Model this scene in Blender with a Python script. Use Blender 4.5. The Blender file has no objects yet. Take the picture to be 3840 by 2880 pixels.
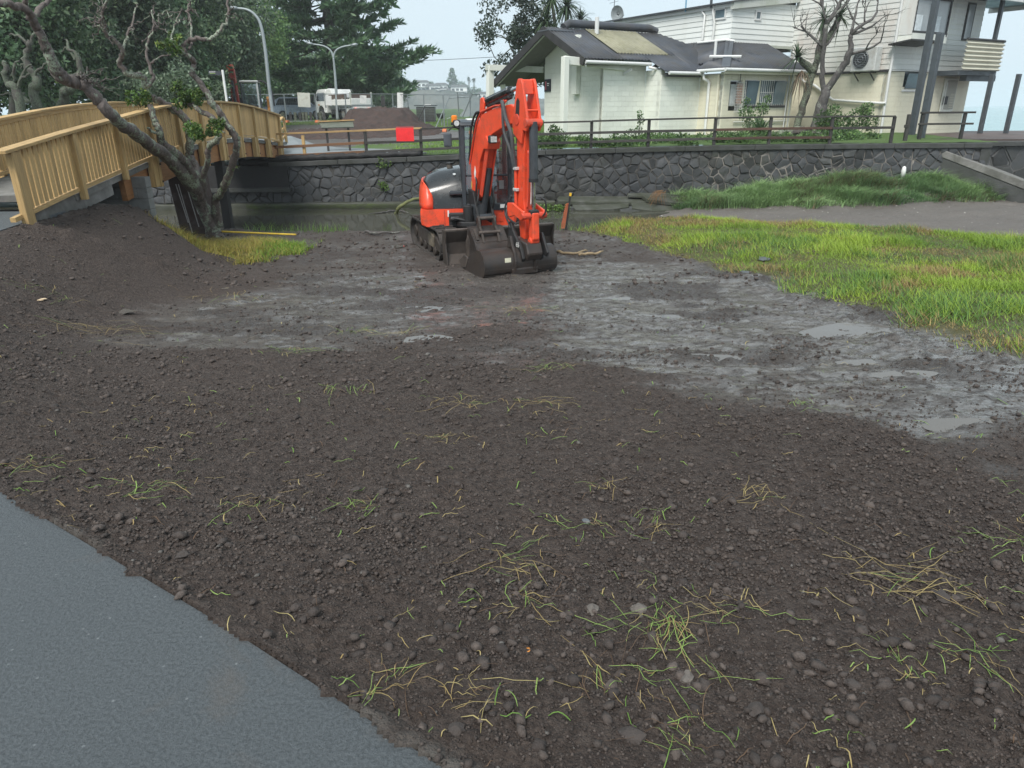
import bpy, bmesh, math, random
import numpy as np
from mathutils import Vector, Matrix, Euler

# ---------------------------------------------------------------- camera
SC = bpy.context.scene
COL = SC.collection
R = math.radians
CAM_H = 1.65
PITCH = R(21.2)
ROLL = 0.0082
FPX = 2662.0            # focal length in pixels of the 3840 wide photograph
cam_d = bpy.data.cameras.new("camera")
cam = bpy.data.objects.new("camera", cam_d)
COL.objects.link(cam)
cam_d.sensor_width = 36.0
cam_d.lens = 36.0 * FPX / 3840.0
cam_d.clip_start = 0.05
cam_d.clip_end = 20000
_c, _s = math.cos(PITCH), math.sin(PITCH)
FW = Vector((0, _c, -_s)); _u0 = Vector((0, _s, _c)); _r0 = Vector((1, 0, 0))
RT = _r0 * math.cos(ROLL) - _u0 * math.sin(ROLL)
UP = _u0 * math.cos(ROLL) + _r0 * math.sin(ROLL)
CAM = Vector((0, 0, CAM_H))
m = Matrix((RT, UP, -FW)).transposed().to_4x4()
m.translation = CAM
cam.matrix_world = m
SC.camera = cam

# ---------------------------------------------------------------- world, sun, exposure
SUN_EL, SUN_AZ = R(52), R(205)      # azimuth clockwise from +Y; high, behind the camera to the left
world = bpy.data.worlds.new("World"); SC.world = world
world.use_nodes = True
nt = world.node_tree; nt.nodes.clear()
wo = nt.nodes.new("ShaderNodeOutputWorld"); bg = nt.nodes.new("ShaderNodeBackground")
sky = nt.nodes.new("ShaderNodeTexSky"); sky.sky_type = 'NISHITA'; sky.sun_disc = False
sky.sun_elevation = SUN_EL; sky.sun_rotation = SUN_AZ
sky.air_density = 1.0; sky.dust_density = 3.0; sky.ozone_density = 1.0
hs = nt.nodes.new("ShaderNodeHueSaturation"); hs.inputs["Saturation"].default_value = 0.42
mixc = nt.nodes.new("ShaderNodeMix"); mixc.data_type = 'RGBA'; mixc.inputs[0].default_value = 0.93
mixc.inputs[7].default_value = (2.85, 3.4, 3.75, 1)      # even overcast layer in the sky's own units
nt.links.new(sky.outputs[0], hs.inputs["Color"])
nt.links.new(hs.outputs[0], mixc.inputs[6])
nt.links.new(mixc.outputs[2], bg.inputs[0])
bg.inputs[1].default_value = 0.10
nt.links.new(bg.outputs[0], wo.inputs[0])

sun_d = bpy.data.lights.new("sun", 'SUN'); sun_d.energy = 1.5; sun_d.angle = R(25); sun_d.color = (1.0, 0.96, 0.9)
sun = bpy.data.objects.new("sun", sun_d); COL.objects.link(sun)
sd = Vector((math.sin(SUN_AZ) * math.cos(SUN_EL), math.cos(SUN_AZ) * math.cos(SUN_EL), math.sin(SUN_EL)))
sun.rotation_euler = sd.to_track_quat('Z', 'Y').to_euler()
sun.location = (0, -20, 40)

SC.view_settings.view_transform = 'Standard'
SC.view_settings.look = 'None'
SC.view_settings.exposure = 1.38
SC.view_settings.gamma = 1.0
SC.view_settings.use_curve_mapping = False
SC.render.engine = 'CYCLES'
SC.cycles.use_denoising = True
try:
    SC.cycles.denoiser = 'OPENIMAGEDENOISE'
except Exception:
    pass
SC.cycles.max_bounces = 6
SC.cycles.diffuse_bounces = 3
SC.cycles.glossy_bounces = 3
SC.cycles.transmission_bounces = 4
SC.cycles.transparent_max_bounces = 8
SC.cycles.volume_bounces = 1
SC.cycles.sample_clamp_indirect = 5

random.seed(7)
RNG = np.random.default_rng(11)

# ---------------------------------------------------------------- measuring helpers (photo pixel -> place in the world)
def ray(px, py):
    return RT * ((px - 1920) / FPX) + UP * ((1440 - py) / FPX) + FW
def at(px, py, Y):
    d = ray(px, py); return CAM + d * (Y / d.y)
def gz(px, py, z):
    d = ray(px, py); return CAM + d * ((z - CAM_H) / d.z)

# ---------------------------------------------------------------- mesh builder
class MB:
    def __init__(s):
        s.v = []; s.f = []; s.m = []
    def add(s, vs, fs, mi=0):
        o = len(s.v); s.v += [tuple(p) for p in vs]
        for f in fs:
            s.f.append(tuple(i + o for i in f)); s.m.append(mi)
        return s
    def box(s, c, d, rot=None, mi=0):
        x, y, z = d[0] / 2, d[1] / 2, d[2] / 2
        vs = [Vector(p) for p in ((-x,-y,-z),(x,-y,-z),(x,y,-z),(-x,y,-z),(-x,-y,z),(x,-y,z),(x,y,z),(-x,y,z))]
        if rot is not None:
            M = rot if isinstance(rot, Matrix) else Euler(rot).to_matrix()
            vs = [M @ p for p in vs]
        c = Vector(c)
        return s.add([p + c for p in vs], [(0,3,2,1),(4,5,6,7),(0,1,5,4),(1,2,6,5),(2,3,7,6),(3,0,4,7)], mi)
    def beam(s, a, b, w, h, up=(0, 0, 1), mi=0):
        a, b = Vector(a), Vector(b); d = (b - a); L = d.length
        if L < 1e-6: return s
        d /= L; u = Vector(up); r = d.cross(u)
        if r.length < 1e-4: r = d.cross(Vector((1, 0, 0)))
        r.normalize(); u = r.cross(d)
        vs = []
        for p in (a, b):
            for sx, sz in ((-1,-1),(1,-1),(1,1),(-1,1)):
                vs.append(p + r * (sx * w / 2) + u * (sz * h / 2))
        return s.add(vs, [(0,1,2,3),(4,7,6,5),(0,4,5,1),(1,5,6,2),(2,6,7,3),(3,7,4,0)], mi)
    def tube(s, pts, rad, n=8, mi=0, cap=True):
        pts = [Vector(p) for p in pts]
        if not hasattr(rad, '__len__'): rad = [rad] * len(pts)
        o = len(s.v); prev = None
        for i, p in enumerate(pts):
            t = (pts[min(i + 1, len(pts) - 1)] - pts[max(i - 1, 0)])
            if t.length < 1e-9: t = Vector((0, 0, 1))
            t.normalize()
            if prev is None:
                r = t.cross(Vector((0.13, 0.31, 0.94)))
                if r.length < 1e-3: r = t.cross(Vector((1, 0, 0)))
            else:
                r = prev - t * prev.dot(t)
                if r.length < 1e-6: r = t.orthogonal()
            r.normalize(); prev = r; b = t.cross(r)
            for k in range(n):
                an = 2 * math.pi * k / n
                s.v.append(tuple(p + (r * math.cos(an) + b * math.sin(an)) * rad[i]))
        for i in range(len(pts) - 1):
            for k in range(n):
                a = o + i * n + k; b2 = o + i * n + (k + 1) % n
                s.f.append((a, b2, b2 + n, a + n)); s.m.append(mi)
        if cap:
            s.f.append(tuple(o + k for k in reversed(range(n)))); s.m.append(mi)
            s.f.append(tuple(o + (len(pts) - 1) * n + k for k in range(n))); s.m.append(mi)
        return s
    def cyl(s, a, b, r, n=16, mi=0):
        return s.tube([a, b], [r, r], n, mi)
    def prism(s, prof, fn, t0, t1, mi=0):
        """2-D outline pushed from t0 to t1; fn(a, b, t) -> 3-D point"""
        n = len(prof)
        vs = [fn(p[0], p[1], t0) for p in prof] + [fn(p[0], p[1], t1) for p in prof]
        fs = [tuple(range(n - 1, -1, -1)), tuple(range(n, 2 * n))]
        for i in range(n):
            j = (i + 1) % n
            fs.append((i, j, j + n, i + n))
        return s.add(vs, fs, mi)
    def quad(s, a, b, c, d, mi=0):
        return s.add([a, b, c, d], [(0, 1, 2, 3)], mi)
    def mesh(s, name):
        me = bpy.data.meshes.new(name); me.from_pydata(s.v, [], s.f)
        return me
    def build(s, name, mats, parent=None, smooth=False, bevel=0.0, seg=1, local=False, fix=True):
        me = s.mesh(name)
        mats = mats if isinstance(mats, (list, tuple)) else [mats]
        for mm in mats: me.materials.append(mm)
        if len(mats) > 1:
            me.polygons.foreach_set("material_index", s.m)
        if fix:
            bm = bmesh.new(); bm.from_mesh(me)
            bmesh.ops.recalc_face_normals(bm, faces=bm.faces)
            if bevel > 0:
                ed = [e for e in bm.edges if len(e.link_faces) == 2 and e.calc_face_angle(0) > 0.5]
                bmesh.ops.bevel(bm, geom=ed, offset=bevel, segments=seg, affect='EDGES', clamp_overlap=True, profile=0.6)
            bm.to_mesh(me); bm.free()
        if smooth:
            me.polygons.foreach_set("use_smooth", [True] * len(me.polygons))
            if smooth != 'all':
                me.set_sharp_from_angle(angle=R(38 if smooth is True else smooth))
        return link(name, me, parent, local)

def link(name, me, parent=None, local=False):
    ob = bpy.data.objects.new(name, me); COL.objects.link(ob)
    if parent is not None:
        ob.parent = parent
        if not local: ob.matrix_parent_inverse = world_of(parent).inverted()
    return ob
def world_of(o):
    M = o.matrix_basis.copy()
    p = o
    while p.parent is not None:
        M = p.parent.matrix_basis @ p.matrix_parent_inverse @ M if False else M
        p = p.parent
    if o.parent is not None:
        return world_of(o.parent) @ o.matrix_parent_inverse @ o.matrix_basis
    return o.matrix_basis.copy()
def tag(o, label=None, cat=None, group=None, kind=None):
    if label: o["label"] = label
    if cat: o["category"] = cat
    if group: o["group"] = group
    if kind: o["kind"] = kind
    return o
def thing(name, label, cat, loc=(0, 0, 0), rz=0.0, group=None):
    o = bpy.data.objects.new(name, None); COL.objects.link(o)
    o.empty_display_size = 0.1
    o.location = loc; o.rotation_euler = (0, 0, rz)
    return tag(o, label, cat, group)
def copy_tree(o, parent=None):
    c = o.copy(); COL.objects.link(c)
    if parent is not None: c.parent = parent
    for ch in list(o.children): copy_tree(ch, c)
    return c
def raw_mesh(name, V, F, mat, col=None, smooth=False, parent=None, attr="col"):
    """big numpy mesh: V (n,3), F (m,k)"""
    V = np.asarray(V, dtype=np.float32); F = np.asarray(F, dtype=np.int32)
    me = bpy.data.meshes.new(name)
    k = F.shape[1]
    me.vertices.add(len(V)); me.vertices.foreach_set("co", V.ravel())
    me.loops.add(F.size); me.loops.foreach_set("vertex_index", F.ravel())
    me.polygons.add(len(F))
    me.polygons.foreach_set("loop_start", np.arange(0, F.size, k, dtype=np.int32))
    me.polygons.foreach_set("loop_total", np.full(len(F), k, dtype=np.int32))
    if smooth: me.polygons.foreach_set("use_smooth", np.ones(len(F), dtype=bool))
    me.update(calc_edges=True)
    if col is not None:
        add_col(me, col, attr)
    if mat is not None: me.materials.append(mat)
    return link(name, me, parent)
def add_col(me, col, attr="col"):
    a = me.color_attributes.new(attr, 'FLOAT_COLOR', 'POINT')
    c4 = np.ones((len(me.vertices), 4), dtype=np.float32); c4[:, :col.shape[1]] = col
    a.data.foreach_set("color", c4.ravel())

# ---------------------------------------------------------------- numpy noise
def _hash(ix, iy, seed):
    h = (ix.astype(np.int64) * 374761393 + iy.astype(np.int64) * 668265263 + seed * 974711) & 0xFFFFFFFF
    h = ((h ^ (h >> 13)) * 1274126177) & 0xFFFFFFFF
    h = (h ^ (h >> 16)) & 0xFFFFFFFF
    return h.astype(np.float64) / 4294967295.0
def vnoise(x, y, seed=0):
    x = np.asarray(x, dtype=np.float64); y = np.asarray(y, dtype=np.float64)
    ix = np.floor(x); iy = np.floor(y); fx = x - ix; fy = y - iy
    fx = fx * fx * fx * (fx * (fx * 6 - 15) + 10); fy = fy * fy * fy * (fy * (fy * 6 - 15) + 10)
    a = _hash(ix, iy, seed); b = _hash(ix + 1, iy, seed); c = _hash(ix, iy + 1, seed); d = _hash(ix + 1, iy + 1, seed)
    return (a * (1 - fx) + b * fx) * (1 - fy) + (c * (1 - fx) + d * fx) * fy
def fbm(x, y, oct=4, seed=0, gain=0.5, lac=2.03):
    s = 0.0; a = 1.0; t = 0.0
    for i in range(oct):
        s = s + a * (vnoise(x, y, seed + i * 17) - 0.5); t += a; a *= gain; x = x * lac + 3.1; y = y * lac + 7.7
    return s / t * 2
def sstep(a, b, x):
    t = np.clip((x - a) / (b - a), 0, 1); return t * t * (3 - 2 * t)

# ---------------------------------------------------------------- materials
def new_mat(name):
    ma = bpy.data.materials.new(name); ma.use_nodes = True
    n = ma.node_tree.nodes; b = n["Principled BSDF"]
    return ma, ma.node_tree, n, b
def N(nt, typ, **kw):
    nd = nt.nodes.new(typ)
    for k, v in kw.items():
        if k.startswith("i_"):
            key = k[2:]
            key = int(key) if key.isdigit() else key.replace("_", " ")
            nd.inputs[key].default_value = v
        else: setattr(nd, k, v)
    return nd
def c4(c): return (c[0], c[1], c[2], 1.0)
def mixrgb(nt, fac, a, b, blend='MIX'):
    mx = nt.nodes.new("ShaderNodeMix"); mx.data_type = 'RGBA'; mx.blend_type = blend
    for sock, v in ((0, fac), (6, a), (7, b)):
        if hasattr(v, "is_linked"): nt.links.new(v, mx.inputs[sock])
        elif sock == 0: mx.inputs[0].default_value = v
        else: mx.inputs[sock].default_value = c4(v)
    return mx.outputs[2]
def noise(nt, scale, detail=4, rough=0.6, vec=None, dist=0.0):
    nn = N(nt, "ShaderNodeTexNoise"); nn.inputs["Scale"].default_value = scale
    nn.inputs["Detail"].default_value = detail; nn.inputs["Roughness"].default_value = rough
    nn.inputs["Distortion"].default_value = dist
    if vec is not None: nt.links.new(vec, nn.inputs["Vector"])
    return nn
def ramp(nt, fac, stops):
    r = N(nt, "ShaderNodeValToRGB"); nt.links.new(fac, r.inputs[0])
    cr = r.color_ramp
    while len(cr.elements) < len(stops): cr.elements.new(0.5)
    for e, (p, c) in zip(cr.elements, stops):
        e.position = p; e.color = c4(c) if hasattr(c, "__len__") else (c, c, c, 1)
    return r.outputs[0]
def coords(nt, which="Object", scale=None):
    tc = N(nt, "ShaderNodeTexCoord"); o = tc.outputs[which]
    if scale is not None:
        mp = N(nt, "ShaderNodeMapping"); mp.inputs["Scale"].default_value = scale
        nt.links.new(o, mp.inputs[0]); o = mp.outputs[0]
    return o
def worldpos(nt, scale=None):
    g = N(nt, "ShaderNodeNewGeometry"); o = g.outputs["Position"]
    if scale is not None:
        mp = N(nt, "ShaderNodeMapping"); mp.inputs["Scale"].default_value = scale
        nt.links.new(o, mp.inputs[0]); o = mp.outputs[0]
    return o
def bump(nt, b, h, strength=0.3, dist=0.02):
    bn = N(nt, "ShaderNodeBump"); bn.inputs["Strength"].default_value = strength
    bn.inputs["Distance"].default_value = dist
    nt.links.new(h, bn.inputs["Height"]); nt.links.new(bn.outputs[0], b.inputs["Normal"])
def simple(name, col, rough=0.6, metal=0.0, var=0.25, scale=6.0, bump_s=0.0, bump_sc=40.0, dirt=None, dirt_amt=0.0, dirt_scale=3.0, coat=0.0, spec=0.5, vec="Object", rvar=0.15):
    """paint / plastic / steel with uneven tone and patchy dirt"""
    ma, nt, n, b = new_mat(name)
    v = coords(nt, vec)
    nn = noise(nt, scale, 5, 0.65, v)
    dark = tuple(c * (1 - var) for c in col); lite = tuple(min(1, c * (1 + var)) for c in col)
    c = mixrgb(nt, ramp(nt, nn.outputs[0], [(0.3, 0.0), (0.7, 1.0)]), dark, lite)
    rr = None
    if dirt is not None:
        dn = noise(nt, dirt_scale, 8, 0.7, v, 0.4)
        f = ramp(nt, dn.outputs[0], [(max(0.0, 0.62 - dirt_amt * 0.5), 0.0), (min(1.0, 0.78 - dirt_amt * 0.25), min(1.0, 0.35 + dirt_amt))])
        c = mixrgb(nt, f, c, dirt)
    nt.links.new(c, b.inputs["Base Color"])
    r2 = N(nt, "ShaderNodeMapRange"); nt.links.new(nn.outputs[0], r2.inputs[0])
    r2.inputs[1].default_value = 0.25; r2.inputs[2].default_value = 0.75
    r2.inputs[3].default_value = max(0.02, rough - rvar); r2.inputs[4].default_value = min(1, rough + rvar)
    nt.links.new(r2.outputs[0], b.inputs["Roughness"])
    b.inputs["Metallic"].default_value = metal
    b.inputs["Specular IOR Level"].default_value = spec
    if coat: b.inputs["Coat Weight"].default_value = coat; b.inputs["Coat Roughness"].default_value = 0.15
    if bump_s > 0:
        bn = noise(nt, bump_sc, 4, 0.6, v); bump(nt, b, bn.outputs[0], bump_s, 0.01)
    return ma
def attr_leaf(name, rough=0.5, trans=0.25, attr="col", var=0.3, spec=0.35):
    ma, nt, n, b = new_mat(name)
    a = N(nt, "ShaderNodeAttribute", attribute_name=attr)
    nt.links.new(a.outputs[0], b.inputs["Base Color"])
    b.inputs["Roughness"].default_value = rough
    b.inputs["Specular IOR Level"].default_value = spec
    if trans > 0:
        tr = N(nt, "ShaderNodeBsdfTranslucent"); nt.links.new(a.outputs[0], tr.inputs[0])
        mx = N(nt, "ShaderNodeMixShader"); mx.inputs[0].default_value = trans
        nt.links.new(b.outputs[0], mx.inputs[1]); nt.links.new(tr.outputs[0], mx.inputs[2])
        nt.links.new(mx.outputs[0], nt.nodes["Material Output"].inputs[0])
    return ma
MAT = {}
# ================================================================ ground, paths, water
WATER_Z = -1.65
SEA_Z = -2.2
WALL_Y = 26.3
PATH_EDGE = [(2.6, -0.6), (1.3, 0.38), (-0.2, 1.41), (-0.97, 1.96), (-2.37, 2.9), (-4.4, 4.55), (-6.1, 6.5), (-6.75, 8.6), (-6.86, 10.2), (-6.96, 12.0), (-7.1, 14.2)]
_pe = np.array(PATH_EDGE)
def path_dist(x, y):
    """signed distance to the near edge of the path (positive on the soil side)"""
    x = np.asarray(x, float); y = np.asarray(y, float)
    best = np.full(x.shape, 1e9); sign = np.ones(x.shape)
    for i in range(len(_pe) - 1):
        ax, ay = _pe[i]; bx, by = _pe[i + 1]; dx, dy = bx - ax, by - ay; L2 = dx * dx + dy * dy
        t = np.clip(((x - ax) * dx + (y - ay) * dy) / L2, 0, 1)
        ex, ey = x - ax - t * dx, y - ay - t * dy
        d = np.hypot(ex, ey); cr = dx * (y - ay) - dy * (x - ax)
        up = d < best
        best = np.where(up, d, best); sign = np.where(up, np.where(cr < 0, 1.0, -1.0), sign)
    return best * sign
LIP_X = [-30, -12, -8.8, -7.2, -4, 1.5, 3.2, 4.8, 6.5, 8.2, 9.2, 10.8, 14, 20, 40]
LIP_Y = [15.5, 15.6, 15.7, 17.9, 17.5, 17.3, 18.2, 18.8, 17.8, 17.1, 16.6, 15.0, 12.6, 9.5, 2.0]
def lip(x): return np.interp(x, LIP_X, LIP_Y)
def wet_mask(x, y):
    lo = np.interp(x, [-8, -3, -1, 0.5, 1.6, 3, 5], [6.6, 6.9, 7.1, 6.6, 5.2, 4.2, 3.6])
    n1 = fbm(x * 0.7, y * 1.1, 6, 5, .62) * 2.6
    w = sstep(-0.9, 1.0, y - lo + n1) * (1 - sstep(12.0, 14.5, y + n1))
    w = w * sstep(0.2, 1.4, x - np.interp(y, [4, 7, 9, 11, 13, 16], [-6.5, -5.6, -5.0, -4.6, -4.2, -4.0]) + n1 * 0.7)
    return w
def grass_right(x, y):
    """>0 inside the grassed area on the right"""
    e = np.interp(y, [3.0, 5.8, 6.5, 8.3, 10.2, 11.7, 13.0, 15.2, 17.4, 19.5], [6.0, 4.55, 4.25, 4.5, 4.1, 4.05, 3.45, 2.5, 1.5, 0.6])
    return (x - e) + fbm(x * 1.3, y * 1.3, 3, 21) * 0.55
def grass_left(x, y):
    cx, cy = x + 5.85, y - 14.8
    a = (cx * 0.90 + cy * 0.30); b = (-cx * 0.30 + cy * 0.95)
    r = np.sqrt((a / 1.65) ** 2 + (b / 1.65) ** 2)
    return 1 - r + fbm(x * 1.7, y * 1.7, 3, 31) * 0.35
def base_h(x, y):
    x = np.asarray(x, float); y = np.asarray(y, float)
    b = np.interp(y, [-30, 1.2, 3.5, 6.7, 8.3, 10.5, 13, 16, 18], [-0.03, -0.035, -0.2, -0.55, -0.72, -0.92, -1.07, -1.12, -1.14])
    d = path_dist(x, y)
    wdt = np.interp(y, [1, 6, 10, 13, 15], [1.0, 1.6, 2.3, 2.0, 1.3])
    k = 1 - sstep(0.0, 1.0, d / wdt)
    k = np.where(d < 0, 1.0, k)
    pz = np.interp(y, [4, 10, 12.3, 13.2, 14, 15, 16], [-0.035, 0.14, 0.17, 0.05, -0.42, -0.85, -1.08])
    h = b + (pz - b) * k
    h = h + 0.10 * sstep(0.0, 2.2, grass_right(x, y)) + 0.07 * sstep(0, 0.7, grass_left(x, y))
    t = y - lip(x)
    floor_z = np.where(x > 4.6, -1.85, -2.3)
    h = h + (floor_z - h) * sstep(0.0, 2.7, t)
    return h
def ground_h(x, y, detail=True):
    h = base_h(x, y)
    if not detail: return h
    w = wet_mask(x, y); g = np.maximum(sstep(0, 0.5, grass_right(x, y)), sstep(0, 0.25, grass_left(x, y)))
    far = sstep(11.5, 13.5, y)
    loose = fbm(x * 5, y * 5, 3, 1) * 0.016 + np.abs(fbm(x * 15, y * 15, 4, 2, .7)) * 0.050 + fbm(x * 1.1, y * 1.1, 2, 3) * 0.02
    chop = sstep(-0.05, 0.3, fbm(x * 0.8, y * 1.4, 3, 41))
    rut = np.sin((x * 0.35 + y * 0.94) * 9 + fbm(x, y, 2, 8) * 6) * 0.006
    smooth = fbm(x * 2.2, y * 2.2, 3, 6) * 0.016 - 0.045 + rut
    churn = np.abs(fbm(x * 6, y * 8, 4, 9)) * 0.07 + fbm(x * 2.5, y * 2.5, 2, 10) * 0.03
    wetz = smooth + churn * (0.34 + 0.75 * chop) + np.abs(fbm(x * 19, y * 19, 3, 13)) * 0.014
    farz = churn * 0.75 + fbm(x * 1.2, y * 1.2, 2, 12) * 0.03
    for (ax, ay, bx, by) in ((-.3, 10.2, 3.9, 5.9), (.7, 11.4, 4.4, 7.7), (-1.6, 12.6, -4.6, 9.4), (-.4, 12.2, -3.2, 9.0)):
        dx, dy = bx - ax, by - ay; L_ = math.hypot(dx, dy); ss_ = ((x - ax) * dx + (y - ay) * dy) / L_; tt_ = np.abs((x - ax) * dy - (y - ay) * dx) / L_ + fbm(x, y, 2, 88) * .12
        mk = (1 - sstep(.14, .24, tt_)) * sstep(0, .5, ss_) * (1 - sstep(L_ - .5, L_, ss_))
        wetz = wetz * (1 - .6 * mk) - mk * (.022 + .010 * np.sin(ss_ * 42)) + .035 * np.exp(-((tt_ - .25) / .06) ** 2) * sstep(0, .5, ss_) * (1 - sstep(L_ - .5, L_, ss_)) * (.4 + np.abs(fbm(x * 5, y * 5, 2, 89)))
    z = loose * (1 - w) + wetz * w
    z = z * (1 - far) + farz * far
    edge = np.exp(-((grass_right(x, y) + 0.15) / 0.25) ** 2) + np.exp(-((grass_left(x, y) + 0.10) / 0.10) ** 2)
    z = z * (1 - 0.75 * g) + edge * np.abs(fbm(x * 5, y * 5, 3, 14)) * 0.10
    # low bank of pushed-up soil along the toe of the embankment, and the lip of the spread topsoil
    toe = np.exp(-((y - np.interp(x, [-8, -6.2, -4.6, -3.4], [8.9, 10.2, 12.1, 13.2])) / 0.3) ** 2) * (1 - sstep(-4.6, -3.6, x))
    z = z + toe * (0.05 + np.abs(fbm(x * 4, y * 4, 3, 15)) * 0.12)
    d = path_dist(x, y)
    spill = np.maximum(0, fbm(x * 6, y * 6, 4, 55, .6) + .02) * .07
    z = np.where(d < -spill, -0.05, z * sstep(-0.02, 0.12, d) + (0.040 + .012 * vnoise(x * 30, y * 30, 56)) * (1 - sstep(0, 0.1, d)))
    z = np.where((d > 0) & (d < 0.08), np.minimum(z, 0.065), z)
    return h + z

# soil material: tone from moisture and painted-in sky sheen, gloss from wetness (vertex channel r = wet, g = churned)
def soil_mat():
    ma, nt, n, b = new_mat("soil")
    v = worldpos(nt)
    a = N(nt, "ShaderNodeAttribute", attribute_name="wet")
    sp = N(nt, "ShaderNodeSeparateColor"); nt.links.new(a.outputs[0], sp.inputs[0])
    n1 = noise(nt, 1.3, 6, 0.65, v); n2 = noise(nt, 26, 6, 0.72, v); n3 = noise(nt, 95, 3, 0.6, v)
    c = mixrgb(nt, n1.outputs[0], (0.036, 0.0265, 0.0228), (0.074, 0.056, 0.048))
    c = mixrgb(nt, ramp(nt, n2.outputs[0], [(0.42, 0.0), (0.68, 0.9)]), c, (0.125, 0.098, 0.084))
    c = mixrgb(nt, ramp(nt, n3.outputs[0], [(0.63, 0.0), (0.75, 0.8)]), c, (0.13, 0.115, 0.10))
    mudc = mixrgb(nt, n1.outputs[0], (0.048, 0.039, 0.034), (0.095, 0.080, 0.070))
    mudc = mixrgb(nt, ramp(nt, n2.outputs[0], [(0.3, 0.7), (0.6, 0.0)]), mudc, (0.033, 0.027, 0.025))
    chp = ramp(nt, noise(nt, 7.5, 6, .7, worldpos(nt, (.8, 1.15, 1)), 1.0).outputs[0], [(0.38, 1.0), (0.58, 0.0)])
    ch2 = N(nt, "ShaderNodeMath", operation='MAXIMUM'); nt.links.new(a.outputs['Alpha'], ch2.inputs[0]); nt.links.new(chp, ch2.inputs[1])
    film = N(nt, "ShaderNodeMath", operation='SUBTRACT'); film.inputs[0].default_value = 1.0; nt.links.new(ch2.outputs[0], film.inputs[1]); film.use_clamp = True
    mudc = mixrgb(nt, film.outputs[0], mudc, (0.175, 0.155, 0.138))  # pressed mud paler; some of the sky's sheen is painted into this colour
    c = mixrgb(nt, sp.outputs[0], c, mudc)
    gn = mixrgb(nt, n2.outputs[0], (0.060, 0.075, 0.022), (0.15, 0.125, 0.05))
    c = mixrgb(nt, sp.outputs[1], c, gn)
    # pale dust of cement along the path edge
    c = mixrgb(nt, sp.outputs[2], c, (0.17, 0.155, 0.14))
    nt.links.new(c, b.inputs["Base Color"])
    wn = noise(nt, 4.2, 7, 0.72, v, 0.6)
    wr = ramp(nt, wn.outputs[0], [(0.40, 0.10), (0.58, 1.0)])
    mr = N(nt, "ShaderNodeMath", operation='MULTIPLY'); nt.links.new(sp.outputs[0], mr.inputs[0]); nt.links.new(wr, mr.inputs[1])
    ct = N(nt, "ShaderNodeMath", operation='MULTIPLY'); nt.links.new(sp.outputs[0], ct.inputs[0]); nt.links.new(film.outputs[0], ct.inputs[1]); c7 = N(nt, "ShaderNodeMath", operation='MULTIPLY'); nt.links.new(ct.outputs[0], c7.inputs[0]); c7.inputs[1].default_value = 1.0; nt.links.new(c7.outputs[0], b.inputs['Coat Weight']); b.inputs['Coat Roughness'].default_value = 0.2; b.inputs['Coat IOR'].default_value = 1.4
    rr = N(nt, "ShaderNodeMapRange"); nt.links.new(mr.outputs[0], rr.inputs[0])
    rr.inputs[3].default_value = 0.86; rr.inputs[4].default_value = 0.17
    nt.links.new(rr.outputs[0], b.inputs["Roughness"])
    sr = N(nt, "ShaderNodeMapRange"); nt.links.new(mr.outputs[0], sr.inputs[0])
    sr.inputs[3].default_value = 0.32; sr.inputs[4].default_value = 0.55
    nt.links.new(sr.outputs[0], b.inputs["Specular IOR Level"])
    n4 = noise(nt, 42, 6, 0.75, v)
    hs_ = n4.outputs[0]
    for sc_, k_ in ((48, -.55), (115, -.32)):
        vo = N(nt, "ShaderNodeTexVoronoi"); vo.inputs["Scale"].default_value = sc_; nt.links.new(v, vo.inputs["Vector"])
        ma_ = N(nt, "ShaderNodeMath", operation='MULTIPLY_ADD'); nt.links.new(vo.outputs["Distance"], ma_.inputs[0]); ma_.inputs[1].default_value = k_; nt.links.new(hs_, ma_.inputs[2]); hs_ = ma_.outputs[0]
    bump(nt, b, hs_, 1.0, 0.035)
    return ma
MAT['soil'] = soil_mat()

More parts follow.
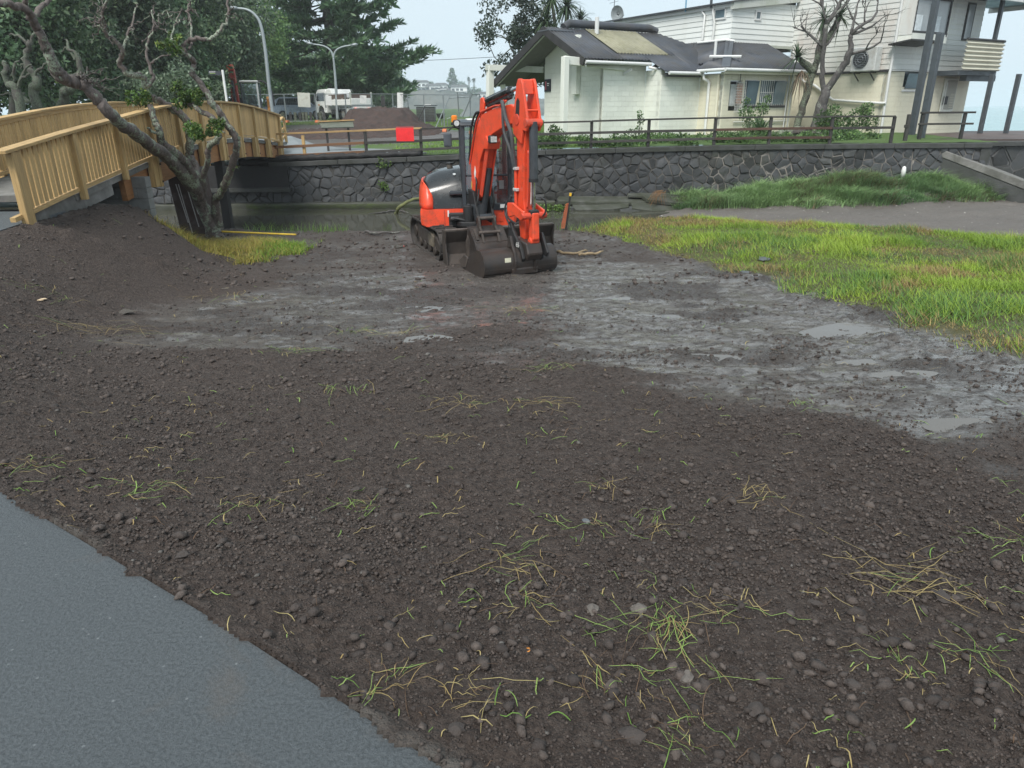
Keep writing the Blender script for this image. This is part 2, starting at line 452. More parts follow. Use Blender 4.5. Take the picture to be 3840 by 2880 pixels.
def build_ground():
    k = 0.0050; rows = int(math.log((24.0 + 1.5) / (0.1 + 1.5)) / k)
    yy = (0.1 + 1.5) * np.exp(k * np.arange(rows + 1)) - 1.5
    uu = np.linspace(-1.15, 1.15, 411)
    Y = np.repeat(yy[:, None], len(uu), 1); X = uu[None, :] * (Y + 1.5)
    Z = ground_h(X, Y)
    V = np.stack([X, Y, Z], -1).reshape(-1, 3)
    nr, nc = X.shape
    i = np.arange(nr - 1)[:, None] * nc + np.arange(nc - 1)[None, :]
    F = np.stack([i, i + 1, i + nc + 1, i + nc], -1).reshape(-1, 4)
    w = wet_mask(X, Y); far = sstep(11.5, 13.5, Y)
    mud = np.maximum(w, far * 0.6 * (0.5 + 0.5 * sstep(-0.1, 0.3, fbm(X * 1.5, Y * 1.5, 3, 77))))
    d = path_dist(X, Y)
    mud = mud * sstep(0.9, 2.6, d)
    mud = np.where(Y > lip(X) + 0.4, 0.8, mud)
    g = np.maximum(sstep(0, 0.5, grass_right(X, Y)), sstep(0, 0.25, grass_left(X, Y)))
    mud = mud * (1 - 0.8 * g)
    dust = (1 - sstep(0.0, 0.07, d + fbm(X * 14, Y * 14, 4, 50) * 0.09)) * sstep(0.45, 0.6, vnoise(X * 3.3, Y * 3.3, 51)) * 0.75
    chop = sstep(-0.05, 0.3, fbm(X * 0.8, Y * 1.4, 3, 41))
    colr = np.stack([mud, g, dust, chop * .9], -1).reshape(-1, 4)
    # coarse surround out of the fan
    gx = np.linspace(-60, 60, 121); gy = np.linspace(-40, 20, 61)
    GX, GY = np.meshgrid(gx, gy); GZ = base_h(GX, GY) - 0.12
    V2 = np.stack([GX, GY, GZ], -1).reshape(-1, 3); nc2 = 121
    j = np.arange(60)[:, None] * nc2 + np.arange(120)[None, :]
    F2 = np.stack([j, j + 1, j + nc2 + 1, j + nc2], -1).reshape(-1, 4) + len(V)
    o = raw_mesh("ground", np.vstack([V, V2]), np.vstack([F, F2]), MAT['soil'],
                 np.vstack([colr, np.zeros((len(V2), 4))]), True, attr="wet")
    tag(o, kind="structure")
build_ground()

# concrete path
def path_mat():
    ma, nt, n, b = new_mat("path_concrete")
    v = worldpos(nt)
    n1 = noise(nt, 1.1, 4, 0.6, v); n2 = noise(nt, 85, 5, 0.75, v)
    c = mixrgb(nt, n1.outputs[0], (0.074, 0.086, 0.094), (0.108, 0.121, 0.129))
    c = mixrgb(nt, ramp(nt, n2.outputs[0], [(0.40, 0.85), (0.58, 0.0)]), c, (0.045, 0.052, 0.057))
    vo = N(nt, "ShaderNodeTexVoronoi"); vo.inputs["Scale"].default_value = 15; nt.links.new(v, vo.inputs["Vector"])
    c = mixrgb(nt, ramp(nt, vo.outputs["Distance"], [(0.05, 0.55), (0.08, 0.0)]), c, (0.26, 0.28, 0.29))
    st = noise(nt, 1.9, 6, 0.6, v, 0.8)
    c = mixrgb(nt, ramp(nt, st.outputs[0], [(0.58, 0.0), (0.74, 0.5)]), c, (0.12, 0.095, 0.075))
    nt.links.new(c, b.inputs["Base Color"])
    rr = N(nt, "ShaderNodeMapRange"); nt.links.new(n1.outputs[0], rr.inputs[0]); rr.inputs[3].default_value = 0.42; rr.inputs[4].default_value = 0.66
    nt.links.new(rr.outputs[0], b.inputs["Roughness"])
    bump(nt, b, n2.outputs[0], 0.9, 0.012)
    return ma
MAT['path'] = path_mat()
def strip(edge, width, z0=0.0, th=0.12, zf=None):
    mb = MB(); pts = [Vector((p[0], p[1], 0)) for p in edge]; L = []; Rr = []
    for i, p in enumerate(pts):
        t = (pts[min(i + 1, len(pts) - 1)] - pts[max(i - 1, 0)]).normalized(); nrm = Vector((-t.y, t.x, 0))
        z = z0 if zf is None else zf(p)
        L.append(Vector((p.x, p.y, z))); q = p + nrm * width; Rr.append(Vector((q.x, q.y, z)))
    n = len(pts); dn = Vector((0, 0, -th))
    vs = L + Rr + [a + dn for a in L] + [a + dn for a in Rr]
    fs = []
    for i in range(n - 1):
        fs += [(i, i + n, i + n + 1, i + 1), (i, i + 1, i + 1 + 2 * n, i + 2 * n), (i + n + 1, i + n, i + 3 * n, i + 3 * n + 1)]
    fs += [(0, 2 * n, 3 * n, n), (n - 1, 2 * n - 1, 4 * n - 1, 3 * n - 1)]
    return mb.add(vs, fs)
# edge runs away from the camera; walkway lies on its left
_fine = []
for i in range(len(PATH_EDGE) - 1):
    for t in np.linspace(0, 1, 6)[:-1]:
        _fine.append((PATH_EDGE[i][0] * (1 - t) + PATH_EDGE[i + 1][0] * t, PATH_EDGE[i][1] * (1 - t) + PATH_EDGE[i + 1][1] * t))
_fine = [p for p in _fine if p[1] < 11.4]
tag(strip(_fine, 2.2, 0.0, 0.13, lambda p: float(np.interp(p.y, [4, 10, 12], [0, 0.2, 0.24]))).build("path", MAT['path']), kind="structure")

# puddles: still sheets of water lying in the hollows of the mud
def water_mat(name, col, rough, bscale, bstr, dist=0.02):
    ma, nt, n, b = new_mat(name)
    v = worldpos(nt, (1.0, 1.6, 1))
    n1 = noise(nt, 0.35, 3, 0.5, v)
    nt.links.new(mixrgb(nt, n1.outputs[0], tuple(c * 0.75 for c in col), tuple(c * 1.25 for c in col)), b.inputs["Base Color"])
    b.inputs["Roughness"].default_value = rough
    b.inputs["IOR"].default_value = 1.333
    n2 = noise(nt, bscale, 3, 0.55, v); bump(nt, b, n2.outputs[0], bstr, dist)
    return ma
MAT['puddle'] = water_mat("puddle_water", (0.115, 0.105, 0.094), 0.03, 5, 0.03)
MAT['stream'] = water_mat("stream_water", (0.062, 0.062, 0.048), 0.06, 2.2, 0.10)
MAT['sea'] = water_mat("sea_water", (0.21, 0.35, 0.36), 0.22, 0.16, 0.5, 0.5)
def puddle(px, py, rx, ry, dz, rot=0.0):
    c = gz(px, py, -0.9)
    for _ in range(8):
        hh = float(base_h(np.array([c.x]), np.array([c.y]))[0]); c = gz(px, py, hh)
    # level just over the hollows of the real relief inside the outline
    t = np.linspace(0, 2 * np.pi, 40)[:-1]
    g = np.random.default_rng(int(px)).uniform(-1, 1, (600, 2)); g = g[(g ** 2).sum(1) < 1]
    ca, sa = math.cos(rot), math.sin(rot)
    zz = ground_h(c.x + ca * g[:, 0] * rx - sa * g[:, 1] * ry, c.y + sa * g[:, 0] * rx + ca * g[:, 1] * ry)
    lev = float(np.quantile(zz, dz))
    mb = MB(); vs = []
    for q in t:
        r = 1 + 0.25 * float(fbm(np.array([math.cos(q) * 2 + px]), np.array([math.sin(q) * 2]), 2, 3)[0])
        a, bb = math.cos(q) * rx * r, math.sin(q) * ry * r
        vs.append((c.x + ca * a - sa * bb, c.y + sa * a + ca * bb, lev))
    mb.add(vs, [tuple(range(len(vs)))])
    tag(mb.build("puddle", MAT['puddle'], fix=False), kind="structure")
for a in [(3180, 1240, 0.62, 0.36, 0.55, 0.3), (3390, 1392, 0.30, 0.10, 0.6, 0.1), (3230, 1350, 0.25, 0.10, 0.45, 0.1), (1615, 1275, 0.28, 0.16, 0.42, 0),
          (1475, 925, 0.25, 0.18, 0.5, 0), (405, 1160, 0.30, 0.16, 0.25, 0.2), (1390, 985, 0.5, 0.22, 0.38, 0), (800, 1085, 0.3, 0.12, 0.25, 0),
          (1900, 1215, 0.35, 0.12, 0.28, 0), (2350, 1115, 0.55, 0.15, 0.3, 0), (1480, 1040, 0.6, 0.25, 0.33, 0), (2620, 1330, 0.45, 0.14, 0.3, 0),
          (2480, 1180, 0.7, 0.2, 0.3, 0), (1560, 1150, 0.5, 0.18, 0.33, 0), (3650, 1580, 0.35, 0.12, 0.4, 0)]:
    puddle(*a)

# stream and sea
def sheet(name, x0, x1, y0, y1, z, mat):
    return tag(MB().quad((x0, y0, z), (x1, y0, z), (x1, y1, z), (x0, y1, z)).build(name, mat, fix=False), kind="structure")
sheet("stream", -45, 10.5, 14.0, 27.2, WATER_Z, MAT['stream'])
sheet("sea", -2200, 2200, 29, 2300, SEA_Z, MAT['sea'])

# beach and the mound against the wall
def sand_h(x, y):
    z = np.interp(x, [-2, 3, 5, 7, 12, 40], [-2.2, -1.95, -1.68, -1.55, -1.50, -1.45])
    foot = np.interp(x, [4.5, 6.3, 9.4, 13.4, 19, 30], [26.2, 24.6, 23.4, 24.2, 26.4, 30])
    top = np.interp(x, [5.0, 6.5, 7.4, 10, 13, 15, 17, 19], [-1.6, -1.42, -1.32, -0.95, -0.80, -0.85, -1.1, -1.45])
    k = sstep(0, 1, (y - foot + 0.6) / np.maximum(26.6 - foot, 0.4))
    z = z + (np.maximum(top, z) - z) * k
    z = z + fbm(x * 1.2, y * 2.4, 4, 61) * 0.06 + np.abs(fbm(x * 3, y * 6, 3, 62)) * 0.07
    return z, k
def sand_mat():
    ma, nt, n, b = new_mat("dark_sand")
    v = worldpos(nt)
    n1 = noise(nt, 0.8, 5, 0.6, v); n2 = noise(nt, 60, 4, 0.7, v)
    c = mixrgb(nt, n1.outputs[0], (0.080, 0.070, 0.062), (0.145, 0.128, 0.113))
    c = mixrgb(nt, ramp(nt, n2.outputs[0], [(0.45, 0.0), (0.7, 0.5)]), c, (0.17, 0.16, 0.15))
    vs_ = N(nt, "ShaderNodeTexVoronoi"); vs_.inputs["Scale"].default_value = 3.2; nt.links.new(v, vs_.inputs["Vector"])
    c = mixrgb(nt, ramp(nt, vs_.outputs["Distance"], [(0.06, 0.8), (0.09, 0.0)]), c, (0.5, 0.48, 0.44))
    nt.links.new(c, b.inputs["Base Color"]); b.inputs["Roughness"].default_value = 0.75
    n3 = noise(nt, 14, 4, 0.6, v); bump(nt, b, n3.outputs[0], 1.0, 0.06)
    return ma
MAT['sand'] = sand_mat()
_x = np.linspace(-1, 40, 300); _y = np.linspace(12.5, 30, 190)
_X, _Y = np.meshgrid(_x, _y); _Z, _ = sand_h(_X, _Y)
_i = np.arange(189)[:, None] * 300 + np.arange(299)[None, :]
_F = np.stack([_i, _i + 1, _i + 301, _i + 300], -1).reshape(-1, 4)
_keep = ~((_Y.reshape(-1)[_F[:, 2]] > WALL_Y + 0.35))
tag(raw_mesh("beach", np.stack([_X, _Y, _Z], -1).reshape(-1, 3), _F[_keep], MAT['sand'], smooth=True), kind="structure")

# land beyond the wall
def cop_z(x):
    return np.interp(x, [-14, -8.6, -5.9, -2.1, 1.0, 5.5, 9.2, 30], [-0.13, -0.07, 0.02, 0.13, 0.28, 0.36, 0.40, 0.40])
def far_h(x, y):
    x = np.asarray(x, float); y = np.asarray(y, float)
    z0 = cop_z(x) + 0.02
    back = np.interp(y, [26, 32, 40, 58, 75, 120, 400], [0.0, 0.28, 0.50, 0.98, 0.95, 1.2, 3])
    leftw = 1 - sstep(1.0, 4.5, x)
    z = z0 * (1 - sstep(26, 40, y) * leftw) + back * leftw + (1 - leftw) * 0.12 * sstep(27, 33, y)
    drop = sstep(76, 84, y) * sstep(-19, -14, x - (y - 76) * 0.05)
    drop = np.maximum(drop, sstep(34.5, 46, y - np.maximum(0, (9 - x)) * 3.2) * sstep(2, 4, x) * 0)
    return z * (1 - drop) + (-3.5) * drop
def lawn_mat():
    ma, nt, n, b = new_mat("lawn")
    v = worldpos(nt)
    a = N(nt, "ShaderNodeAttribute", attribute_name="mud")
    n1 = noise(nt, 0.5, 5, 0.6, v); n2 = noise(nt, 18, 5, 0.7, v)
    c = mixrgb(nt, n1.outputs[0], (0.050, 0.105, 0.018), (0.105, 0.165, 0.035))
    c = mixrgb(nt, ramp(nt, n2.outputs[0], [(0.4, 0.55), (0.65, 0.0)]), c, (0.035, 0.07, 0.015))
    mu = mixrgb(nt, n2.outputs[0], (0.055, 0.045, 0.040), (0.13, 0.115, 0.105))
    sp = N(nt, "ShaderNodeSeparateColor"); nt.links.new(a.outputs[0], sp.inputs[0])
    nt.links.new(mixrgb(nt, sp.outputs[0], c, mu), b.inputs["Base Color"])
    rr = N(nt, "ShaderNodeMapRange"); nt.links.new(sp.outputs[0], rr.inputs[0]); rr.inputs[3].default_value = 0.8; rr.inputs[4].default_value = 0.45
    nt.links.new(rr.outputs[0], b.inputs["Roughness"])
    n3 = noise(nt, 9, 5, 0.7, v); bump(nt, b, n3.outputs[0], 0.7, 0.06)
    return ma
MAT['lawn'] = lawn_mat()
def far_mud(x, y):
    n1 = fbm(x * 0.5, y * 0.5, 4, 71) * 2.2
    m = sstep(-0.5, 0.8, 4.6 - np.hypot((x + 9.0) / 1.5, (y - 37) / 1.6) + n1)
    m2 = sstep(-0.5, 0.8, 2.4 - np.hypot((x + 12.5) / 1.6, (y - 47) / 3.0) + n1)
    return np.maximum(m, m2)
_x = np.concatenate([np.linspace(-90, -25, 40), np.linspace(-24.5, 30, 280), np.linspace(31, 60, 12)])
_y = np.concatenate([np.linspace(26.45, 62, 190), np.linspace(62.6, 90, 40), np.linspace(92, 200, 12)])
_X, _Y = np.meshgrid(_x, _y); _Z = far_h(_X, _Y)
_m = far_mud(_X, _Y)
_Z = _Z + _m * (fbm(_X * 2.5, _Y * 2.5, 3, 72) * 0.05) + (1 - _m) * fbm(_X * 3, _Y * 3, 2, 73) * 0.02
_i = np.arange(len(_y) - 1)[:, None] * len(_x) + np.arange(len(_x) - 1)[None, :]
_F = np.stack([_i, _i + 1, _i + len(_x) + 1, _i + len(_x)], -1).reshape(-1, 4)
_cx, _cy = _X.reshape(-1)[_F[:, 0]], _Y.reshape(-1)[_F[:, 0]]
_keep = ~((_cx > 3) & (_cy > 45)) & ~(_cx > 17.2) & ~((_cx > -12) & (_cy > 90))
tag(raw_mesh("lawn", np.stack([_X, _Y, _Z], -1).reshape(-1, 3), _F[_keep], MAT['lawn'],
             np.stack([_m, _m, _m], -1).reshape(-1, 3), True, attr="mud"), kind="structure")
# ================================================================ stone wall, ledge, ramp, terrace, fences
def rnd_tone(nt, lo=0.75, hi=1.25):
    oi = N(nt, "ShaderNodeObjectInfo"); mr = N(nt, "ShaderNodeMapRange"); nt.links.new(oi.outputs["Random"], mr.inputs[0])
    mr.inputs[3].default_value = lo; mr.inputs[4].default_value = hi
    return mr.outputs[0]
def mul_tone(nt, c, f):
    mx = N(nt, "ShaderNodeVectorMath", operation='SCALE'); nt.links.new(c, mx.inputs[0]); nt.links.new(f, mx.inputs["Scale"])
    return mx.outputs[0]
def stone_mat():
    ma, nt, n, b = new_mat("basalt_stone")
    v = worldpos(nt)
    n1 = noise(nt, 5, 6, 0.7, v); n2 = noise(nt, 60, 4, 0.7, v); n3 = noise(nt, 0.7, 3, 0.5, v)
    c = mixrgb(nt, n1.outputs[0], (0.022, 0.024, 0.027), (0.060, 0.063, 0.067))
    c = mixrgb(nt, ramp(nt, n2.outputs[0], [(0.55, 0.0), (0.75, 0.6)]), c, (0.11, 0.112, 0.112))
    c = mixrgb(nt, ramp(nt, n3.outputs[0], [(0.5, 0.0), (0.72, 0.45)]), c, (0.050, 0.048, 0.028))
    c = mul_tone(nt, c, rnd_tone(nt, 0.55, 1.45))
    nt.links.new(c, b.inputs["Base Color"]); b.inputs["Roughness"].default_value = 0.62
    bump(nt, b, n1.outputs[0], 0.8, 0.03)
    return ma
MAT['stone'] = stone_mat()
def mortar_mat():
    ma, nt, n, b = new_mat("mortar")
    v = worldpos(nt)
    a = N(nt, "ShaderNodeAttribute", attribute_name="col")
    n1 = noise(nt, 1.7, 5, 0.65, v)
    c = mixrgb(nt, ramp(nt, n1.outputs[0], [(0.4, 0.0), (0.6, 1.0)]), (0.045, 0.045, 0.043), a.outputs[0])
    nt.links.new(c, b.inputs["Base Color"]); b.inputs["Roughness"].default_value = 0.85
    n2 = noise(nt, 40, 4, 0.6, v); bump(nt, b, n2.outputs[0], 0.5, 0.01)
    return ma
MAT['mortar'] = mortar_mat()
MAT['concrete'] = simple("concrete", (0.20, 0.195, 0.185), 0.8, 0, 0.3, 2.5, 0.3, 60, (0.06, 0.062, 0.05), 0.5, 1.6, vec="Object")
MAT['concrete_dark'] = simple("weathered_concrete", (0.060, 0.062, 0.062), 0.72, 0, 0.35, 3, 0.35, 50, (0.025, 0.028, 0.02), 0.5, 1.2)
MAT['moss'] = simple("mossy_concrete", (0.045, 0.065, 0.018), 0.85, 0, 0.5, 4, 0.6, 40, (0.03, 0.03, 0.022), 0.6, 2.5)
MAT['slab'] = simple("old_slab", (0.085, 0.088, 0.078), 0.75, 0, 0.35, 2.5, 0.4, 30, (0.03, 0.035, 0.018), 0.6, 1.4)
MAT['paving'] = simple("reddish_paving", (0.11, 0.075, 0.066), 0.6, 0, 0.3, 1.2, 0.2, 40, (0.05, 0.045, 0.042), 0.5, 0.6)

def clip(poly, nx, ny, d):
    out = []
    for i in range(len(poly)):
        a, b = poly[i], poly[(i + 1) % len(poly)]
        da, db = a[0] * nx + a[1] * ny - d, b[0] * nx + b[1] * ny - d
        if da <= 0: out.append(a)
        if (da < 0) != (db < 0) and abs(da - db) > 1e-9:
            t = da / (da - db); out.append((a[0] + (b[0] - a[0]) * t, a[1] + (b[1] - a[1]) * t))
    return out
def stones(parent, x0, x1, zbot, ztop, Y, size, seed, gap=0.012, dirx=(1, 0)):
    rs = np.random.default_rng(seed); sites = []
    zmax = max(float(np.max(ztop(np.linspace(x0, x1, 40)))), zbot + 0.3)
    rows = int(math.ceil((zmax - zbot) / (size * 0.86))); cols = int((x1 - x0) / size) + 1
    for r in range(-1, rows + 1):
        for c in range(-1, cols + 1):
            sites.append((x0 + (c + 0.5 * (r % 2) + rs.uniform(-.48, .48)) * size, zbot + (r + 0.5 + rs.uniform(-.46, .46)) * size * 0.86))
    S = np.array(sites); cnt = 0; todo = []
    for i, (sx, sz) in enumerate(sites):
        zt = float(ztop(np.array([sx]))[0])
        if sx < x0 - size * .5 or sx > x1 + size * .5 or sz > zt + size * .4 or sz < zbot - size * .4: continue
        poly = [(max(x0, sx - size * 1.5), zbot), (min(x1, sx + size * 1.5), zbot), (min(x1, sx + size * 1.5), zt), (max(x0, sx - size * 1.5), zt)]
        dd = np.hypot(S[:, 0] - sx, S[:, 1] - sz)
        for j in np.argsort(dd)[1:22]:
            nx, ny = S[j, 0] - sx, S[j, 1] - sz; L = math.hypot(nx, ny); nx /= L; ny /= L
            poly = clip(poly, nx, ny, (sx * nx + sz * ny) + L / 2 - gap * rs.uniform(0.3, 1.9))
            if len(poly) < 3: break
        if len(poly) < 3: continue
        q = []
        for k in range(len(poly)):
            a, b = poly[k], poly[(k + 1) % len(poly)]
            if math.hypot(a[0] - b[0], a[1] - b[1]) > 0.02: q.append(a)
        poly = q
        if len(poly) < 3: continue
        cx = sum(p[0] for p in poly) / len(poly); cz = sum(p[1] for p in poly) / len(poly)
        n = len(poly); out = rs.uniform(0.014, 0.045); vs = []; ins = rs.uniform(0.80, 0.90)
        tx, tz = rs.uniform(-.05, .05), rs.uniform(-.05, .05)
        def pt(x, z, y): return (x * dirx[0] + (0 if dirx[1] == 0 else 0), Y + y + x * dirx[1], z)
        for (x, z) in poly: vs.append(pt(x, z, 0.02))
        for (x, z) in poly:
            ax, az = cx + (x - cx) * 0.97, cz + (z - cz) * 0.97
            vs.append(pt(ax, az, -out * 0.6))
        for (x, z) in poly:
            ax, az = cx + (x - cx) * ins, cz + (z - cz) * ins
            vs.append(pt(ax, az, -out - tx * (x - cx) / size - tz * (z - cz) / size + rs.uniform(-.006, .006)))
        vs.append(pt(cx, cz, -out - rs.uniform(0, .02)))
        fs = []
        for k in range(n):
            k2 = (k + 1) % n
            fs += [(k, k2, k2 + n, k + n), (k + n, k2 + n, k2 + 2 * n, k + 2 * n), (k + 2 * n, k2 + 2 * n, 3 * n)]
        todo.append((abs(sx - 5.0), vs, fs)); cnt += 1
    todo.sort(key=lambda q: q[0]); rest = MB()
    for k, (_, vs, fs) in enumerate(todo):
        if k < 298: MB().add(vs, fs).build("stone", MAT['stone'], parent)
        else: rest.add(vs, fs)
    if rest.v: rest.build("stones", MAT['stone'], parent)["kind"] = "stuff"
    return cnt

WX0, WX1 = -13.0, 16.95
wall = thing("stone_wall", "long dark basalt stone retaining wall across the stream", "wall", ((WX0 + WX1) / 2, WALL_Y, -1.5))
xs = np.linspace(WX0, WX1, 60); vs = []; fs = []; colr = []
for i, x in enumerate(xs):
    zt = float(cop_z(x)) - 0.15
    lite = float(sstep(4.0, 7.5, x)) * 0.15 + 0.03
    for z in (-2.3, zt):
        vs.append((x, WALL_Y, z)); colr.append((lite * 1.0, lite * .93, lite * .82))
    for z in (-2.3, zt):
        vs.append((x, WALL_Y + 0.35, z)); colr.append((lite, lite * .95, lite * .85))
for i in range(len(xs) - 1):
    a = i * 4; b = a + 4
    fs += [(a, b, b + 1, a + 1), (a + 1, b + 1, b + 3, a + 3), (a + 2, a + 3, b + 3, b + 2)]
fs += [(0, 1, 3, 2), (len(vs) - 4, len(vs) - 2, len(vs) - 1, len(vs) - 3)]
raw_mesh("mortar_core", vs, fs, MAT['mortar'], np.array(colr), parent=wall)
n_st = stones(wall, WX0, WX1, -1.45, lambda x: cop_z(x) - 0.16, WALL_Y, 0.335, 5)
x = -8.55; k = 0
while x < WX1 - 0.1:
    x2 = min(x + 2.45, WX1)
    za, zb = float(cop_z(x)) - 0.08, float(cop_z(x2)) - 0.08
    MB().beam((x + .006, WALL_Y + 0.13, za), (x2 - .006, WALL_Y + 0.13, zb), 0.46, 0.17).build("coping_slab", MAT['concrete_dark'], wall, bevel=0.015)
    x = x2
# weep pipes
for px, py in ((1107, 716), (2062, 711)):
    p = at(px, py, WALL_Y - 0.06)
    MB().tube([p + Vector((0, 0.0, 0)), p + Vector((0, .16, 0))], 0.055, 14, cap=False).build("drain_pipe", MAT['concrete_dark'], wall)
# ledge at the waterline
led = thing("concrete_ledge", "low moss-edged concrete ledge along the foot of the stone wall", "ledge", (-4, WALL_Y - .3, WATER_Z))
MB().prism([(-13, -2.3), (1.6, -2.3), (1.6, -1.44), (-6.0, -1.44), (-13, -1.47)], lambda a, b, t: (a, WALL_Y - t, b), -0.01, 0.42).build("footing", MAT['slab'], led, bevel=0.02)
rs = np.random.default_rng(4); xx = np.linspace(-9.4, 1.58, 120); vs = []
for i, x in enumerate(xx):
    t = -1.455 + 0.015 * rs.uniform(-1, 1); bt = -1.60 - 0.05 * rs.uniform(0, 1)
    y = WALL_Y - 0.425 - 0.012 * rs.uniform(0, 1)
    vs += [(x, y + .03, t), (x, y - .01, t - .04), (x, y - .012, (t + bt) / 2), (x, y, bt)]
fs = [(i * 4 + j, i * 4 + 4 + j, i * 4 + 5 + j, i * 4 + 1 + j) for i in range(len(xx) - 1) for j in range(3)]
MB().add(vs, fs).build("moss_fringe", MAT['moss'], led, smooth='all')
# broken slabs further right
brk = thing("broken_slabs", "cracked tilted concrete slabs at the water's edge right of the excavator", "slab", (4.6, 25.6, WATER_Z))
rs = np.random.default_rng(9)
def slab(cx, cy, cz, lx, ly, th, rx=0, ry=0, rz=0, m='slab', name="slab"):
    n = 10; pr = []
    for i in range(n):
        a = 2 * math.pi * i / n; r = 1 + rs.uniform(-.1, .1)
        ca, sa = math.cos(a), math.sin(a); q = max(abs(ca), abs(sa))
        pr.append((lx / 2 * ca / q * r, ly / 2 * sa / q * r))
    M = Euler((rx, ry, rz)).to_matrix()
    MB().prism(pr, lambda a, b, t: Vector((cx, cy, cz)) + M @ Vector((a, b, t)), -th / 2, th / 2).build(name, MAT[m], brk, bevel=0.015)
slab(3.6, 25.75, -1.42, 3.6, 0.9, .13, R(6), R(1)); slab(6.0, 25.6, -1.40, 2.6, 1.1, .13, R(8), R(4), R(-3))
slab(3.2, 25.2, -1.56, 1.9, .7, .12, R(12), R(-2), R(2)); slab(5.2, 25.1, -1.58, 2.2, .8, .12, R(14), R(2), R(-2)); slab(7.0, 25.0, -1.60, 1.8, .8, .1, R(10), R(3), R(5))
slab(2.4, 25.45, -1.66, .8, .6, .2, R(5), R(5), R(20), 'concrete_dark'); slab(4.1, 24.9, -1.66, .7, .5, .12, R(15), R(-4), R(12), 'concrete_dark')
slab(5.7, 25.9, -1.30, 3.0, .5, .1, R(3), R(2)); 

# ramp to the beach
ramp_t = thing("concrete_ramp", "sloping pale concrete ramp running down from the wall end to the beach", "ramp", (18.6, 25.8, -0.6))
a0 = at(3512, 552, WALL_Y + 0.1); a1 = at(3985, 735, 24.4)
dr = (a1 - a0); side = Vector((-dr.y, dr.x, 0)).normalized() * 1.5
dn = Vector((0, 0, -.26)); rz_ = [a0, a1, a1 + side, a0 + side]
MB().add([p for p in rz_] + [p + dn for p in rz_], [(0, 1, 2, 3), (7, 6, 5, 4), (0, 4, 5, 1), (1, 5, 6, 2), (2, 6, 7, 3), (3, 7, 4, 0)]).build("ramp_slab", MAT["concrete"], ramp_t, bevel=0.02)
e0, e1 = a0 + Vector((0, .02, -.27)), a1 + Vector((0, .02, -.27))
MB().add([e0, e1, Vector((e1.x, e1.y, -2.2)), Vector((e0.x, e0.y, -2.2)), e0 + side * .9, e1 + side * .9, Vector((e1.x, e1.y, -2.2)) + side * .9, Vector((e0.x, e0.y, -2.2)) + side * .9],
         [(0, 1, 2, 3), (4, 7, 6, 5), (0, 4, 5, 1), (0, 3, 7, 4), (1, 5, 6, 2)]).build("side_wall", MAT["concrete_dark"], ramp_t)
rw = thing("ramp_wall", "stone wall with concrete coping behind the beach ramp at right", "wall", (21, 27.9, -.5))
MB().box((22.0, 28.1, -1.0), (11.2, 0.4, 2.4)).build("mortar_core", simple("ramp_mortar", (.10, .10, .098), .85), rw)
stones(rw, 16.6, 27.4, -1.6, lambda x: np.full(np.shape(x), 0.20), 27.9, 0.6, 8)
MB().beam((16.4, 28.0, .29), (27.6, 28.0, .29), .55, .17).build("coping", MAT['concrete_dark'], rw, bevel=.02)
MB().box((16.78, 27.2, -.75), (0.34, 1.9, 2.2)).build("wall_return", MAT['concrete_dark'], rw)

# terrace in front of the tall house
TZ = 0.44
def terr(name, pts, z, th, mat):
    return tag(MB().prism(pts, lambda a, b, t: (a, b, t), z - th, z).build(name, mat), kind="structure")
terr("terrace", [(9.4, 29.2), (17.2, 28.26), (40, 28.26), (40, 37.4), (9.4, 37.4)], TZ, 0.5, MAT['paving'])
terr("terrace_edge", [(11.5, 26.7), (17.0, 26.7), (17.15, 28.22), (9.8, 29.05)], TZ - 0.03, 0.4, MAT['concrete_dark'])

# ---------------------------------------------------------------- fences on the wall
def timber(name, col, scale, dark=0.55, rough=0.65, tone=(0.82, 1.15)):
    ma, nt, n, b = new_mat(name)
    v = coords(nt, "Object", scale)
    n1 = noise(nt, 1.0, 6, 0.7, v, 1.2)
    n2 = noise(nt, 1.3, 3, 0.5, coords(nt, "Object"))
    c = mixrgb(nt, ramp(nt, n1.outputs[0], [(0.35, 0.0), (0.65, 1.0)]), tuple(k * dark for k in col), col)
    c = mixrgb(nt, ramp(nt, n2.outputs[0], [(0.5, 0.0), (0.75, 0.5)]), c, tuple(k * 0.62 for k in col))
    c = mul_tone(nt, c, rnd_tone(nt, *tone))
    nt.links.new(c, b.inputs["Base Color"]); b.inputs["Roughness"].default_value = rough
    bump(nt, b, n1.outputs[0], 0.35, 0.006)
    return ma
PINE = (0.62, 0.415, 0.180)
MAT['pine_v'] = timber("new_pine_upright", PINE, (28, 28, 1.6))
MAT['pine_y'] = timber("new_pine_lengthwise", (0.60, 0.40, 0.175), (28, 1.4, 28))
MAT['pine_x'] = timber("new_pine_crosswise", (0.48, 0.31, 0.135), (1.4, 28, 28))
MAT['redpine_x'] = timber("reddish_pine", (0.21, 0.105, 0.052), (1.4, 28, 28))
MAT['grey_x'] = timber("weathered_dark_rail", (0.050, 0.046, 0.042), (1.4, 28, 28), 0.5, 0.7, (0.7, 1.4))
MAT['grey_v'] = timber("weathered_dark_post", (0.040, 0.038, 0.036), (28, 28, 1.4), 0.5, 0.7, (0.7, 1.4))
MAT['rust_x'] = timber("brown_worn_rail", (0.10, 0.052, 0.036), (1.4, 28, 28), 0.5, 0.7)
FY = WALL_Y + 0.16
def fence_pt(px, py): return at(px, py, FY)
FPOSTS = [1369, 1577, 1790, 2003, 2218, 2432, 2680, 2886, 3115, 3345]
fence = thing("rail_fence", "dark weathered three-rail fence along the wall top in front of the house", "fence", (7, FY, .3))
fx = [fence_pt(px, 500).x for px in FPOSTS]
def fz(x): return float(cop_z(x)) + 0.005
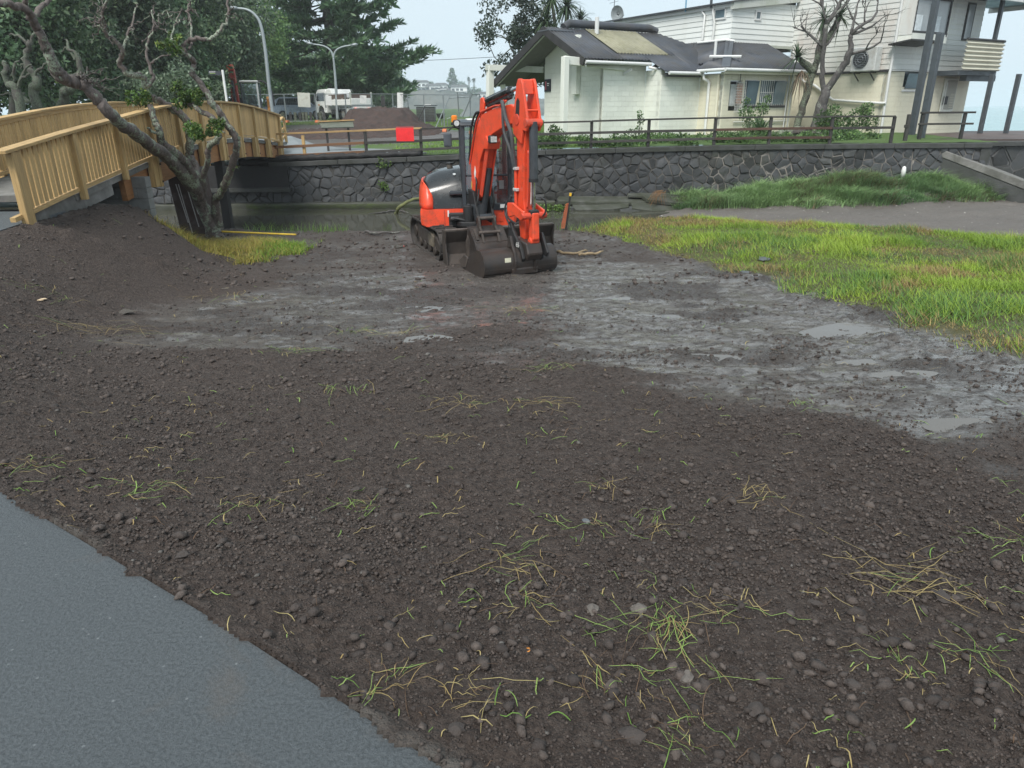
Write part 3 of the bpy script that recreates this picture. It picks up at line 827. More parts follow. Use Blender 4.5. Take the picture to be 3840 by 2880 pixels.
for x in fx:
    MB().box((x, FY, fz(x) + .44), (.10, .09, .90)).build("post", MAT['grey_v'], fence, bevel=.006)
for i in range(len(fx) - 1):
    for h, th in ((0.905, .055), (0.52, .085), (0.22, .085)):
        if h == 0.905 and i == 0: continue
        a, b = fx[i], fx[i + 1]
        mm = MAT['grey_x']
        if (i, h) in ((6, .22), (7, .22), (6, .52), (7, .52)): mm = MAT['rust_x']
        if i == 8 and h == .22: continue
        off = -0.02 if h == .905 else -0.07
        MB().beam((a + .004, FY + off, fz(a) + h), (b - .004, FY + off, fz(b) + h + .01 * math.sin(i * 5 + h * 9)), .13 if h == .905 else .045, th).build("rail", mm, fence, bevel=.005)
tf = thing("timber_fence", "new honey-coloured timber fence beside the footbridge end", "fence", (-6.8, FY, 0))
tx0 = at(1012, 550, FY).x; tx1 = at(1140, 550, FY).x; tx2 = fx[0]
for x, mm in ((tx0, 'redpine_x'), (tx1, 'pine_v')):
    MB().box((x, FY, fz(x) + .42), (.10, .09, .88)).build("post", MAT[mm], tf, bevel=.006)
MB().beam((tx0 - .15, FY - .01, fz(tx0) + .93), (tx2 + .05, FY - .01, fz(tx2) + .93), .14, .06).build("top_rail", MAT['pine_x'], tf, bevel=.005)
MB().beam((tx2 + .056, FY - .01, fz(tx2) + .93), (fx[1] + .05, FY - .01, fz(fx[1]) + .935), .14, .06).build("top_rail", MAT['pine_x'], tf, bevel=.005)
for h, mm in ((.50, 'redpine_x'), (.20, 'redpine_x')):
    MB().beam((tx0, FY - .07, fz(tx0) + h), (tx1, FY - .07, fz(tx1) + h), .045, .09).build("rail", MAT[mm], tf, bevel=.005)
    MB().beam((tx1 + .004, FY - .07, fz(tx1) + h), (tx2 - .05, FY - .07, fz(tx2) + h + .02), .045, .09).build("rail", MAT[mm], tf, bevel=.005)
# short side fence climbing back along the approach
sf = thing("approach_fence", "short new timber fence slanting back from the footbridge end", "fence", (-8.2, 27, 0))
A3 = [at(1006, 503, FY + .1), at(1058, 440, FY + 3.4)]
for dz in (0, -.42, -.72):
    MB().beam(A3[0] + Vector((0, 0, dz)), A3[1] + Vector((0, 0, dz)), .05 if dz else .12, .10 if dz else .06).build("rail", MAT['pine_y'], sf, bevel=.005)
for t in (.35, .68, 1.0):
    p = A3[0].lerp(A3[1], t)
    MB().box((p.x + .06, p.y, p.z - .48), (.09, .09, .95)).build("post", MAT['pine_v'], sf, bevel=.005)
# fence at the terrace end, stub post, red board
ef = thing("end_fence", "short dark two-rail fence at the terrace corner near the sea", "fence", (18, 28.4, TZ))
EY = 28.5
p0, p1 = at(3450, 500, EY).x, at(3605, 500, EY).x
for x in (p0, p1): MB().box((x, EY, TZ + .46), (.11, .10, .92)).build("post", MAT['grey_v'], ef, bevel=.006)
for h in (.95, .55): MB().beam((p0 - .12, EY - .02, TZ + h), (p1 + .35, EY - .02, TZ + h), .12, .07).build("rail", MAT['grey_x'], ef, bevel=.005)
sp_ = thing("gate_post", "lone short dark post standing between the fence ends", "post", (at(3398, 500, 27.6).x, 27.6, TZ - .03))
MB().box((sp_.location.x, 27.6, TZ + .44), (.12, .11, .94)).build("shaft", MAT['grey_v'], sp_, bevel=.008)
MB().box((sp_.location.x - .07, 27.55, TZ + .5), (.14, .05, .10)).build("rail_stub", MAT['grey_x'], sp_, bevel=.005)
rb = thing("red_board", "bright red square board hung on the fence rail", "board", (at(1520, 500, FY).x, FY - .1, .3))
MAT['red'] = simple("fluoro_red", (0.85, 0.030, 0.035), 0.55, 0, .08)
cx = rb.location.x; tz = fz(cx)
MB().box((cx, FY - .105, tz + .74), (.62, .012, .44), (R(3), 0, 0)).build("panel", MAT['red'], rb, bevel=.004)
MB().box((cx, FY - .02, tz + .985), (.60, .17, .012)).build("folded_flap", MAT['red'], rb, bevel=.004)
# black silt sock on the wall top
pts = []
for i, px in enumerate(np.linspace(880, 1575, 50)):
    p = at(px, 500, WALL_Y - .02); pts.append(Vector((p.x, WALL_Y + .02 + .03 * math.sin(i * .9), float(cop_z(p.x)) + (.10 if px > 1000 else .02) + .015 * math.sin(i * 1.7))))
rad = [(.115 if i < 30 else .10) * (1 + .16 * math.sin(i * 2.3)) for i in range(50)]
MAT['black_cloth'] = simple("black_geotextile", (0.012, 0.012, 0.013), 0.7, 0, .4, 12, .6, 30)
tag(MB().tube(pts, rad, 10).build("silt_sock", MAT['black_cloth'], smooth='all'), "long black sediment sock lying on the wall coping by the footbridge", "sock")
# ================================================================ timber footbridge
BA = Vector((-6.79, 10.1, 0)); BD = Vector((-0.08812, 0.99611, 0)); BN = Vector((-0.99611, -0.08812, 0)); BL = 17.05
def rail_z(s): return float(np.interp(s, [-.3, 0, 1.43, 3.22, 5.16, 6.62, 8.0, 8.77, 9.65, 10.6, 11.68, 13.3, 15.2, 17.1], [1.16, 1.19, 1.345, 1.51, 1.69, 1.79, 1.845, 1.865, 1.875, 1.87, 1.845, 1.77, 1.64, 1.49]))
def BP(s, off, z): return BA + BD * s + BN * off + Vector((0, 0, z))
bridge = thing("footbridge", "new arched timber footbridge with close slatted sides crossing the stream", "bridge", BP(8, 1, -1.0))
POSTS = [0.0, 1.72, 3.42, 5.0, 6.62, 8.25, 9.95, 11.7, 13.4, 15.1, 16.95]
MAT['ply'] = timber("glulam_beam", (0.40, 0.185, 0.070), (20, 1.2, 30), 0.6)
MAT['steel_rust'] = simple("brown_steel", (0.045, 0.026, 0.022), .55, .2, .35, 4, .3, 30, (.16, .15, .15), .22, 2.0)
BW = 2.0
SLAT = MB().box((0, 0, 0), (.026, .100, .80)).mesh("slat"); 
bm = bmesh.new(); bm.from_mesh(SLAT); bmesh.ops.recalc_face_normals(bm, faces=bm.faces); bm.to_mesh(SLAT); bm.free()
SLAT.materials.append(MAT['pine_v'])
yaw = math.atan2(BD.y, BD.x) - math.pi / 2
for off, sd in ((0.0, 1), (BW, -1)):
    for i, s in enumerate(POSTS):
        top = rail_z(s) - .03
        bot = top - .9 if False else (rail_z(s) - .86)
        low = bot - (.10 if i == 0 else .18 if i < 3 else .60)
        if i == 0: low = 0.10
        w = .20 if i == 0 else .10
        c = BP(s, off - sd * .055, (top + low) / 2)
        p = MB().box(c, (.095, w, top - low), (0, 0, yaw)).build("post", MAT['pine_v'], bridge, bevel=.006)
        if i >= 3 and off == 0:
            c2 = BP(s - .17, off - sd * .02, bot - .30)
            MB().box(c2, (.12, .20, .58), (0, 0, yaw)).build("blocking", MAT['pine_v'], bridge, bevel=.006)
            for zz in (.16, .5):
                q = BP(s, off - sd * .108, bot - zz); MB().cyl(q, q - BN * sd * .018, .02, 8).build("bolt", MAT['steel_rust'], p)
    for i in range(len(POSTS) - 1):
        s0, s1 = POSTS[i], POSTS[i + 1]
        n = 3
        mbr, mbb = MB(), MB()
        for k in range(n):
            a, b = s0 + (s1 - s0) * k / n, s0 + (s1 - s0) * (k + 1) / n
            if i == 0 and k == 0: a = -.28
            if i == len(POSTS) - 2 and k == n - 1: b = BL + .1
            mbr.beam(BP(a, off - sd * .03, rail_z(a)), BP(b, off - sd * .03, rail_z(b)), .19, .045)
            mbb.beam(BP(a, off, rail_z(a) - .875), BP(b, off, rail_z(b) - .875), .07, .06)
        mbr.build("handrail", MAT['pine_y'], bridge, bevel=.004)
        mbb.build("bottom_rail", MAT['pine_y'], bridge)
        mbt = MB().beam(BP(s0, off + sd * .012, rail_z(s0) - .06), BP(s1, off + sd * .012, rail_z(s1) - .06), .03, .07).build("top_batten", MAT['pine_y'], bridge)
        ns = 12
        for k in range(ns):
            s = s0 + (s1 - s0) * (k + .62) / (ns + .25)
            o = bpy.data.objects.new("slat", SLAT); COL.objects.link(o)
            o.parent = bridge; o.matrix_parent_inverse = world_of(bridge).inverted()
            o.location = BP(s, off - sd * .012, rail_z(s) - .43); o.rotation_euler = (0, R(random.uniform(-.5, .5)), yaw)
# deck and beams
ss = np.linspace(1.6, BL + 1.2, 24)
mb = MB()
for a, b in zip(ss[:-1], ss[1:]):
    mb.beam(BP(a, BW / 2, rail_z(a) - .985), BP(b, BW / 2, rail_z(b) - .985), BW - .02, .10)
mb.build("deck", MAT['concrete'], bridge)
for off in (.12, BW - .12):
    for a0_, a1_ in ((3.6, 8.2), (8.21, 12.6), (12.61, BL)):
        mb = MB(); q = np.linspace(a0_, a1_, 8)
        for a, b in zip(q[:-1], q[1:]):
            mb.beam(BP(a, off, rail_z(a) - 1.245), BP(b, off, rail_z(b) - 1.245), .10, .42)
        mb.build("beam", MAT['ply'], bridge)
# steel plate pier and dark column
q = at(700, 660, 17.5)
MB().prism([(-.40, 0.22), (.40, 0.22), (.52, -1.6), (-.26, -1.6)], lambda a, b, t: Vector((q.x + a, 17.5 + t, b)), -.15, .25).build("pier", MAT['steel_rust'], bridge, bevel=.01)
mbx = MB()
for dx, l0 in ((-.22, .9), (-.16, 1.15), (.02, 1.0), (.06, .7)):
    mbx.beam(Vector((q.x + dx, 17.343, .05)), Vector((q.x + dx + .14, 17.343, .05 - l0)), .022, .006, up=(0, 1, 0))
mbx.build("lime_streak", simple("lime_streak", (.42, .41, .40), .8, 0, .3, 20), bridge)
q = BP(10.6, .35, 0); MB().box((q.x, q.y, -.35), (.22, .22, 2.6)).build("pier", simple("dark_pier", (.02, .02, .02), .6), bridge)
# near abutment of grey blocks
ab = thing("block_abutment", "small grey concrete block wing wall under the footbridge", "wall", (-7.7, 14.1, -.6))
MAT['block'] = simple("grey_block", (0.205, 0.21, 0.205), .85, 0, .18, 3, .4, 90, (.10, .10, .095), .4, 2.0)
x1 = at(543, 664, 14.0).x; zt = at(543, 664, 14.0).z
MB().box((x1 - .78, 14.13, zt - 1.0), (1.50, .14, 1.98)).build("core", simple("block_joint", (.12, .12, .115), .9), ab)
for r in range(6):
    x = x1
    ofs = .2 if r % 2 else .4
    first = True
    while x > x1 - 1.5:
        L = ofs if first else .4; first = False
        L = min(L, x - (x1 - 1.56))
        if L < .05: break
        MB().box((x - L / 2, 14.1, zt - .1 - r * .2), (L - .006, .21, .194)).build("block", MAT['block'], ab, bevel=.004)
        x -= L
cb = MB()
for a, b in zip(np.linspace(.1, 3.0, 8)[:-1], np.linspace(.1, 3.0, 8)[1:]):
    cb.beam(BP(a, .10, rail_z(a) - 1.07), BP(b, .10, rail_z(b) - 1.07), .12, .30)
cb.build("kerb", MAT['concrete'], ab)
# far abutment
fa = thing("far_abutment", "block coloured dark as the shaded void under the far end of the footbridge", "wall", (-9, 26, -.5))
MB().box((-9.6, 26.55, -.62), (3.4, .7, .9)).build("seat", simple("void_shade", (.018, .018, .019), .8), fa)  # near-black box carries the shade of the void in its colour
MB().box((-9.6, 26.2, -.98), (3.6, .5, .12)).build("sill", MAT['concrete_dark'], fa)
# far path beyond the bridge
fp = [(-10.6, 26.6), (-7.4, 26.6), (-4.3, 26.75), (-3.0, 26.8), (-4.6, 28.6), (-7.0, 30.2), (-8.3, 31.8), (-9.6, 33.0), (-10.9, 33.2), (-11.2, 29)]
mb = MB(); n = len(fp)
def pz(x, y): return float(far_h(np.array([x]), np.array([y]))[0]) + .05 + .30 * max(0, min(1, (-8.2 - x) / 1.5))
mb.add([(p[0], p[1], pz(*p)) for p in fp] + [(p[0], p[1], pz(*p) - .3) for p in fp] + [(-8, 29, pz(-8, 29) + .04)],
       [(i, (i + 1) % n, 2 * n) for i in range(n)] + [(i, i + n, (i + 1) % n + n, (i + 1) % n) for i in range(n)])
tag(mb.build("far_path", simple("pale_wet_path", (.22, .24, .25), .45, 0, .15, 1.5)), kind="structure")
# ================================================================ excavator
EXO = Vector((-0.86, 15.02, -1.10))
def frame(deg):
    h = R(deg); f = Vector((math.sin(h), -math.cos(h), 0)); l = Vector((math.cos(h), math.sin(h), 0))
    return f, l
_fT, _lT = frame(20.2); _fU, _lU = frame(6.0); _fB, _lB = frame(27.0)
BFOOT = EXO + _fT * 1.0
def XT(x, y, z): return EXO + _fT * x + _lT * y + Vector((0, 0, z))
def XU(x, y, z): return EXO + _fU * x + _lU * y + Vector((0, 0, z))
def XB(s, t, z): return BFOOT + _fB * s + _lB * t + Vector((0, 0, z))
UROT = Matrix((_fU, _lU, Vector((0, 0, 1)))).transposed()
TROT = Matrix((_fT, _lT, Vector((0, 0, 1)))).transposed()
BROT = Matrix((_fB, _lB, Vector((0, 0, 1)))).transposed()

MUD = (0.055, 0.046, 0.040)
MAT['orange'] = simple("machine_orange", (0.74, 0.072, 0.026), 0.40, 0, .14, 3, .05, 90, (0.20, 0.07, 0.045), .22, 7, coat=.2)
MAT['orange_dk'] = simple("dusty_orange", (0.62, 0.060, 0.025), 0.45, 0, .15, 3, .1, 60, (0.16, 0.07, 0.05), .28, 6)
MAT['gloss_black'] = simple("black_cover", (0.011, 0.012, 0.013), 0.24, 0, .3, 3, 0, 40, (.03, .03, .03), .2, 3, coat=.4)
MAT['cab_grey'] = simple("cab_frame", (0.030, 0.036, 0.044), 0.42, 0, .2, 4, .05, 80, (.06, .058, .055), .25, 5)
MAT['matt_black'] = simple("matt_black", (0.016, 0.016, 0.017), 0.6, 0, .3, 8, .1, 60)
MAT['rubber'] = simple("muddy_rubber", (0.020, 0.019, 0.019), 0.75, 0, .3, 6, .4, 60, MUD, .6, 5)
MAT['mud_steel'] = simple("muddy_steel", (0.050, 0.042, 0.038), 0.55, .35, .35, 5, .3, 50, (.075, .060, .050), .5, 4)
MAT['bucket'] = simple("worn_bucket_steel", (0.040, 0.038, 0.038), 0.42, .35, .35, 4, .2, 40, (.062, .046, .038), .6, 2.6)
MAT['bucket_edge'] = simple("worn_edge_steel", (0.12, 0.10, 0.088), 0.45, .5, .4, 6, .2, 60)
MAT['cyl'] = simple("cylinder_grey", (0.050, 0.056, 0.064), 0.38, .1, .2, 5, 0, 40, (.03, .028, .027), .3, 6)
MAT['chrome'] = simple("chrome_rod", (0.62, 0.64, 0.66), 0.12, 1.0, .05)
MAT['hose'] = simple("hydraulic_hose", (0.018, 0.018, 0.019), .5, 0, .3, 20)
MAT['hose_gr'] = simple("sleeved_hose", (0.06, 0.064, 0.068), .7, 0, .3, 60, .3, 160)
MAT['white'] = simple("white_paint", (0.72, 0.72, 0.70), .45, 0, .08)
MAT['yellow'] = simple("yellow_label", (0.75, 0.45, 0.03), .5, 0, .08)
MAT['amber'] = simple("amber_lens", (0.80, 0.22, 0.015), .25, 0, .1)
MAT['lamp'] = simple("lamp_glass", (0.62, 0.63, 0.62), .15, .3, .3, 30)
MAT['seat'] = simple("seat_cloth", (0.02, 0.02, 0.022), .8, 0, .3, 20)
def glass_mat(name, tint=(.80, .88, .88), refl=.10, rough=.03, film=0.0, filmc=(.35, .40, .42)):
    ma, nt, n, b = new_mat(name)
    tr = N(nt, "ShaderNodeBsdfTransparent"); tr.inputs[0].default_value = c4(tint)
    gl = N(nt, "ShaderNodeBsdfGlossy"); gl.inputs["Roughness"].default_value = rough; gl.inputs[0].default_value = (.9, .95, 1, 1)
    lw = N(nt, "ShaderNodeLayerWeight"); lw.inputs[0].default_value = .35
    ad = N(nt, "ShaderNodeMath", operation='ADD'); nt.links.new(lw.outputs["Fresnel"], ad.inputs[0]); ad.inputs[1].default_value = refl; ad.use_clamp = True
    mx = N(nt, "ShaderNodeMixShader"); nt.links.new(ad.outputs[0], mx.inputs[0]); nt.links.new(tr.outputs[0], mx.inputs[1]); nt.links.new(gl.outputs[0], mx.inputs[2])
    out = mx.outputs[0]
    if film > 0:
        df = N(nt, "ShaderNodeBsdfDiffuse"); df.inputs[0].default_value = c4(filmc)
        m2 = N(nt, "ShaderNodeMixShader"); m2.inputs[0].default_value = film
        nt.links.new(out, m2.inputs[1]); nt.links.new(df.outputs[0], m2.inputs[2]); out = m2.outputs[0]
    nt.links.new(out, nt.nodes["Material Output"].inputs[0])
    return ma
MAT['glass'] = glass_mat("cab_glass", (.78, .88, .87), .10, .04, .10)

ex = thing("excavator", "orange and black tracked mini excavator parked on the mud by the stream", "excavator", EXO, 0)
# --- tracks
def stadium(L, H, n=10, x0=0.0, slant=0.0):
    r = H / 2; pts = []
    for i in range(n + 1):
        a = -math.pi / 2 + math.pi * i / n; pts.append((x0 + L / 2 - r + r * math.cos(a), r + r * math.sin(a)))
    for i in range(n + 1):
        a = math.pi / 2 + math.pi * i / n; pts.append((x0 - L / 2 + r + r * math.cos(a), r + r * math.sin(a)))
    return pts
def track(side):
    y0, y1 = (-.98, -.58) if side < 0 else (.58, .98)
    outer = stadium(2.56, .60); inner = [(x * .955, .03 + z * .90) for x, z in outer]
    n = len(outer); mb = MB()
    vs = []
    for y in (y0, y1):
        vs += [XT(x, y, z) for x, z in outer] + [XT(x, y, z) for x, z in inner]
    fs = []
    for i in range(n):
        j = (i + 1) % n
        fs += [(i, j, j + n, i + n), (2 * n + j, 2 * n + i, 3 * n + i, 3 * n + j), (i, 2 * n + i, 2 * n + j, j), (n + j, 3 * n + j, 3 * n + i, n + i)]
    mb.add(vs, fs)
    # lugs
    per = []
    for i in range(n):
        a = Vector((*outer[i], 0)); b = Vector((*outer[(i + 1) % n], 0)); per.append((a, b, (b - a).length))
    tot = sum(p[2] for p in per); N_ = 52; d = 0; k = 0
    for a, b, L in per:
        while k * tot / N_ < d + L:
            t = (k * tot / N_ - d) / L if L > 0 else 0
            p = a.lerp(b, t); tg = (b - a).normalized(); nr = Vector((tg.y, -tg.x, 0))
            q = p + nr * .012
            dirx = _fT * tg.x + Vector((0, 0, tg.y)); nrm = _fT * nr.x + Vector((0, 0, nr.y))
            M = Matrix((dirx, _lT, nrm)).transposed()
            ya, yb = (y0 + .01, (y0 + y1) / 2 + .02) if k % 2 else ((y0 + y1) / 2 - .02, y1 - .01)
            mb.box(XT(q.x, (ya + yb) / 2, q.y), (.05, yb - ya, .034), M); k += 1
        d += L
    tk = mb.build("track", MAT['rubber'], ex, smooth=30)
    ym = (y0 + y1) / 2; yo = y0 if side < 0 else y1; sg = -1 if side < 0 else 1
    MB().prism([(-.92, .16), (.98, .14), (1.02, .26), (.7, .42), (-.8, .46), (-.98, .34)], lambda a, b, t: XT(a, ym + t, b), -.13, .13).build("track_frame", MAT['mud_steel'], tk, bevel=.02)
    for i, x in enumerate((-.62, -.22, .18, .58)):
        MB().cyl(XT(x, ym - .15, .12), XT(x, ym + .15, .12), .095, 16).build("roller", MAT['mud_steel'], tk, bevel=.01)
    MB().cyl(XT(-.97, ym - .10, .30), XT(-.97, ym + .10, .30), .245, 20).build("sprocket", MAT['mud_steel'], tk, bevel=.015)
    MB().cyl(XT(-.97, ym - .16, .30), XT(-.97, ym + .16, .30), .13, 16).build("hub", MAT['mud_steel'], tk, bevel=.01)
    MB().cyl(XT(.99, ym - .10, .30), XT(.99, ym + .10, .30), .245, 20).build("idler", MAT['mud_steel'], tk, bevel=.015)
    MB().prism([(.2, .18), (.55, .18), (.6, .40), (.35, .48), (.15, .40)], lambda a, b, t: XT(a, yo - sg * .10 + t, b), -.06, .02).build("guard_plate", simple("pale_muddy_plate", (.17, .145, .105), .8, 0, .4, 8, .3, 40, MUD, .5, 5), tk, bevel=.01)
track(-1); track(1)
MB().box(XT(0, 0, .42), (1.5, 1.16, .26), TROT).build("undercarriage", MAT['mud_steel'], ex, bevel=.03)
MB().cyl(XU(0, 0, .53), XU(0, 0, .60), .45, 28).build("slew_ring", MAT['matt_black'], ex)
# --- dozer blade
pr = [(1.50, .64), (1.56, .64), (1.46, .42), (1.47, .20), (1.62, .04), (1.56, .02), (1.40, .18), (1.38, .44)]
bl = MB().prism(pr, lambda a, b, t: XT(a, t + .12, b), -1.06, 1.10).build("dozer_blade", MAT['mud_steel'], ex, bevel=.006)
MB().cyl(XT(1.53, -.94, .655), XT(1.53, 1.22, .655), .03, 8).build("top_bar", MAT['bucket_edge'], bl)
for yy in (-.945, 1.225):
    MB().prism([(1.36, .66), (1.60, .66), (1.56, .42), (1.66, .03), (1.36, .03)], lambda a, b, t: XT(a, yy + t, b), -.012, .012).build("end_plate", MAT['mud_steel'], bl, bevel=.004)
for yy in (-.42, .42):
    MB().beam(XT(.4, yy, .33), XT(1.42, yy, .33), .12, .14).build("blade_arm", MAT['mud_steel'], bl)
# --- upper body
def plan(x0, rx, ry, front, n=22, sq=2.6):
    pts = []
    for i in range(n + 1):
        a = math.pi / 2 + math.pi * i / n
        ca, sa = math.cos(a), math.sin(a)
        pts.append((x0 - rx * abs(ca) ** (2 / sq), -.04 + ry * math.copysign(abs(sa) ** (2 / sq), sa)))
    return pts
rear = plan(.0, 1.0, .95, .75)
def ring(z, k=1.0, fr=.76, yin=0.0):
    out = [(x * k if x < 0 else x, (y + .04) * k - .04) for x, y in rear]
    return [(fr, out[0][1] - .05), (fr - .06, out[0][1])] + out + [(fr - .06, out[-1][1]), (fr, out[-1][1] + .05)]
def loft(mb, rings, zs, cap=True):
    n = len(rings[0]); vs = []
    for rg, z in zip(rings, zs): vs += [XU(x, y, z) for x, y in rg]
    fs = []
    for k in range(len(rings) - 1):
        for i in range(n):
            j = (i + 1) % n; fs.append((k * n + i, k * n + j, (k + 1) * n + j, (k + 1) * n + i))
    if cap: fs += [tuple(range(n)), tuple(range((len(rings) - 1) * n, len(rings) * n))]
    return mb.add(vs, fs)
body = loft(MB(), [ring(0, .93), ring(0, .985), ring(0, 1.0), ring(0, 1.0), ring(0, .985)], [.585, .62, .70, .88, .915]).build("lower_body", MAT['orange'], ex, smooth=35)
MB().box(XU(.0, 0, .565), (1.5, 1.5, .06), UROT).build("underplate", MAT['matt_black'], ex)
# dark recess and swing bracket at the front
MB().box(XU(.745, -.16, .71), (.10, .56, .29), UROT).build("bracket_recess", MAT['matt_black'], ex, bevel=.03)
sb = MB().prism([(.70, -.34), (.98, -.22), (1.06, -.06), (1.06, .06), (.98, .16), (.70, .22)], lambda a, b, t: XU(a, b, t), .60, .70).build("swing_bracket", MAT['matt_black'], ex, bevel=.015)
MB().cyl(XU(.92, -.06, .55), XU(.92, -.06, 1.0), .10, 16).build("swing_post", MAT['matt_black'], ex, bevel=.01)
for t in (-.16, .16):
    MB().prism([(-.34, .72), (-.02, .66), (.10, .80), (-.10, 1.28), (-.36, 1.30), (-.44, 1.1)], lambda a, b, t2: XB(a, t + t2, b), -.025, .025).build("boom_bracket", MAT['matt_black'], ex, bevel=.01)
MB().cyl(XU(.84, -.40, .74), XU(.84, -.25, .74), .05, 12).build("swing_cylinder", MAT['cyl'], ex)
MB().tube([XU(.86, -.42, .72), XU(.9, -.3, .76), XU(.93, -.2, .74), XU(.98, -.12, .72)], .03, 8).build("pipe", MAT['matt_black'], ex, smooth='all')
# panel joints, vents, latch, labels on the front skirt (front face x = .76)
def fl(name, y0, y1, z0, z1, mat, d=.004, x=.762, par=None, bev=0):
    return MB().box(XU(x + d / 2, (y0 + y1) / 2, (z0 + z1) / 2), (d, y1 - y0, z1 - z0), UROT).build(name, MAT[mat], par or body, bevel=bev)
fl("panel_gap", .745, .75, .60, .905, 'matt_black'); fl("panel_gap", -.52, -.515, .60, .905, 'matt_black')
for k in range(5): fl("vent_slot", .36, .42, .735 + k * .018, .742 + k * .018, 'matt_black')
fl("hatch", .50, .64, .66, .82, 'orange', .008, bev=.004)
MB().cyl(XU(.765, .57, .70), XU(.775, .57, .70), .035, 14).build("latch", MAT['orange_dk'], body)
for y in (.33, .62): MB().cyl(XU(.76, y, .865), XU(.767, y, .865), .013, 10).build("bolt", MAT['matt_black'], body)
fl("label", .27, .345, .775, .80, 'white'); fl("label", -.46, -.43, .775, .90, 'white', x=.764)
lb = fl("warning_label", -.72, -.64, .79, .86, 'white', x=.752)
fl("warning_label", -.72, -.64, .84, .86, 'yellow', .006, x=.752); fl("warning_label", -.672, -.645, .80, .832, 'matt_black', .006, x=.752)
# hood (black) and rear counterweight (orange)
def hood_ring(k, z, xf, yin, dx=0.0):
    pts = [(x * k + dx, (y + .04) * k - .04) for x, y in rear if y < 0.30]
    return [(xf, yin)] + [(dx + .0, yin)][:0] + [(pts[0][0], yin)] + pts + [(xf * .55, pts[-1][1] + .015), (xf, pts[-1][1] + .13)]
zs = [.92, 1.05, 1.20, 1.34, 1.44, 1.52, 1.57, 1.59]
ks = [.985, .985, .975, .95, .91, .84, .72, .60]
xf = [.66, .64, .58, .50, .40, .30, .20, .14]
rg = [hood_ring(k, z, f, -.16) for k, z, f in zip(ks, zs, xf)]
n = len(rg[0]); vs = []
for r_, z in zip(rg, zs): vs += [XU(x, y, z + (z - .92) * .16 * (y + .75)) for x, y in r_]
fs = []
for k in range(len(rg) - 1):
    for i in range(n):
        j = (i + 1) % n; fs.append((k * n + i, k * n + j, (k + 1) * n + j, (k + 1) * n + i))
fs.append(tuple(range((len(rg) - 1) * n, len(rg) * n)))
hood = MB().add(vs, fs).build("engine_hood", MAT['gloss_black'], ex, smooth=50)
MB().tube([XU(.60, -.30, .93), XU(.53, -.30, 1.2), XU(.42, -.30, 1.42), XU(.24, -.30, 1.60)], .016, 8).build("hood_trim", MAT['cab_grey'], hood, smooth='all')
MB().cyl(XU(.34, -.29, 1.535), XU(.35, -.29, 1.55), .03, 12).build("hood_knob", MAT['lamp'], hood)
MB().cyl(XU(-.2, -.36, 1.56), XU(-.2, -.36, 1.70), .06, 14).build("exhaust_cap", simple("dusty_cap", (.10, .085, .07), .7), hood)
MB().cyl(XU(-.2, -.36, 1.70), XU(-.2, -.36, 1.735), .075, 14).build("exhaust_lid", MAT['matt_black'], hood, bevel=.01)
# counterweight: thick rim hugging the rear
cw = []
zc = [.92, 1.0, 1.2, 1.36, 1.43]; kc = [1.0, 1.005, 1.0, .985, .96]; wr = [.34, .34, .30, .16, .06]
rr_ = [(x, y) for x, y in rear]
vs = []
sel = [(x, y) for x, y in rr_ if x < -.02 or True]
m_ = len(sel)
for z, k in zip(zc, kc): vs += [XU(x * k, (y + .04) * k - .04, z) for x, y in sel]
for z, k in zip(zc, kc): vs += [XU(x * k * .93, (y + .04) * k * .93 - .04, z) for x, y in sel]
fs = []
K = len(zc)
for k in range(K - 1):
    for i in range(m_ - 1):
        fs.append((k * m_ + i, k * m_ + i + 1, (k + 1) * m_ + i + 1, (k + 1) * m_ + i))
        o2 = K * m_; fs.append((o2 + k * m_ + i, o2 + (k + 1) * m_ + i, o2 + (k + 1) * m_ + i + 1, o2 + k * m_ + i + 1))
for i in range(m_ - 1):
    fs.append(((K - 1) * m_ + i, (K - 1) * m_ + i + 1, K * m_ + (K - 1) * m_ + i + 1, K * m_ + (K - 1) * m_ + i))
cwt = MB().add(vs, fs).build("counterweight", MAT['orange'], ex, smooth=45)
# front cheek of the counterweight that wraps round to the right flank
zq = [.925, 1.0, 1.10, 1.18, 1.26, 1.34, 1.40, 1.44]; yt = [-.74, -.735, -.73, -.745, -.79, -.84, -.885, -.92]
vs = []; lens = 0
for z, y_ in zip(zq, yt):
    k = float(np.interp(z, zs, ks)) + .022; f_ = float(np.interp(z, zs, xf)) + .02
    pts = [(x * k, (y + .04) * k - .04) for x, y in rear if y < -.3]
    e_ = pts[-1][1]
    pts = pts + [(f_ * .3, e_), (f_ * .6, e_ + .02), (f_ * .85, min(e_ + .06, y_ - .02)), (f_, min(e_ + .13, y_ - .01)), (f_ + .004, y_)]
    lens = len(pts); vs += [XU(x, y, z) for x, y in pts]
fs = [(k * lens + i, k * lens + i + 1, (k + 1) * lens + i + 1, (k + 1) * lens + i) for k in range(len(zq) - 1) for i in range(lens - 1)]
ck_ = MB().add(vs, fs).build("cheek_panel", MAT['orange'], cwt, smooth=55)
sm = ck_.modifiers.new("thick", 'SOLIDIFY'); sm.thickness = .03; sm.offset = 0
def text(name, body_, p, rot, size, mat, parent, depth=.002):
    cu = bpy.data.curves.new(name, 'FONT'); cu.body = body_; cu.size = size; cu.extrude = depth; cu.align_x = 'CENTER'; cu.align_y = 'CENTER'
    tmp = bpy.data.objects.new(name, cu); COL.objects.link(tmp)
    dg = bpy.context.evaluated_depsgraph_get(); me = bpy.data.meshes.new_from_object(tmp.evaluated_get(dg))
    bpy.data.objects.remove(tmp)
    M = (rot if isinstance(rot, Matrix) else Euler(rot).to_matrix()).to_4x4(); M.translation = p
    me.transform(M); me.materials.clear(); me.materials.append(mat)
    return link(name, me, parent)
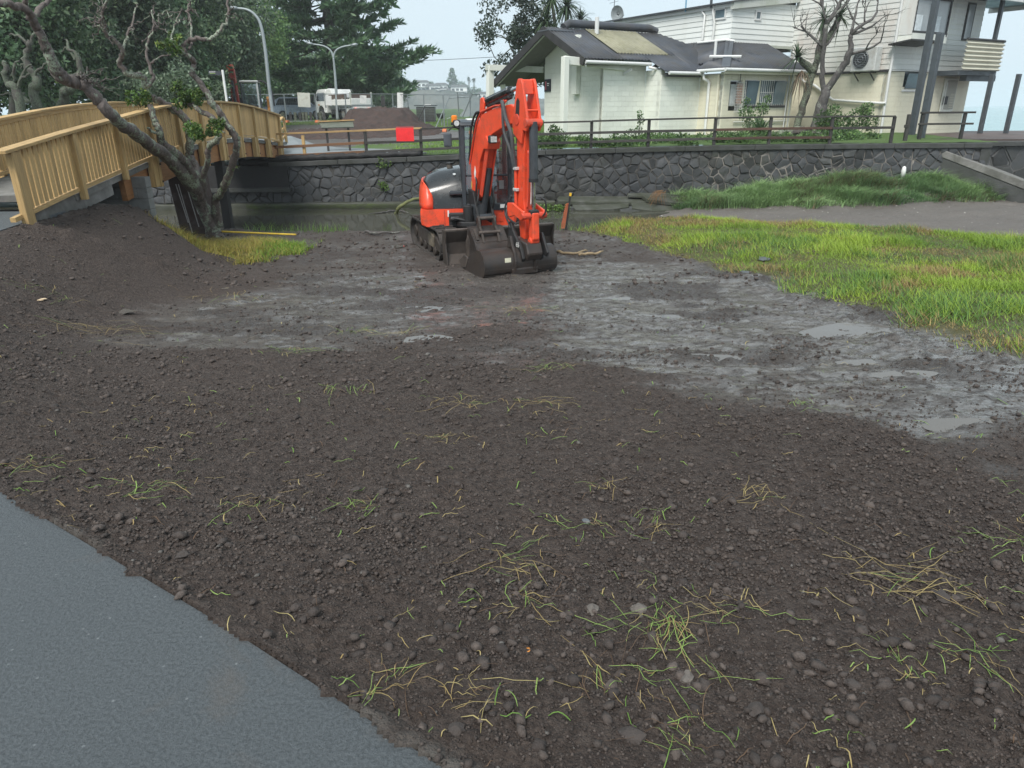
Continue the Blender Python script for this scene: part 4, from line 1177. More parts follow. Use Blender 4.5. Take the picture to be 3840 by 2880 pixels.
FACEU = Matrix((_lU, Vector((0, 0, 1)), _fU)).transposed()     # text lying on a front-facing plane
text("model_number", "84", XU(.64, -.80, 1.06), FACEU, .09, MAT['white'], cwt)
fl("label", -.83, -.78, .955, .995, 'yellow', .006, x=.672, par=cwt)
text("label_digit", "1", XU(.760, -.70, .812), FACEU, .04, MAT['matt_black'], body)
# --- cab
CY0, CY1, CX0, CX1, CZ0, CZ1 = -.14, .82, -.42, .75, .92, 2.55
def pil(a, b, w=.07, h=.07, name="pillar", m_='cab_grey'):
    return MB().beam(XU(*a), XU(*b), w, h, up=_fU).build(name, MAT[m_], ex, bevel=.012)
pil((CX1 - .08, CY0 + .02, CZ1 - .06), (CX1, CY0 + .02, CZ0), .085, .10); pil((CX1 - .08, CY1 - .04, CZ1 - .06), (CX1, CY1 - .04, CZ0), .085, .10)
pil((CX0, CY0 + .03, CZ1 - .06), (CX0, CY0 + .03, CZ0), .08, .10); pil((CX0, CY1 - .04, CZ1 - .06), (CX0, CY1 - .04, CZ0), .08, .10)
pil((.16, CY0 + .025, CZ1 - .06), (.16, CY0 + .025, CZ0), .05, .06)
roof = MB().prism([(CX0 - .04, CZ1 - .09), (CX1 - .10, CZ1 - .11), (CX1 + .02, CZ1 - .09), (CX1 - .03, CZ1 - .03), (CX1 - .2, CZ1), (CX0 + .1, CZ1 + .01), (CX0 - .05, CZ1 - .03)],
                  lambda a, b, t: XU(a, t, b), CY0 - .02, CY1 + .02).build("cab_roof", MAT['cab_grey'], ex, bevel=.02, seg=2)
MB().box(XU(.12, .34, CZ1 + .008), (.75, .70, .03), UROT).build("roof_panel", MAT['white'], roof, bevel=.01)
pil((CX1 - .01, CY0, CZ0 + .03), (CX1 - .01, CY1, CZ0 + .03), .13, .10, "sill"); pil((CX1 - .045, CY0, 1.545), (CX1 - .045, CY1, 1.545), .035, .045, "window_bar")
pil((CX0, CY0 + .03, CZ0 + .30), (CX1, CY0 + .03, CZ0 + .30), .06, .60, "side_panel"); pil((CX0, CY1 - .04, CZ0 + .10), (CX1, CY1 - .04, CZ0 + .10), .06, .25, "side_panel")
pil((CX0, CY0, CZ0 + .28), (CX0, CY1, CZ0 + .28), .06, .58, "rear_panel")
def pane(name, a, b, c, d): MB().quad(XU(*a), XU(*b), XU(*c), XU(*d)).build(name, MAT['glass'], ex, fix=False)
pane("windscreen", (CX1 - .035, CY0 + .06, 1.565), (CX1 - .035, CY1 - .08, 1.565), (CX1 - .09, CY1 - .08, CZ1 - .1), (CX1 - .09, CY0 + .06, CZ1 - .1))
pane("lower_windscreen", (CX1 - .01, CY0 + .06, CZ0 + .1), (CX1 - .01, CY1 - .08, CZ0 + .1), (CX1 - .035, CY1 - .08, 1.53), (CX1 - .035, CY0 + .06, 1.53))
pane("side_window", (CX0 + .04, CY0 + .025, CZ0 + .6), (CX1 - .04, CY0 + .025, CZ0 + .6), (CX1 - .1, CY0 + .025, CZ1 - .1), (CX0 + .04, CY0 + .025, CZ1 - .1))
pane("side_window", (CX0 + .04, CY1 - .035, CZ0 + .25), (CX1 - .04, CY1 - .035, CZ0 + .25), (CX1 - .1, CY1 - .035, CZ1 - .1), (CX0 + .04, CY1 - .035, CZ1 - .1))
pane("rear_window", (CX0, CY0 + .06, CZ0 + .58), (CX0, CY1 - .08, CZ0 + .58), (CX0, CY1 - .08, CZ1 - .1), (CX0, CY0 + .06, CZ1 - .1))
MB().box(XU(.15, .34, .95), (1.0, .85, .06), UROT).build("cab_floor", MAT['matt_black'], ex)
st = MB().box(XU(-.12, .34, 1.22), (.48, .48, .14), UROT).build("seat", MAT['seat'], ex, bevel=.05, seg=2)
MB().box(XU(-.33, .34, 1.58), (.13, .46, .66), UROT).build("seat_back", MAT['seat'], st, bevel=.05, seg=2)
MB().box(XU(-.12, .34, 1.05), (.4, .4, .22), UROT).build("seat_base", MAT['matt_black'], st)
for y in (.10, .58):
    c_ = MB().box(XU(.10, y, 1.32), (.34, .12, .10), UROT).build("console", MAT['matt_black'], ex, bevel=.02)
    MB().tube([XU(.22, y, 1.36), XU(.25, y, 1.5), XU(.28, y, 1.62)], [.014, .014, .024], 8).build("joystick", MAT['matt_black'], c_)
for y in (.24, .34, .44):
    MB().tube([XU(.52, y, .98), XU(.50, y, 1.2), XU(.46, y, 1.48)], .011, 6).build("travel_lever", MAT['lamp'], ex)
MB().box(XU(.655, .62, 1.36), (.01, .09, .16), UROT).build("sticker", MAT['white'], ex)
MB().box(XU(.69, .44, 1.10), (.02, .16, .17), UROT).build("sticker", simple("paper", (.5, .52, .5), .7), ex)
MB().box(XU(CX1 + .045, .64, .965), (.008, .13, .07), UROT).build("sticker", MAT['white'], ex)
for z in (1.62, 1.9, 2.2):
    MB().box(XU(CX1 + .0 - (z - .92) * .05 + .035, CY1 - .035, z), (.04, .05, .10), UROT).build("hinge", MAT['matt_black'], ex)
for z in (1.3, 2.25):
    MB().tube([XU(CX1 - .02, CY1 + .01, z), XU(CX1 + .02, CY1 + .09, z + .02), XU(CX1 - .02, CY1 + .10, z - .12)], .012, 6).build("grab_handle", MAT['matt_black'], ex)
# mirror, work lights, beacon
MB().tube([XU(.62, -.18, 2.40), XU(.64, -.30, 2.44), XU(.64, -.38, 2.36)], .012, 6).build("mirror_arm", MAT['matt_black'], ex)
MB().box(XU(.64, -.40, 2.20), (.05, .155, .25), UROT).build("mirror", simple("mirror_back", (.06, .072, .085), .5), ex, bevel=.03, seg=2)
wl = MB().box(XU(.64, -.22, 2.50), (.10, .14, .12), UROT).build("work_light", MAT['matt_black'], ex, bevel=.02)
MB().cyl(XU(.688, -.22, 2.50), XU(.70, -.22, 2.50), .05, 18).build("lens", MAT['lamp'], wl)
bc = MB().cyl(XU(.30, -.25, 2.46), XU(.30, -.25, 2.50), .07, 16).build("beacon", MAT['matt_black'], ex)
MB().cyl(XU(.30, -.25, 2.50), XU(.30, -.25, 2.64), .058, 16).build("beacon_lens", MAT['amber'], bc, bevel=.02)
# --- boom
bo = [(-.44, 1.14), (-.47, 1.45), (-.16, 2.15), (.00, 2.47), (.22, 2.66), (.77, 2.765), (1.34, 2.82), (1.66, 2.74), (1.76, 2.60), (1.70, 2.48), (1.46, 2.52), (.97, 2.42), (.65, 2.33), (.34, 2.15), (.08, 1.83), (-.14, 1.14), (-.28, 1.05)]
boom = MB().prism(bo, lambda a, b, t: XB(a, t, b), -.11, .11).build("boom", MAT['orange'], ex, bevel=.018, seg=2)
MB().prism([(.06, 2.6), (.24, 2.68), (.30, 2.86), (.22, 2.95), (.12, 2.93)], lambda a, b, t: XB(a, t, b), -.09, -.05).build("lug", MAT['orange'], boom, bevel=.01)
MB().prism([(.06, 2.6), (.24, 2.68), (.30, 2.86), (.22, 2.95), (.12, 2.93)], lambda a, b, t: XB(a, t, b), .05, .09).build("lug", MAT['orange'], boom, bevel=.01)
for t in (-.12, -.075):
    MB().tube([XB(-.42, t - .005, 1.30), XB(-.44, t - .005, 1.55), XB(-.14, t - .005, 2.22), XB(.02, t, 2.52), XB(.22, t, 2.70), XB(.80, t, 2.80), XB(1.0, t, 2.80), XB(1.15, t, 2.88)], .018, 8).build("steel_line", MAT['orange_dk'], boom, smooth='all')
MB().prism([(.06, 1.74), (.10, 1.62), (.05, 1.48), (.01, 1.60)], lambda a, b, t: XB(a - .19, t, b), -.114, -.111).build("warning_diamond", MAT['white'], boom)
MB().prism([(-.28, 1.38), (-.24, 1.45), (-.24, 1.32), (-.28, 1.25)], lambda a, b, t: XB(a - .05, t, b), -.114, -.111).build("caution_strip", MAT['yellow'], boom)
# boom light
lt = MB().box(XB(.66, -.11, 2.24), (.10, .16, .14), BROT).build("boom_light", MAT['matt_black'], boom, bevel=.025)
MB().box(XB(.715, -.11, 2.24), (.012, .12, .10), BROT).build("lens", MAT['lamp'], lt, bevel=.004)
# boom cylinder under guard plates
MB().cyl(XB(-.04, 0, .82), XB(.26, 0, 1.72), .055, 14).build("boom_cylinder_base", MAT['cyl'], ex)
bc2 = MB().beam(XB(.02, 0, 1.20), XB(.36, 0, 2.14), .15, .10, up=_fB).build("boom_cylinder", MAT['orange_dk'], ex, bevel=.02)
for t in (-.08, .08):
    MB().beam(XB(.05, t, 1.20), XB(.40, t, 2.16), .025, .13, up=_fB).build("guard_plate", MAT['orange_dk'], bc2, bevel=.008)
MB().prism([(.28, 2.06), (.46, 2.06), (.52, 2.20), (.42, 2.30), (.26, 2.2)], lambda a, b, t: XB(a, t, b), -.13, .13).build("cylinder_head", MAT['orange'], bc2, bevel=.012)
# --- dipper arm
ap = [(1.56, 2.48), (1.54, 1.9), (1.56, 1.25), (1.62, .85), (1.66, .64), (1.82, .62), (1.85, .8), (1.80, 1.25), (1.80, 1.9), (1.86, 2.40)]
arm = MB().prism(ap, lambda a, b, t: XB(a, t, b), -.085, .085).build("dipper_arm", MAT['orange'], ex, bevel=.018, seg=2)
ck = [(1.52, 2.36), (1.48, 2.56), (1.58, 2.86), (1.64, 3.12), (1.69, 3.20), (1.80, 3.20), (1.85, 3.12), (1.99, 2.66), (2.04, 2.50), (1.97, 2.40), (1.86, 2.42), (1.80, 2.2)]
for t in (-.115, .115):
    MB().prism(ck, lambda a, b, t2: XB(a, t + t2, b), -.022, .022).build("cheek_plate", MAT['orange'], arm, bevel=.008)
MB().prism([(1.65, 3.0), (1.68, 3.19), (1.80, 3.19), (1.84, 2.96)], lambda a, b, t: XB(a, t, b), -.092, .092).build("top_block", MAT['orange'], arm, bevel=.015)
MB().cyl(XB(1.97, -.15, 2.53), XB(1.97, .15, 2.53), .07, 16).build("pin_boss", MAT['orange_dk'], arm, bevel=.008)
MB().cyl(XB(1.66, -.15, 2.58), XB(1.66, .15, 2.58), .09, 18).build("pivot_pin", MAT['orange_dk'], arm, bevel=.008)
MB().prism([(1.60, 2.58), (1.64, 2.86), (1.70, 2.92), (1.76, 2.86), (1.74, 2.56), (1.67, 2.48)], lambda a, b, t: XB(a, t, b), -.1395, -.1385).build("cheek_opening", MAT['matt_black'], arm)
MB().cyl(XB(1.95, -.13, 2.72), XB(1.95, .13, 2.72), .02, 8).build("tie_bar", MAT['orange'], arm)
# arm cylinder on top
MB().cyl(XB(.18, 0, 2.86), XB(1.16, 0, 3.03), .078, 16).build("arm_cylinder", MAT['gloss_black'], ex, bevel=.01)
MB().cyl(XB(1.16, 0, 3.03), XB(1.62, 0, 3.10), .035, 12).build("arm_cylinder_rod", MAT['chrome'], ex)
MB().box(XB(.75, 0, 2.87), (.85, .10, .07), BROT @ Euler((0, R(-10), 0)).to_matrix()).build("cylinder_guard", MAT['matt_black'], ex, bevel=.015)
# bucket cylinder in front of the arm
MB().cyl(XB(1.98, 0, 2.55), XB(1.99, 0, 1.62), .072, 18).build("bucket_cylinder", MAT['cyl'], ex, bevel=.008)
MB().cyl(XB(1.99, 0, 1.62), XB(2.0, 0, 1.07), .034, 12).build("bucket_cylinder_rod", MAT['chrome'], ex)
MB().cyl(XB(1.99, 0, 1.60), XB(1.99, 0, 1.66), .082, 18).build("cylinder_gland", MAT['matt_black'], ex)
MB().cyl(XB(2.0, -.24, 1.05), XB(2.0, .24, 1.05), .055, 14).build("link_pin", MAT['orange_dk'], ex, bevel=.008)
for t in (-.20, .20):
    MB().prism([(1.44, 1.22), (1.62, 1.24), (1.86, 1.17), (2.02, 1.13), (2.06, 1.03), (1.96, .97), (1.7, 1.03), (1.50, .98), (1.42, 1.05)], lambda a, b, t2: XB(a, t + t2, b), -.022, .022).build("bell_crank", MAT['orange'], ex, bevel=.01)
MB().prism([(1.93, 1.10), (2.08, 1.10), (2.10, .66), (2.02, .58), (1.93, .60)], lambda a, b, t: XB(a, t, b), -.065, .065).build("bucket_link", MAT['orange'], ex, bevel=.015)
MB().cyl(XB(2.0, -.085, .62), XB(2.0, .085, .62), .065, 14).build("link_boss", MAT['orange'], ex, bevel=.01)
MB().box(XB(2.0, 0, 1.08), (.12, .16, .14), BROT).build("rod_end", MAT['matt_black'], ex, bevel=.02)
# hoses
def hose(pts, r, m_='hose', nm="hose"): MB().tube(smooth_pts(pts), r, 8).build(nm, MAT[m_], ex, smooth='all')
def smooth_pts(pts, sub=6):
    P_ = [Vector(p) for p in pts]; out = []
    for i in range(len(P_) - 1):
        p0, p1, p2, p3 = P_[max(i - 1, 0)], P_[i], P_[i + 1], P_[min(i + 2, len(P_) - 1)]
        for k in range(sub):
            t = k / sub
            out.append(0.5 * ((2 * p1) + (p2 - p0) * t + (2 * p0 - 5 * p1 + 4 * p2 - p3) * t * t + (3 * p1 - p0 - 3 * p2 + p3) * t ** 3))
    return out + [P_[-1]]
hose([XB(1.12, -.14, 2.84), XB(1.30, -.22, 2.84), XB(1.42, -.22, 2.60), XB(1.58, -.20, 2.35), XB(1.58, -.17, 2.05), XB(1.57, -.12, 1.80)], .034, 'hose_gr')
hose([XB(1.12, -.12, 2.80), XB(1.26, -.20, 2.76), XB(1.30, -.20, 2.4), XB(1.46, -.17, 2.1), XB(1.54, -.13, 1.80)], .026, 'hose_gr')
MB().tube([XB(1.56, -.11, 1.80), XB(1.56, -.11, 1.0)], .03, 8).build("steel_line", MAT['orange'], arm)
MB().box(XB(1.58, -.115, 1.80), (.10, .08, .05), BROT).build("clamp", MAT['lamp'], arm, bevel=.006); MB().box(XB(1.58, -.12, 1.45), (.14, .06, .05), BROT).build("clamp", MAT['lamp'], arm, bevel=.006)
hose([XB(1.45, -.14, 1.35), XB(1.42, -.22, 1.10), XB(1.55, -.26, .98), XB(1.8, -.23, .9)], .016); hose([XB(1.46, -.12, 1.33), XB(1.36, -.20, 1.2), XB(1.36, -.22, 1.02), XB(1.6, -.24, .8)], .016)
hose([XB(1.86, .05, 1.75), XB(1.88, .05, 1.45), XB(1.86, .10, 1.2), XB(1.9, .10, .8)], .014); hose([XB(2.04, .10, 1.36), XB(2.10, .17, 1.28), XB(2.08, .18, 1.1), XB(2.02, .13, 1.02)], .016)
hose([XB(1.84, -.02, 2.1), XB(1.86, -.03, 1.6), XB(1.84, -.04, 1.15)], .016, 'orange_dk'); hose([XB(1.84, .03, 2.1), XB(1.86, .03, 1.6), XB(1.84, .03, 1.2)], .014, 'lamp')
hose([XB(-.44, -.06, 1.30), XB(-.52, -.08, 1.05), XB(-.40, -.10, .85), XB(-.2, -.12, .75)], .022); hose([XB(-.05, -.08, 1.30), XB(.02, -.14, 1.1), XB(-.06, -.16, .86), XB(-.2, -.1, .74)], .02)
hose([XB(-.12, -.10, 1.52), XB(.05, -.17, 1.44), XB(.0, -.16, 1.2), XB(-.05, -.1, .95)], .018); hose([XB(.02, .14, 1.4), XB(.10, .17, 1.1), XB(-.06, .16, .82)], .022)
hose([XB(.10, -.08, 2.70), XB(-.04, -.12, 2.66), XB(-.20, -.14, 2.40), XB(-.30, -.13, 2.0), XB(-.40, -.13, 1.7)], .022); hose([XB(.08, 0, 2.74), XB(-.08, -.04, 2.66), XB(-.24, -.06, 2.35), XB(-.42, -.05, 1.7)], .022)
MB().box(XB(-.10, -.08, .92), (.22, .22, .24), BROT).build("valve_block", MAT['cyl'], ex, bevel=.02)
MB().cyl(XB(.02, -.2, .80), XB(.02, .2, .80), .05, 12).build("foot_pin", MAT['cyl'], ex)
# --- quick coupler and ditching bucket
for t in (-.21, .15):
    MB().prism([(1.50, .90), (1.60, .93), (1.68, .78), (1.98, .50), (2.06, .34), (1.98, .26), (1.80, .26), (1.58, .42), (1.50, .62)], lambda a, b, t2: XB(a, t + t2, b), -.03, .03).build("coupler_plate", MAT['matt_black'], ex, bevel=.012)
MB().prism([(1.62, .66), (2.06, .60), (2.14, .42), (2.06, .30), (1.70, .34)], lambda a, b, t: XB(a, t, b), -.18, .12).build("coupler_body", MAT['bucket'], ex, bevel=.02)
for t in (.17,):
    MB().prism([(1.90, .74), (2.00, .76), (2.22, .44), (2.16, .36), (1.98, .40)], lambda a, b, t2: XB(a, t + t2, b), -.02, .02).build("coupler_arm", MAT['matt_black'], ex, bevel=.008)
text("coupler_digits", "65", XB(1.86, -.2425, .55), Matrix((_fB, Vector((0, 0, 1)), -_lB)).transposed(), .12, MAT['white'], ex)
def bucket(parent, F, t0, t1, shell, side, ears, mat='bucket', th=.018, ear_shape=None, name="bucket", eart=.022):
    n = len(shell); inn = []
    for i, (a, b) in enumerate(shell):
        p, q = Vector(shell[max(i - 1, 0)]), Vector(shell[min(i + 1, n - 1)])
        d = (q - p).normalized(); inn.append((a + d.y * th, b - d.x * th))
    pr = list(shell) + inn[::-1]
    bk = MB()
    m_ = len(pr); vs = [F(a, t0, b) for a, b in pr] + [F(a, t1, b) for a, b in pr]; fs = []
    for i in range(m_):
        j = (i + 1) % m_; fs.append((i, j, j + m_, i + m_))
    for i in range(n - 1):
        fs.append((i, i + 1, m_ - 2 - i, m_ - 1 - i)); fs.append((i + m_, m_ - 1 - i + m_, m_ - 2 - i + m_, i + 1 + m_))
    bk.add(vs, fs)
    o = bk.build(name, MAT[mat], parent, smooth=28)
    for t in (t0, t1):
        MB().prism(side, lambda a, b, t2: F(a, t + t2, b), -.012, .012).build("side_plate", MAT[mat], o if parent else None, bevel=.004)
    return o
shell = [(1.70, .50), (1.78, .51), (1.87, .485), (1.95, .42), (2.0, .32), (2.01, .22), (1.98, .12), (1.91, .055), (1.78, .025), (1.30, .035), (1.06, .12)]
side = shell + [(1.02, .19), (1.20, .27), (1.50, .41)]
bk = bucket(ex, XB, -.93, .47, shell, side, None)
MB().beam(XB(1.04, -.94, .16), XB(1.04, .48, .16), .03, .10, up=_fB).build("cutting_edge", MAT['bucket_edge'], bk, bevel=.006)
for t in (-.94, .48): MB().prism([(.93, .20), (1.04, .09), (1.22, .12), (1.34, .30), (1.16, .33)], lambda a, b, t2: XB(a, t + t2, b), -.014, .014).build("side_cutter", MAT['bucket_edge'], bk, bevel=.004)
MB().beam(XB(1.995, -.93, .195), XB(1.995, .47, .195), .012, .014, up=_fB).build("weld_seam", MAT['bucket_edge'], bk)
MB().beam(XB(1.935, -.93, .085), XB(1.935, .47, .085), .014, .02, up=_fB).build("wear_strip", MAT['bucket_edge'], bk)
for t in (-.36, .02):
    MB().prism([(1.72, .49), (1.78, .70), (1.85, .72), (1.91, .58), (2.0, .46), (2.04, .30), (2.02, .12), (1.96, .14), (1.97, .36), (1.88, .52)], lambda a, b, t2: XB(a, t + t2, b), -.022, .022).build("ear", MAT['bucket'], bk, bevel=.008)
MB().box(XB(2.002, -.50, .335), (.006, .115, .075), BROT @ Euler((0, R(-5), 0)).to_matrix()).build("maker_plate", simple("cream_plate", (.62, .60, .46), .5), bk)
MB().prism([(2.01, .07), (2.01, .16), (1.99, .19), (1.97, .16), (1.97, .06)], lambda a, b, t: XB(a, t, b), -.42, .08).build("wear_pad", MAT['bucket'], bk, bevel=.006)

# --- spare trenching bucket standing against the blade
spb = thing("spare_bucket", "muddy narrow digging bucket standing between the blade and the wide bucket", "bucket", XT(2.0, -.2, 0))
shell2 = [(1.74, .74), (1.86, .735), (2.16, .52), (2.26, .40), (2.29, .26), (2.24, .12), (2.10, .04), (1.86, .02), (1.66, .08)]
side2 = shell2 + [(1.62, .2), (1.66, .5)]
b2 = bucket(spb, XT, -.56, .06, shell2, side2, None, name="shell")
MB().beam(XT(2.165, -.56, .515), XT(2.165, .06, .515), .012, .016, up=_fT).build("weld_seam", MAT['bucket_edge'], spb)
for t in (-.40, -.10):
    MB().prism([(1.84, .74), (1.80, .88), (1.87, .94), (1.95, .86), (1.98, .76), (2.06, .70), (2.12, .62), (2.20, .50), (2.14, .52), (1.98, .64)], lambda a, b, t2: XT(a, t + t2, b), -.02, .02).build("ear", MAT['mud_steel'], spb, bevel=.006)
for a, b in ((1.86, .89), (2.07, .665)): MB().cyl(XT(a, -.46 if b < .8 else -.42, b), XT(a, -.06, b), .032, 12).build("pin", MAT['bucket_edge'], spb)
for t in (-.50,): MB().beam(XT(1.92, t, .72), XT(2.14, t, .55), .05, .02).build("rib", MAT['mud_steel'], spb)
for t in (-.56, .06): MB().prism([(1.58, .1), (1.66, .04), (1.78, .06), (1.86, .5), (1.74, .6), (1.62, .45)], lambda a, b, t2: XT(a, t + t2, b), -.016, .016).build("side_cutter", MAT['bucket_edge'], spb, bevel=.004)
# ================================================================ house beyond the wall
HA = R(31); HE = Vector((math.cos(HA), math.sin(HA), 0)); HN = Vector((math.sin(HA), -math.cos(HA), 0))
HC1 = Vector((3.84, 31.5, 0))
def HP(u, w, z): return HC1 + HE * u + HN * w + Vector((0, 0, z))
def onu(px, py, u):
    r = ray(px, py); t = (HC1.dot(HE) + u - CAM.dot(HE)) / r.dot(HE); p = CAM + r * t - HC1
    return p.dot(HE), p.dot(HN), p.z
def onw(px, py, w):
    r = ray(px, py); t = (HC1.dot(HN) + w - CAM.dot(HN)) / r.dot(HN); p = CAM + r * t - HC1
    return p.dot(HE), p.dot(HN), p.z
HROT = Matrix((HE, HN, Vector((0, 0, 1)))).transposed()
def paint_mat(name, col, stain, amt, scale=(1.2, 1.2, .35), rough=.7, green=None, tone=None):
    ma, nt, n, b = new_mat(name)
    v = worldpos(nt, scale); v2 = worldpos(nt)
    n1 = noise(nt, 1.0, 6, .7, v, .3); n2 = noise(nt, .6, 3, .5, v2)
    c = mixrgb(nt, n2.outputs[0], tuple(k * .86 for k in col), col)
    c = mixrgb(nt, ramp(nt, n1.outputs[0], [(.60 - amt * .25, 0.0), (.78 - amt * .15, amt)]), c, stain)
    if green is not None:
        n3 = noise(nt, .9, 5, .6, v); c = mixrgb(nt, ramp(nt, n3.outputs[0], [(.5, 0.0), (.72, .45)]), c, green)
    if tone: c = mul_tone(nt, c, rnd_tone(nt, *tone))
    nt.links.new(c, b.inputs["Base Color"]); b.inputs["Roughness"].default_value = rough
    n4 = noise(nt, 70, 3, .6, v2); bump(nt, b, n4.outputs[0], .15, .004)
    return ma
MAT['cream'] = paint_mat("cream_blockwork", (.78, .80, .73), (.56, .54, .45), .3, tone=(.95, 1.04))
MAT['cream2'] = paint_mat("tan_blockwork", (.74, .705, .56), (.50, .45, .33), .42, tone=(.95, 1.04))
MAT['board'] = paint_mat("pale_weatherboard", (.76, .785, .76), (.50, .49, .43), .45, tone=(.94, 1.05))
MAT['board_rust'] = paint_mat("stained_weatherboard", (.64, .65, .62), (.40, .29, .23), .6, (.5, .5, .22), green=(.34, .36, .27), tone=(.94, 1.05))
MAT['trim'] = paint_mat("white_trim", (.66, .67, .66), (.40, .42, .36), .4)
MAT['fascia'] = paint_mat("mossy_fascia", (.50, .52, .48), (.28, .32, .22), .7)
MAT['roof'] = simple("dark_roof_steel", (.060, .066, .080), .45, .1, .3, 1.3, 0, 30, (.075, .068, .058), .4, 1.2)
MAT['roof_clear'] = simple("mossy_fibreglass", (.30, .285, .205), .7, 0, .25, 1.5, 0, 30, (.17, .165, .10), .5, 3)
MAT['soffit'] = simple("soffit_boards", (.13, .125, .125), .7)
MAT['darkwood'] = simple("dark_stained_timber", (.034, .033, .034), .6, 0, .3, 4)
MAT['post_grey'] = simple("blue_grey_post", (.060, .072, .082), .5, 0, .25, 2, 0, 30, (.035, .036, .038), .3, 2)
MAT['win'] = simple("window_glass", (.10, .145, .17), .06, 0, .3, .8, spec=.7)
MAT['win_frame'] = simple("aluminium_frame", (.20, .22, .23), .4, .5, .15)
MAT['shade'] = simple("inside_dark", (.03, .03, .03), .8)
MAT['pipe_w'] = simple("white_pvc", (.68, .69, .67), .4, 0, .06)
GZ0 = 0.30
house = thing("house", "pale block and weatherboard house with dark corrugated roofs beyond the wall", "house", HP(5, 0, GZ0))
# ---- block walls
BLK = {}
def blk_mesh(L, mat):
    key = (round(L, 3), mat)
    if key not in BLK:
        o = MB().box((0, 0, 0), (L - .005, .06, .195)).mesh("block")
        bm = bmesh.new(); bm.from_mesh(o); bmesh.ops.recalc_face_normals(bm, faces=bm.faces); bm.to_mesh(o); bm.free()
        o.materials.append(MAT[mat]); BLK[key] = o
    return BLK[key]
def block_wall(axis, c, a0, a1, z0, z1, mat, openings=(), single=True, out=1, step=.4):
    """axis 'w': wall in plane w=c running along u; axis 'u': plane u=c running along w. out = outward sign"""
    def pt(a, o, z): return HP(a, c + o * out, z) if axis == 'w' else HP(c - o * out, a, z)
    cells = [a0] + sorted({v for op in openings for v in op[:2]}) + [a1]
    rows = [z0] + sorted({v for op in openings for v in op[2:4]}) + [z1]
    mb = MB()
    for i in range(len(cells) - 1):
        for j in range(len(rows) - 1):
            ca, cz = (cells[i] + cells[i + 1]) / 2, (rows[j] + rows[j + 1]) / 2
            if any(o[0] < ca < o[1] and o[2] < cz < o[3] for o in openings): continue
            A, B = cells[i], cells[i + 1]; Z0, Z1 = rows[j], rows[j + 1]
            vs = [pt(A, -.05, Z0), pt(B, -.05, Z0), pt(B, -.05, Z1), pt(A, -.05, Z1), pt(A, -.22, Z0), pt(B, -.22, Z0), pt(B, -.22, Z1), pt(A, -.22, Z1)]
            mb.add(vs, [(0, 1, 2, 3), (4, 7, 6, 5), (0, 4, 5, 1), (1, 5, 6, 2), (2, 6, 7, 3), (3, 7, 4, 0)])
    mb.build("wall_core", MAT['cream_joint'], house)
    big = MB(); r = 0; z = z0
    M = HROT if axis == 'w' else HROT @ Euler((0, 0, R(90))).to_matrix()
    while z < z1 - .06:
        h = min(.2, z1 - z); a = a0 - (step / 2 if r % 2 else 0)
        while a < a1 - .02:
            s0, s1 = max(a, a0), min(a + step, a1); a += step
            if s1 - s0 < .03: continue
            segs = [(s0, s1)]
            for o in openings:
                if o[2] < z + h * .5 < o[3]:
                    ns = []
                    for q0, q1 in segs:
                        if q1 <= o[0] or q0 >= o[1]: ns.append((q0, q1)); continue
                        if q0 < o[0]: ns.append((q0, o[0]))
                        if q1 > o[1]: ns.append((o[1], q1))
                    segs = ns
            for q0, q1 in segs:
                if q1 - q0 < .03: continue
                p = pt((q0 + q1) / 2, -.03, z + h / 2)
                if single and h > .19:
                    o2 = bpy.data.objects.new("block", blk_mesh(q1 - q0, mat)); COL.objects.link(o2)
                    o2.parent = house; o2.matrix_parent_inverse = world_of(house).inverted()
                    mw = M.to_4x4(); mw.translation = p; o2.matrix_basis = mw
                else:
                    big.box(p, (q1 - q0 - .005, .06, h - .005), M)
        z += .2; r += 1
    if big.v:
        o3 = big.build("blockwork", MAT[mat], house); o3["kind"] = "stuff"
MAT['cream_joint'] = simple("block_joint_paint", (.68, .68, .59), .8, 0, .1)
block_wall('u', 0.0, -4.35, -.06, GZ0, 3.5, 'cream', single=False, out=1)
block_wall('w', 0.0, 0.0, 2.24, GZ0, 3.3, 'cream')
block_wall('u', 2.24, 0.0, .93, GZ0, 3.1, 'cream')
block_wall('w', .99, 2.24, 4.42, GZ0, 2.9, 'cream')
block_wall('u', 4.42, .99, 2.31, GZ0, 2.95, 'cream2', single=False)
WOPS = [(5.66, 6.44, 1.70, 2.74), (6.62, 8.22, 1.70, 2.74), (4.78, 5.48, 1.45, 2.66)]
block_wall('w', 2.37, 4.42, 8.6, GZ0, 3.0, 'cream2', WOPS, single=False)
block_wall('u', 8.6, .0, 2.36, GZ0, 3.0, 'cream2', single=False, out=-1)
block_wall('w', .4, 8.7, 11.02, GZ0, 3.0, 'cream2', single=False)
block_wall('u', 11.02, .2, 5.25, GZ0 + .1, 3.0, 'cream2', single=False)
DOP = [(12.15, 13.62, 2.30, 3.0)]
block_wall('w', 5.31, 11.02, 17.35, GZ0 + .1, 3.0, 'cream2', DOP, single=False)
block_wall('u', 17.35, 1.0, 5.25, GZ0 + .1, 3.0, 'cream2', single=False, out=-1)
# gable infill under the main roof
MB().prism([(-4.35, 3.5), (-.06, 3.5), (-.06, 3.58), (-2.5, 4.66), (-4.35, 3.84)], lambda a, b, t: HP(t, a, b), .03, .2).build("gable_panel", MAT['cream'], house)
MB().box(HP(-.12, -1.75, 3.35), (.22, .34, 2.3), HROT).build("buttress", MAT['cream'], house, bevel=.01)
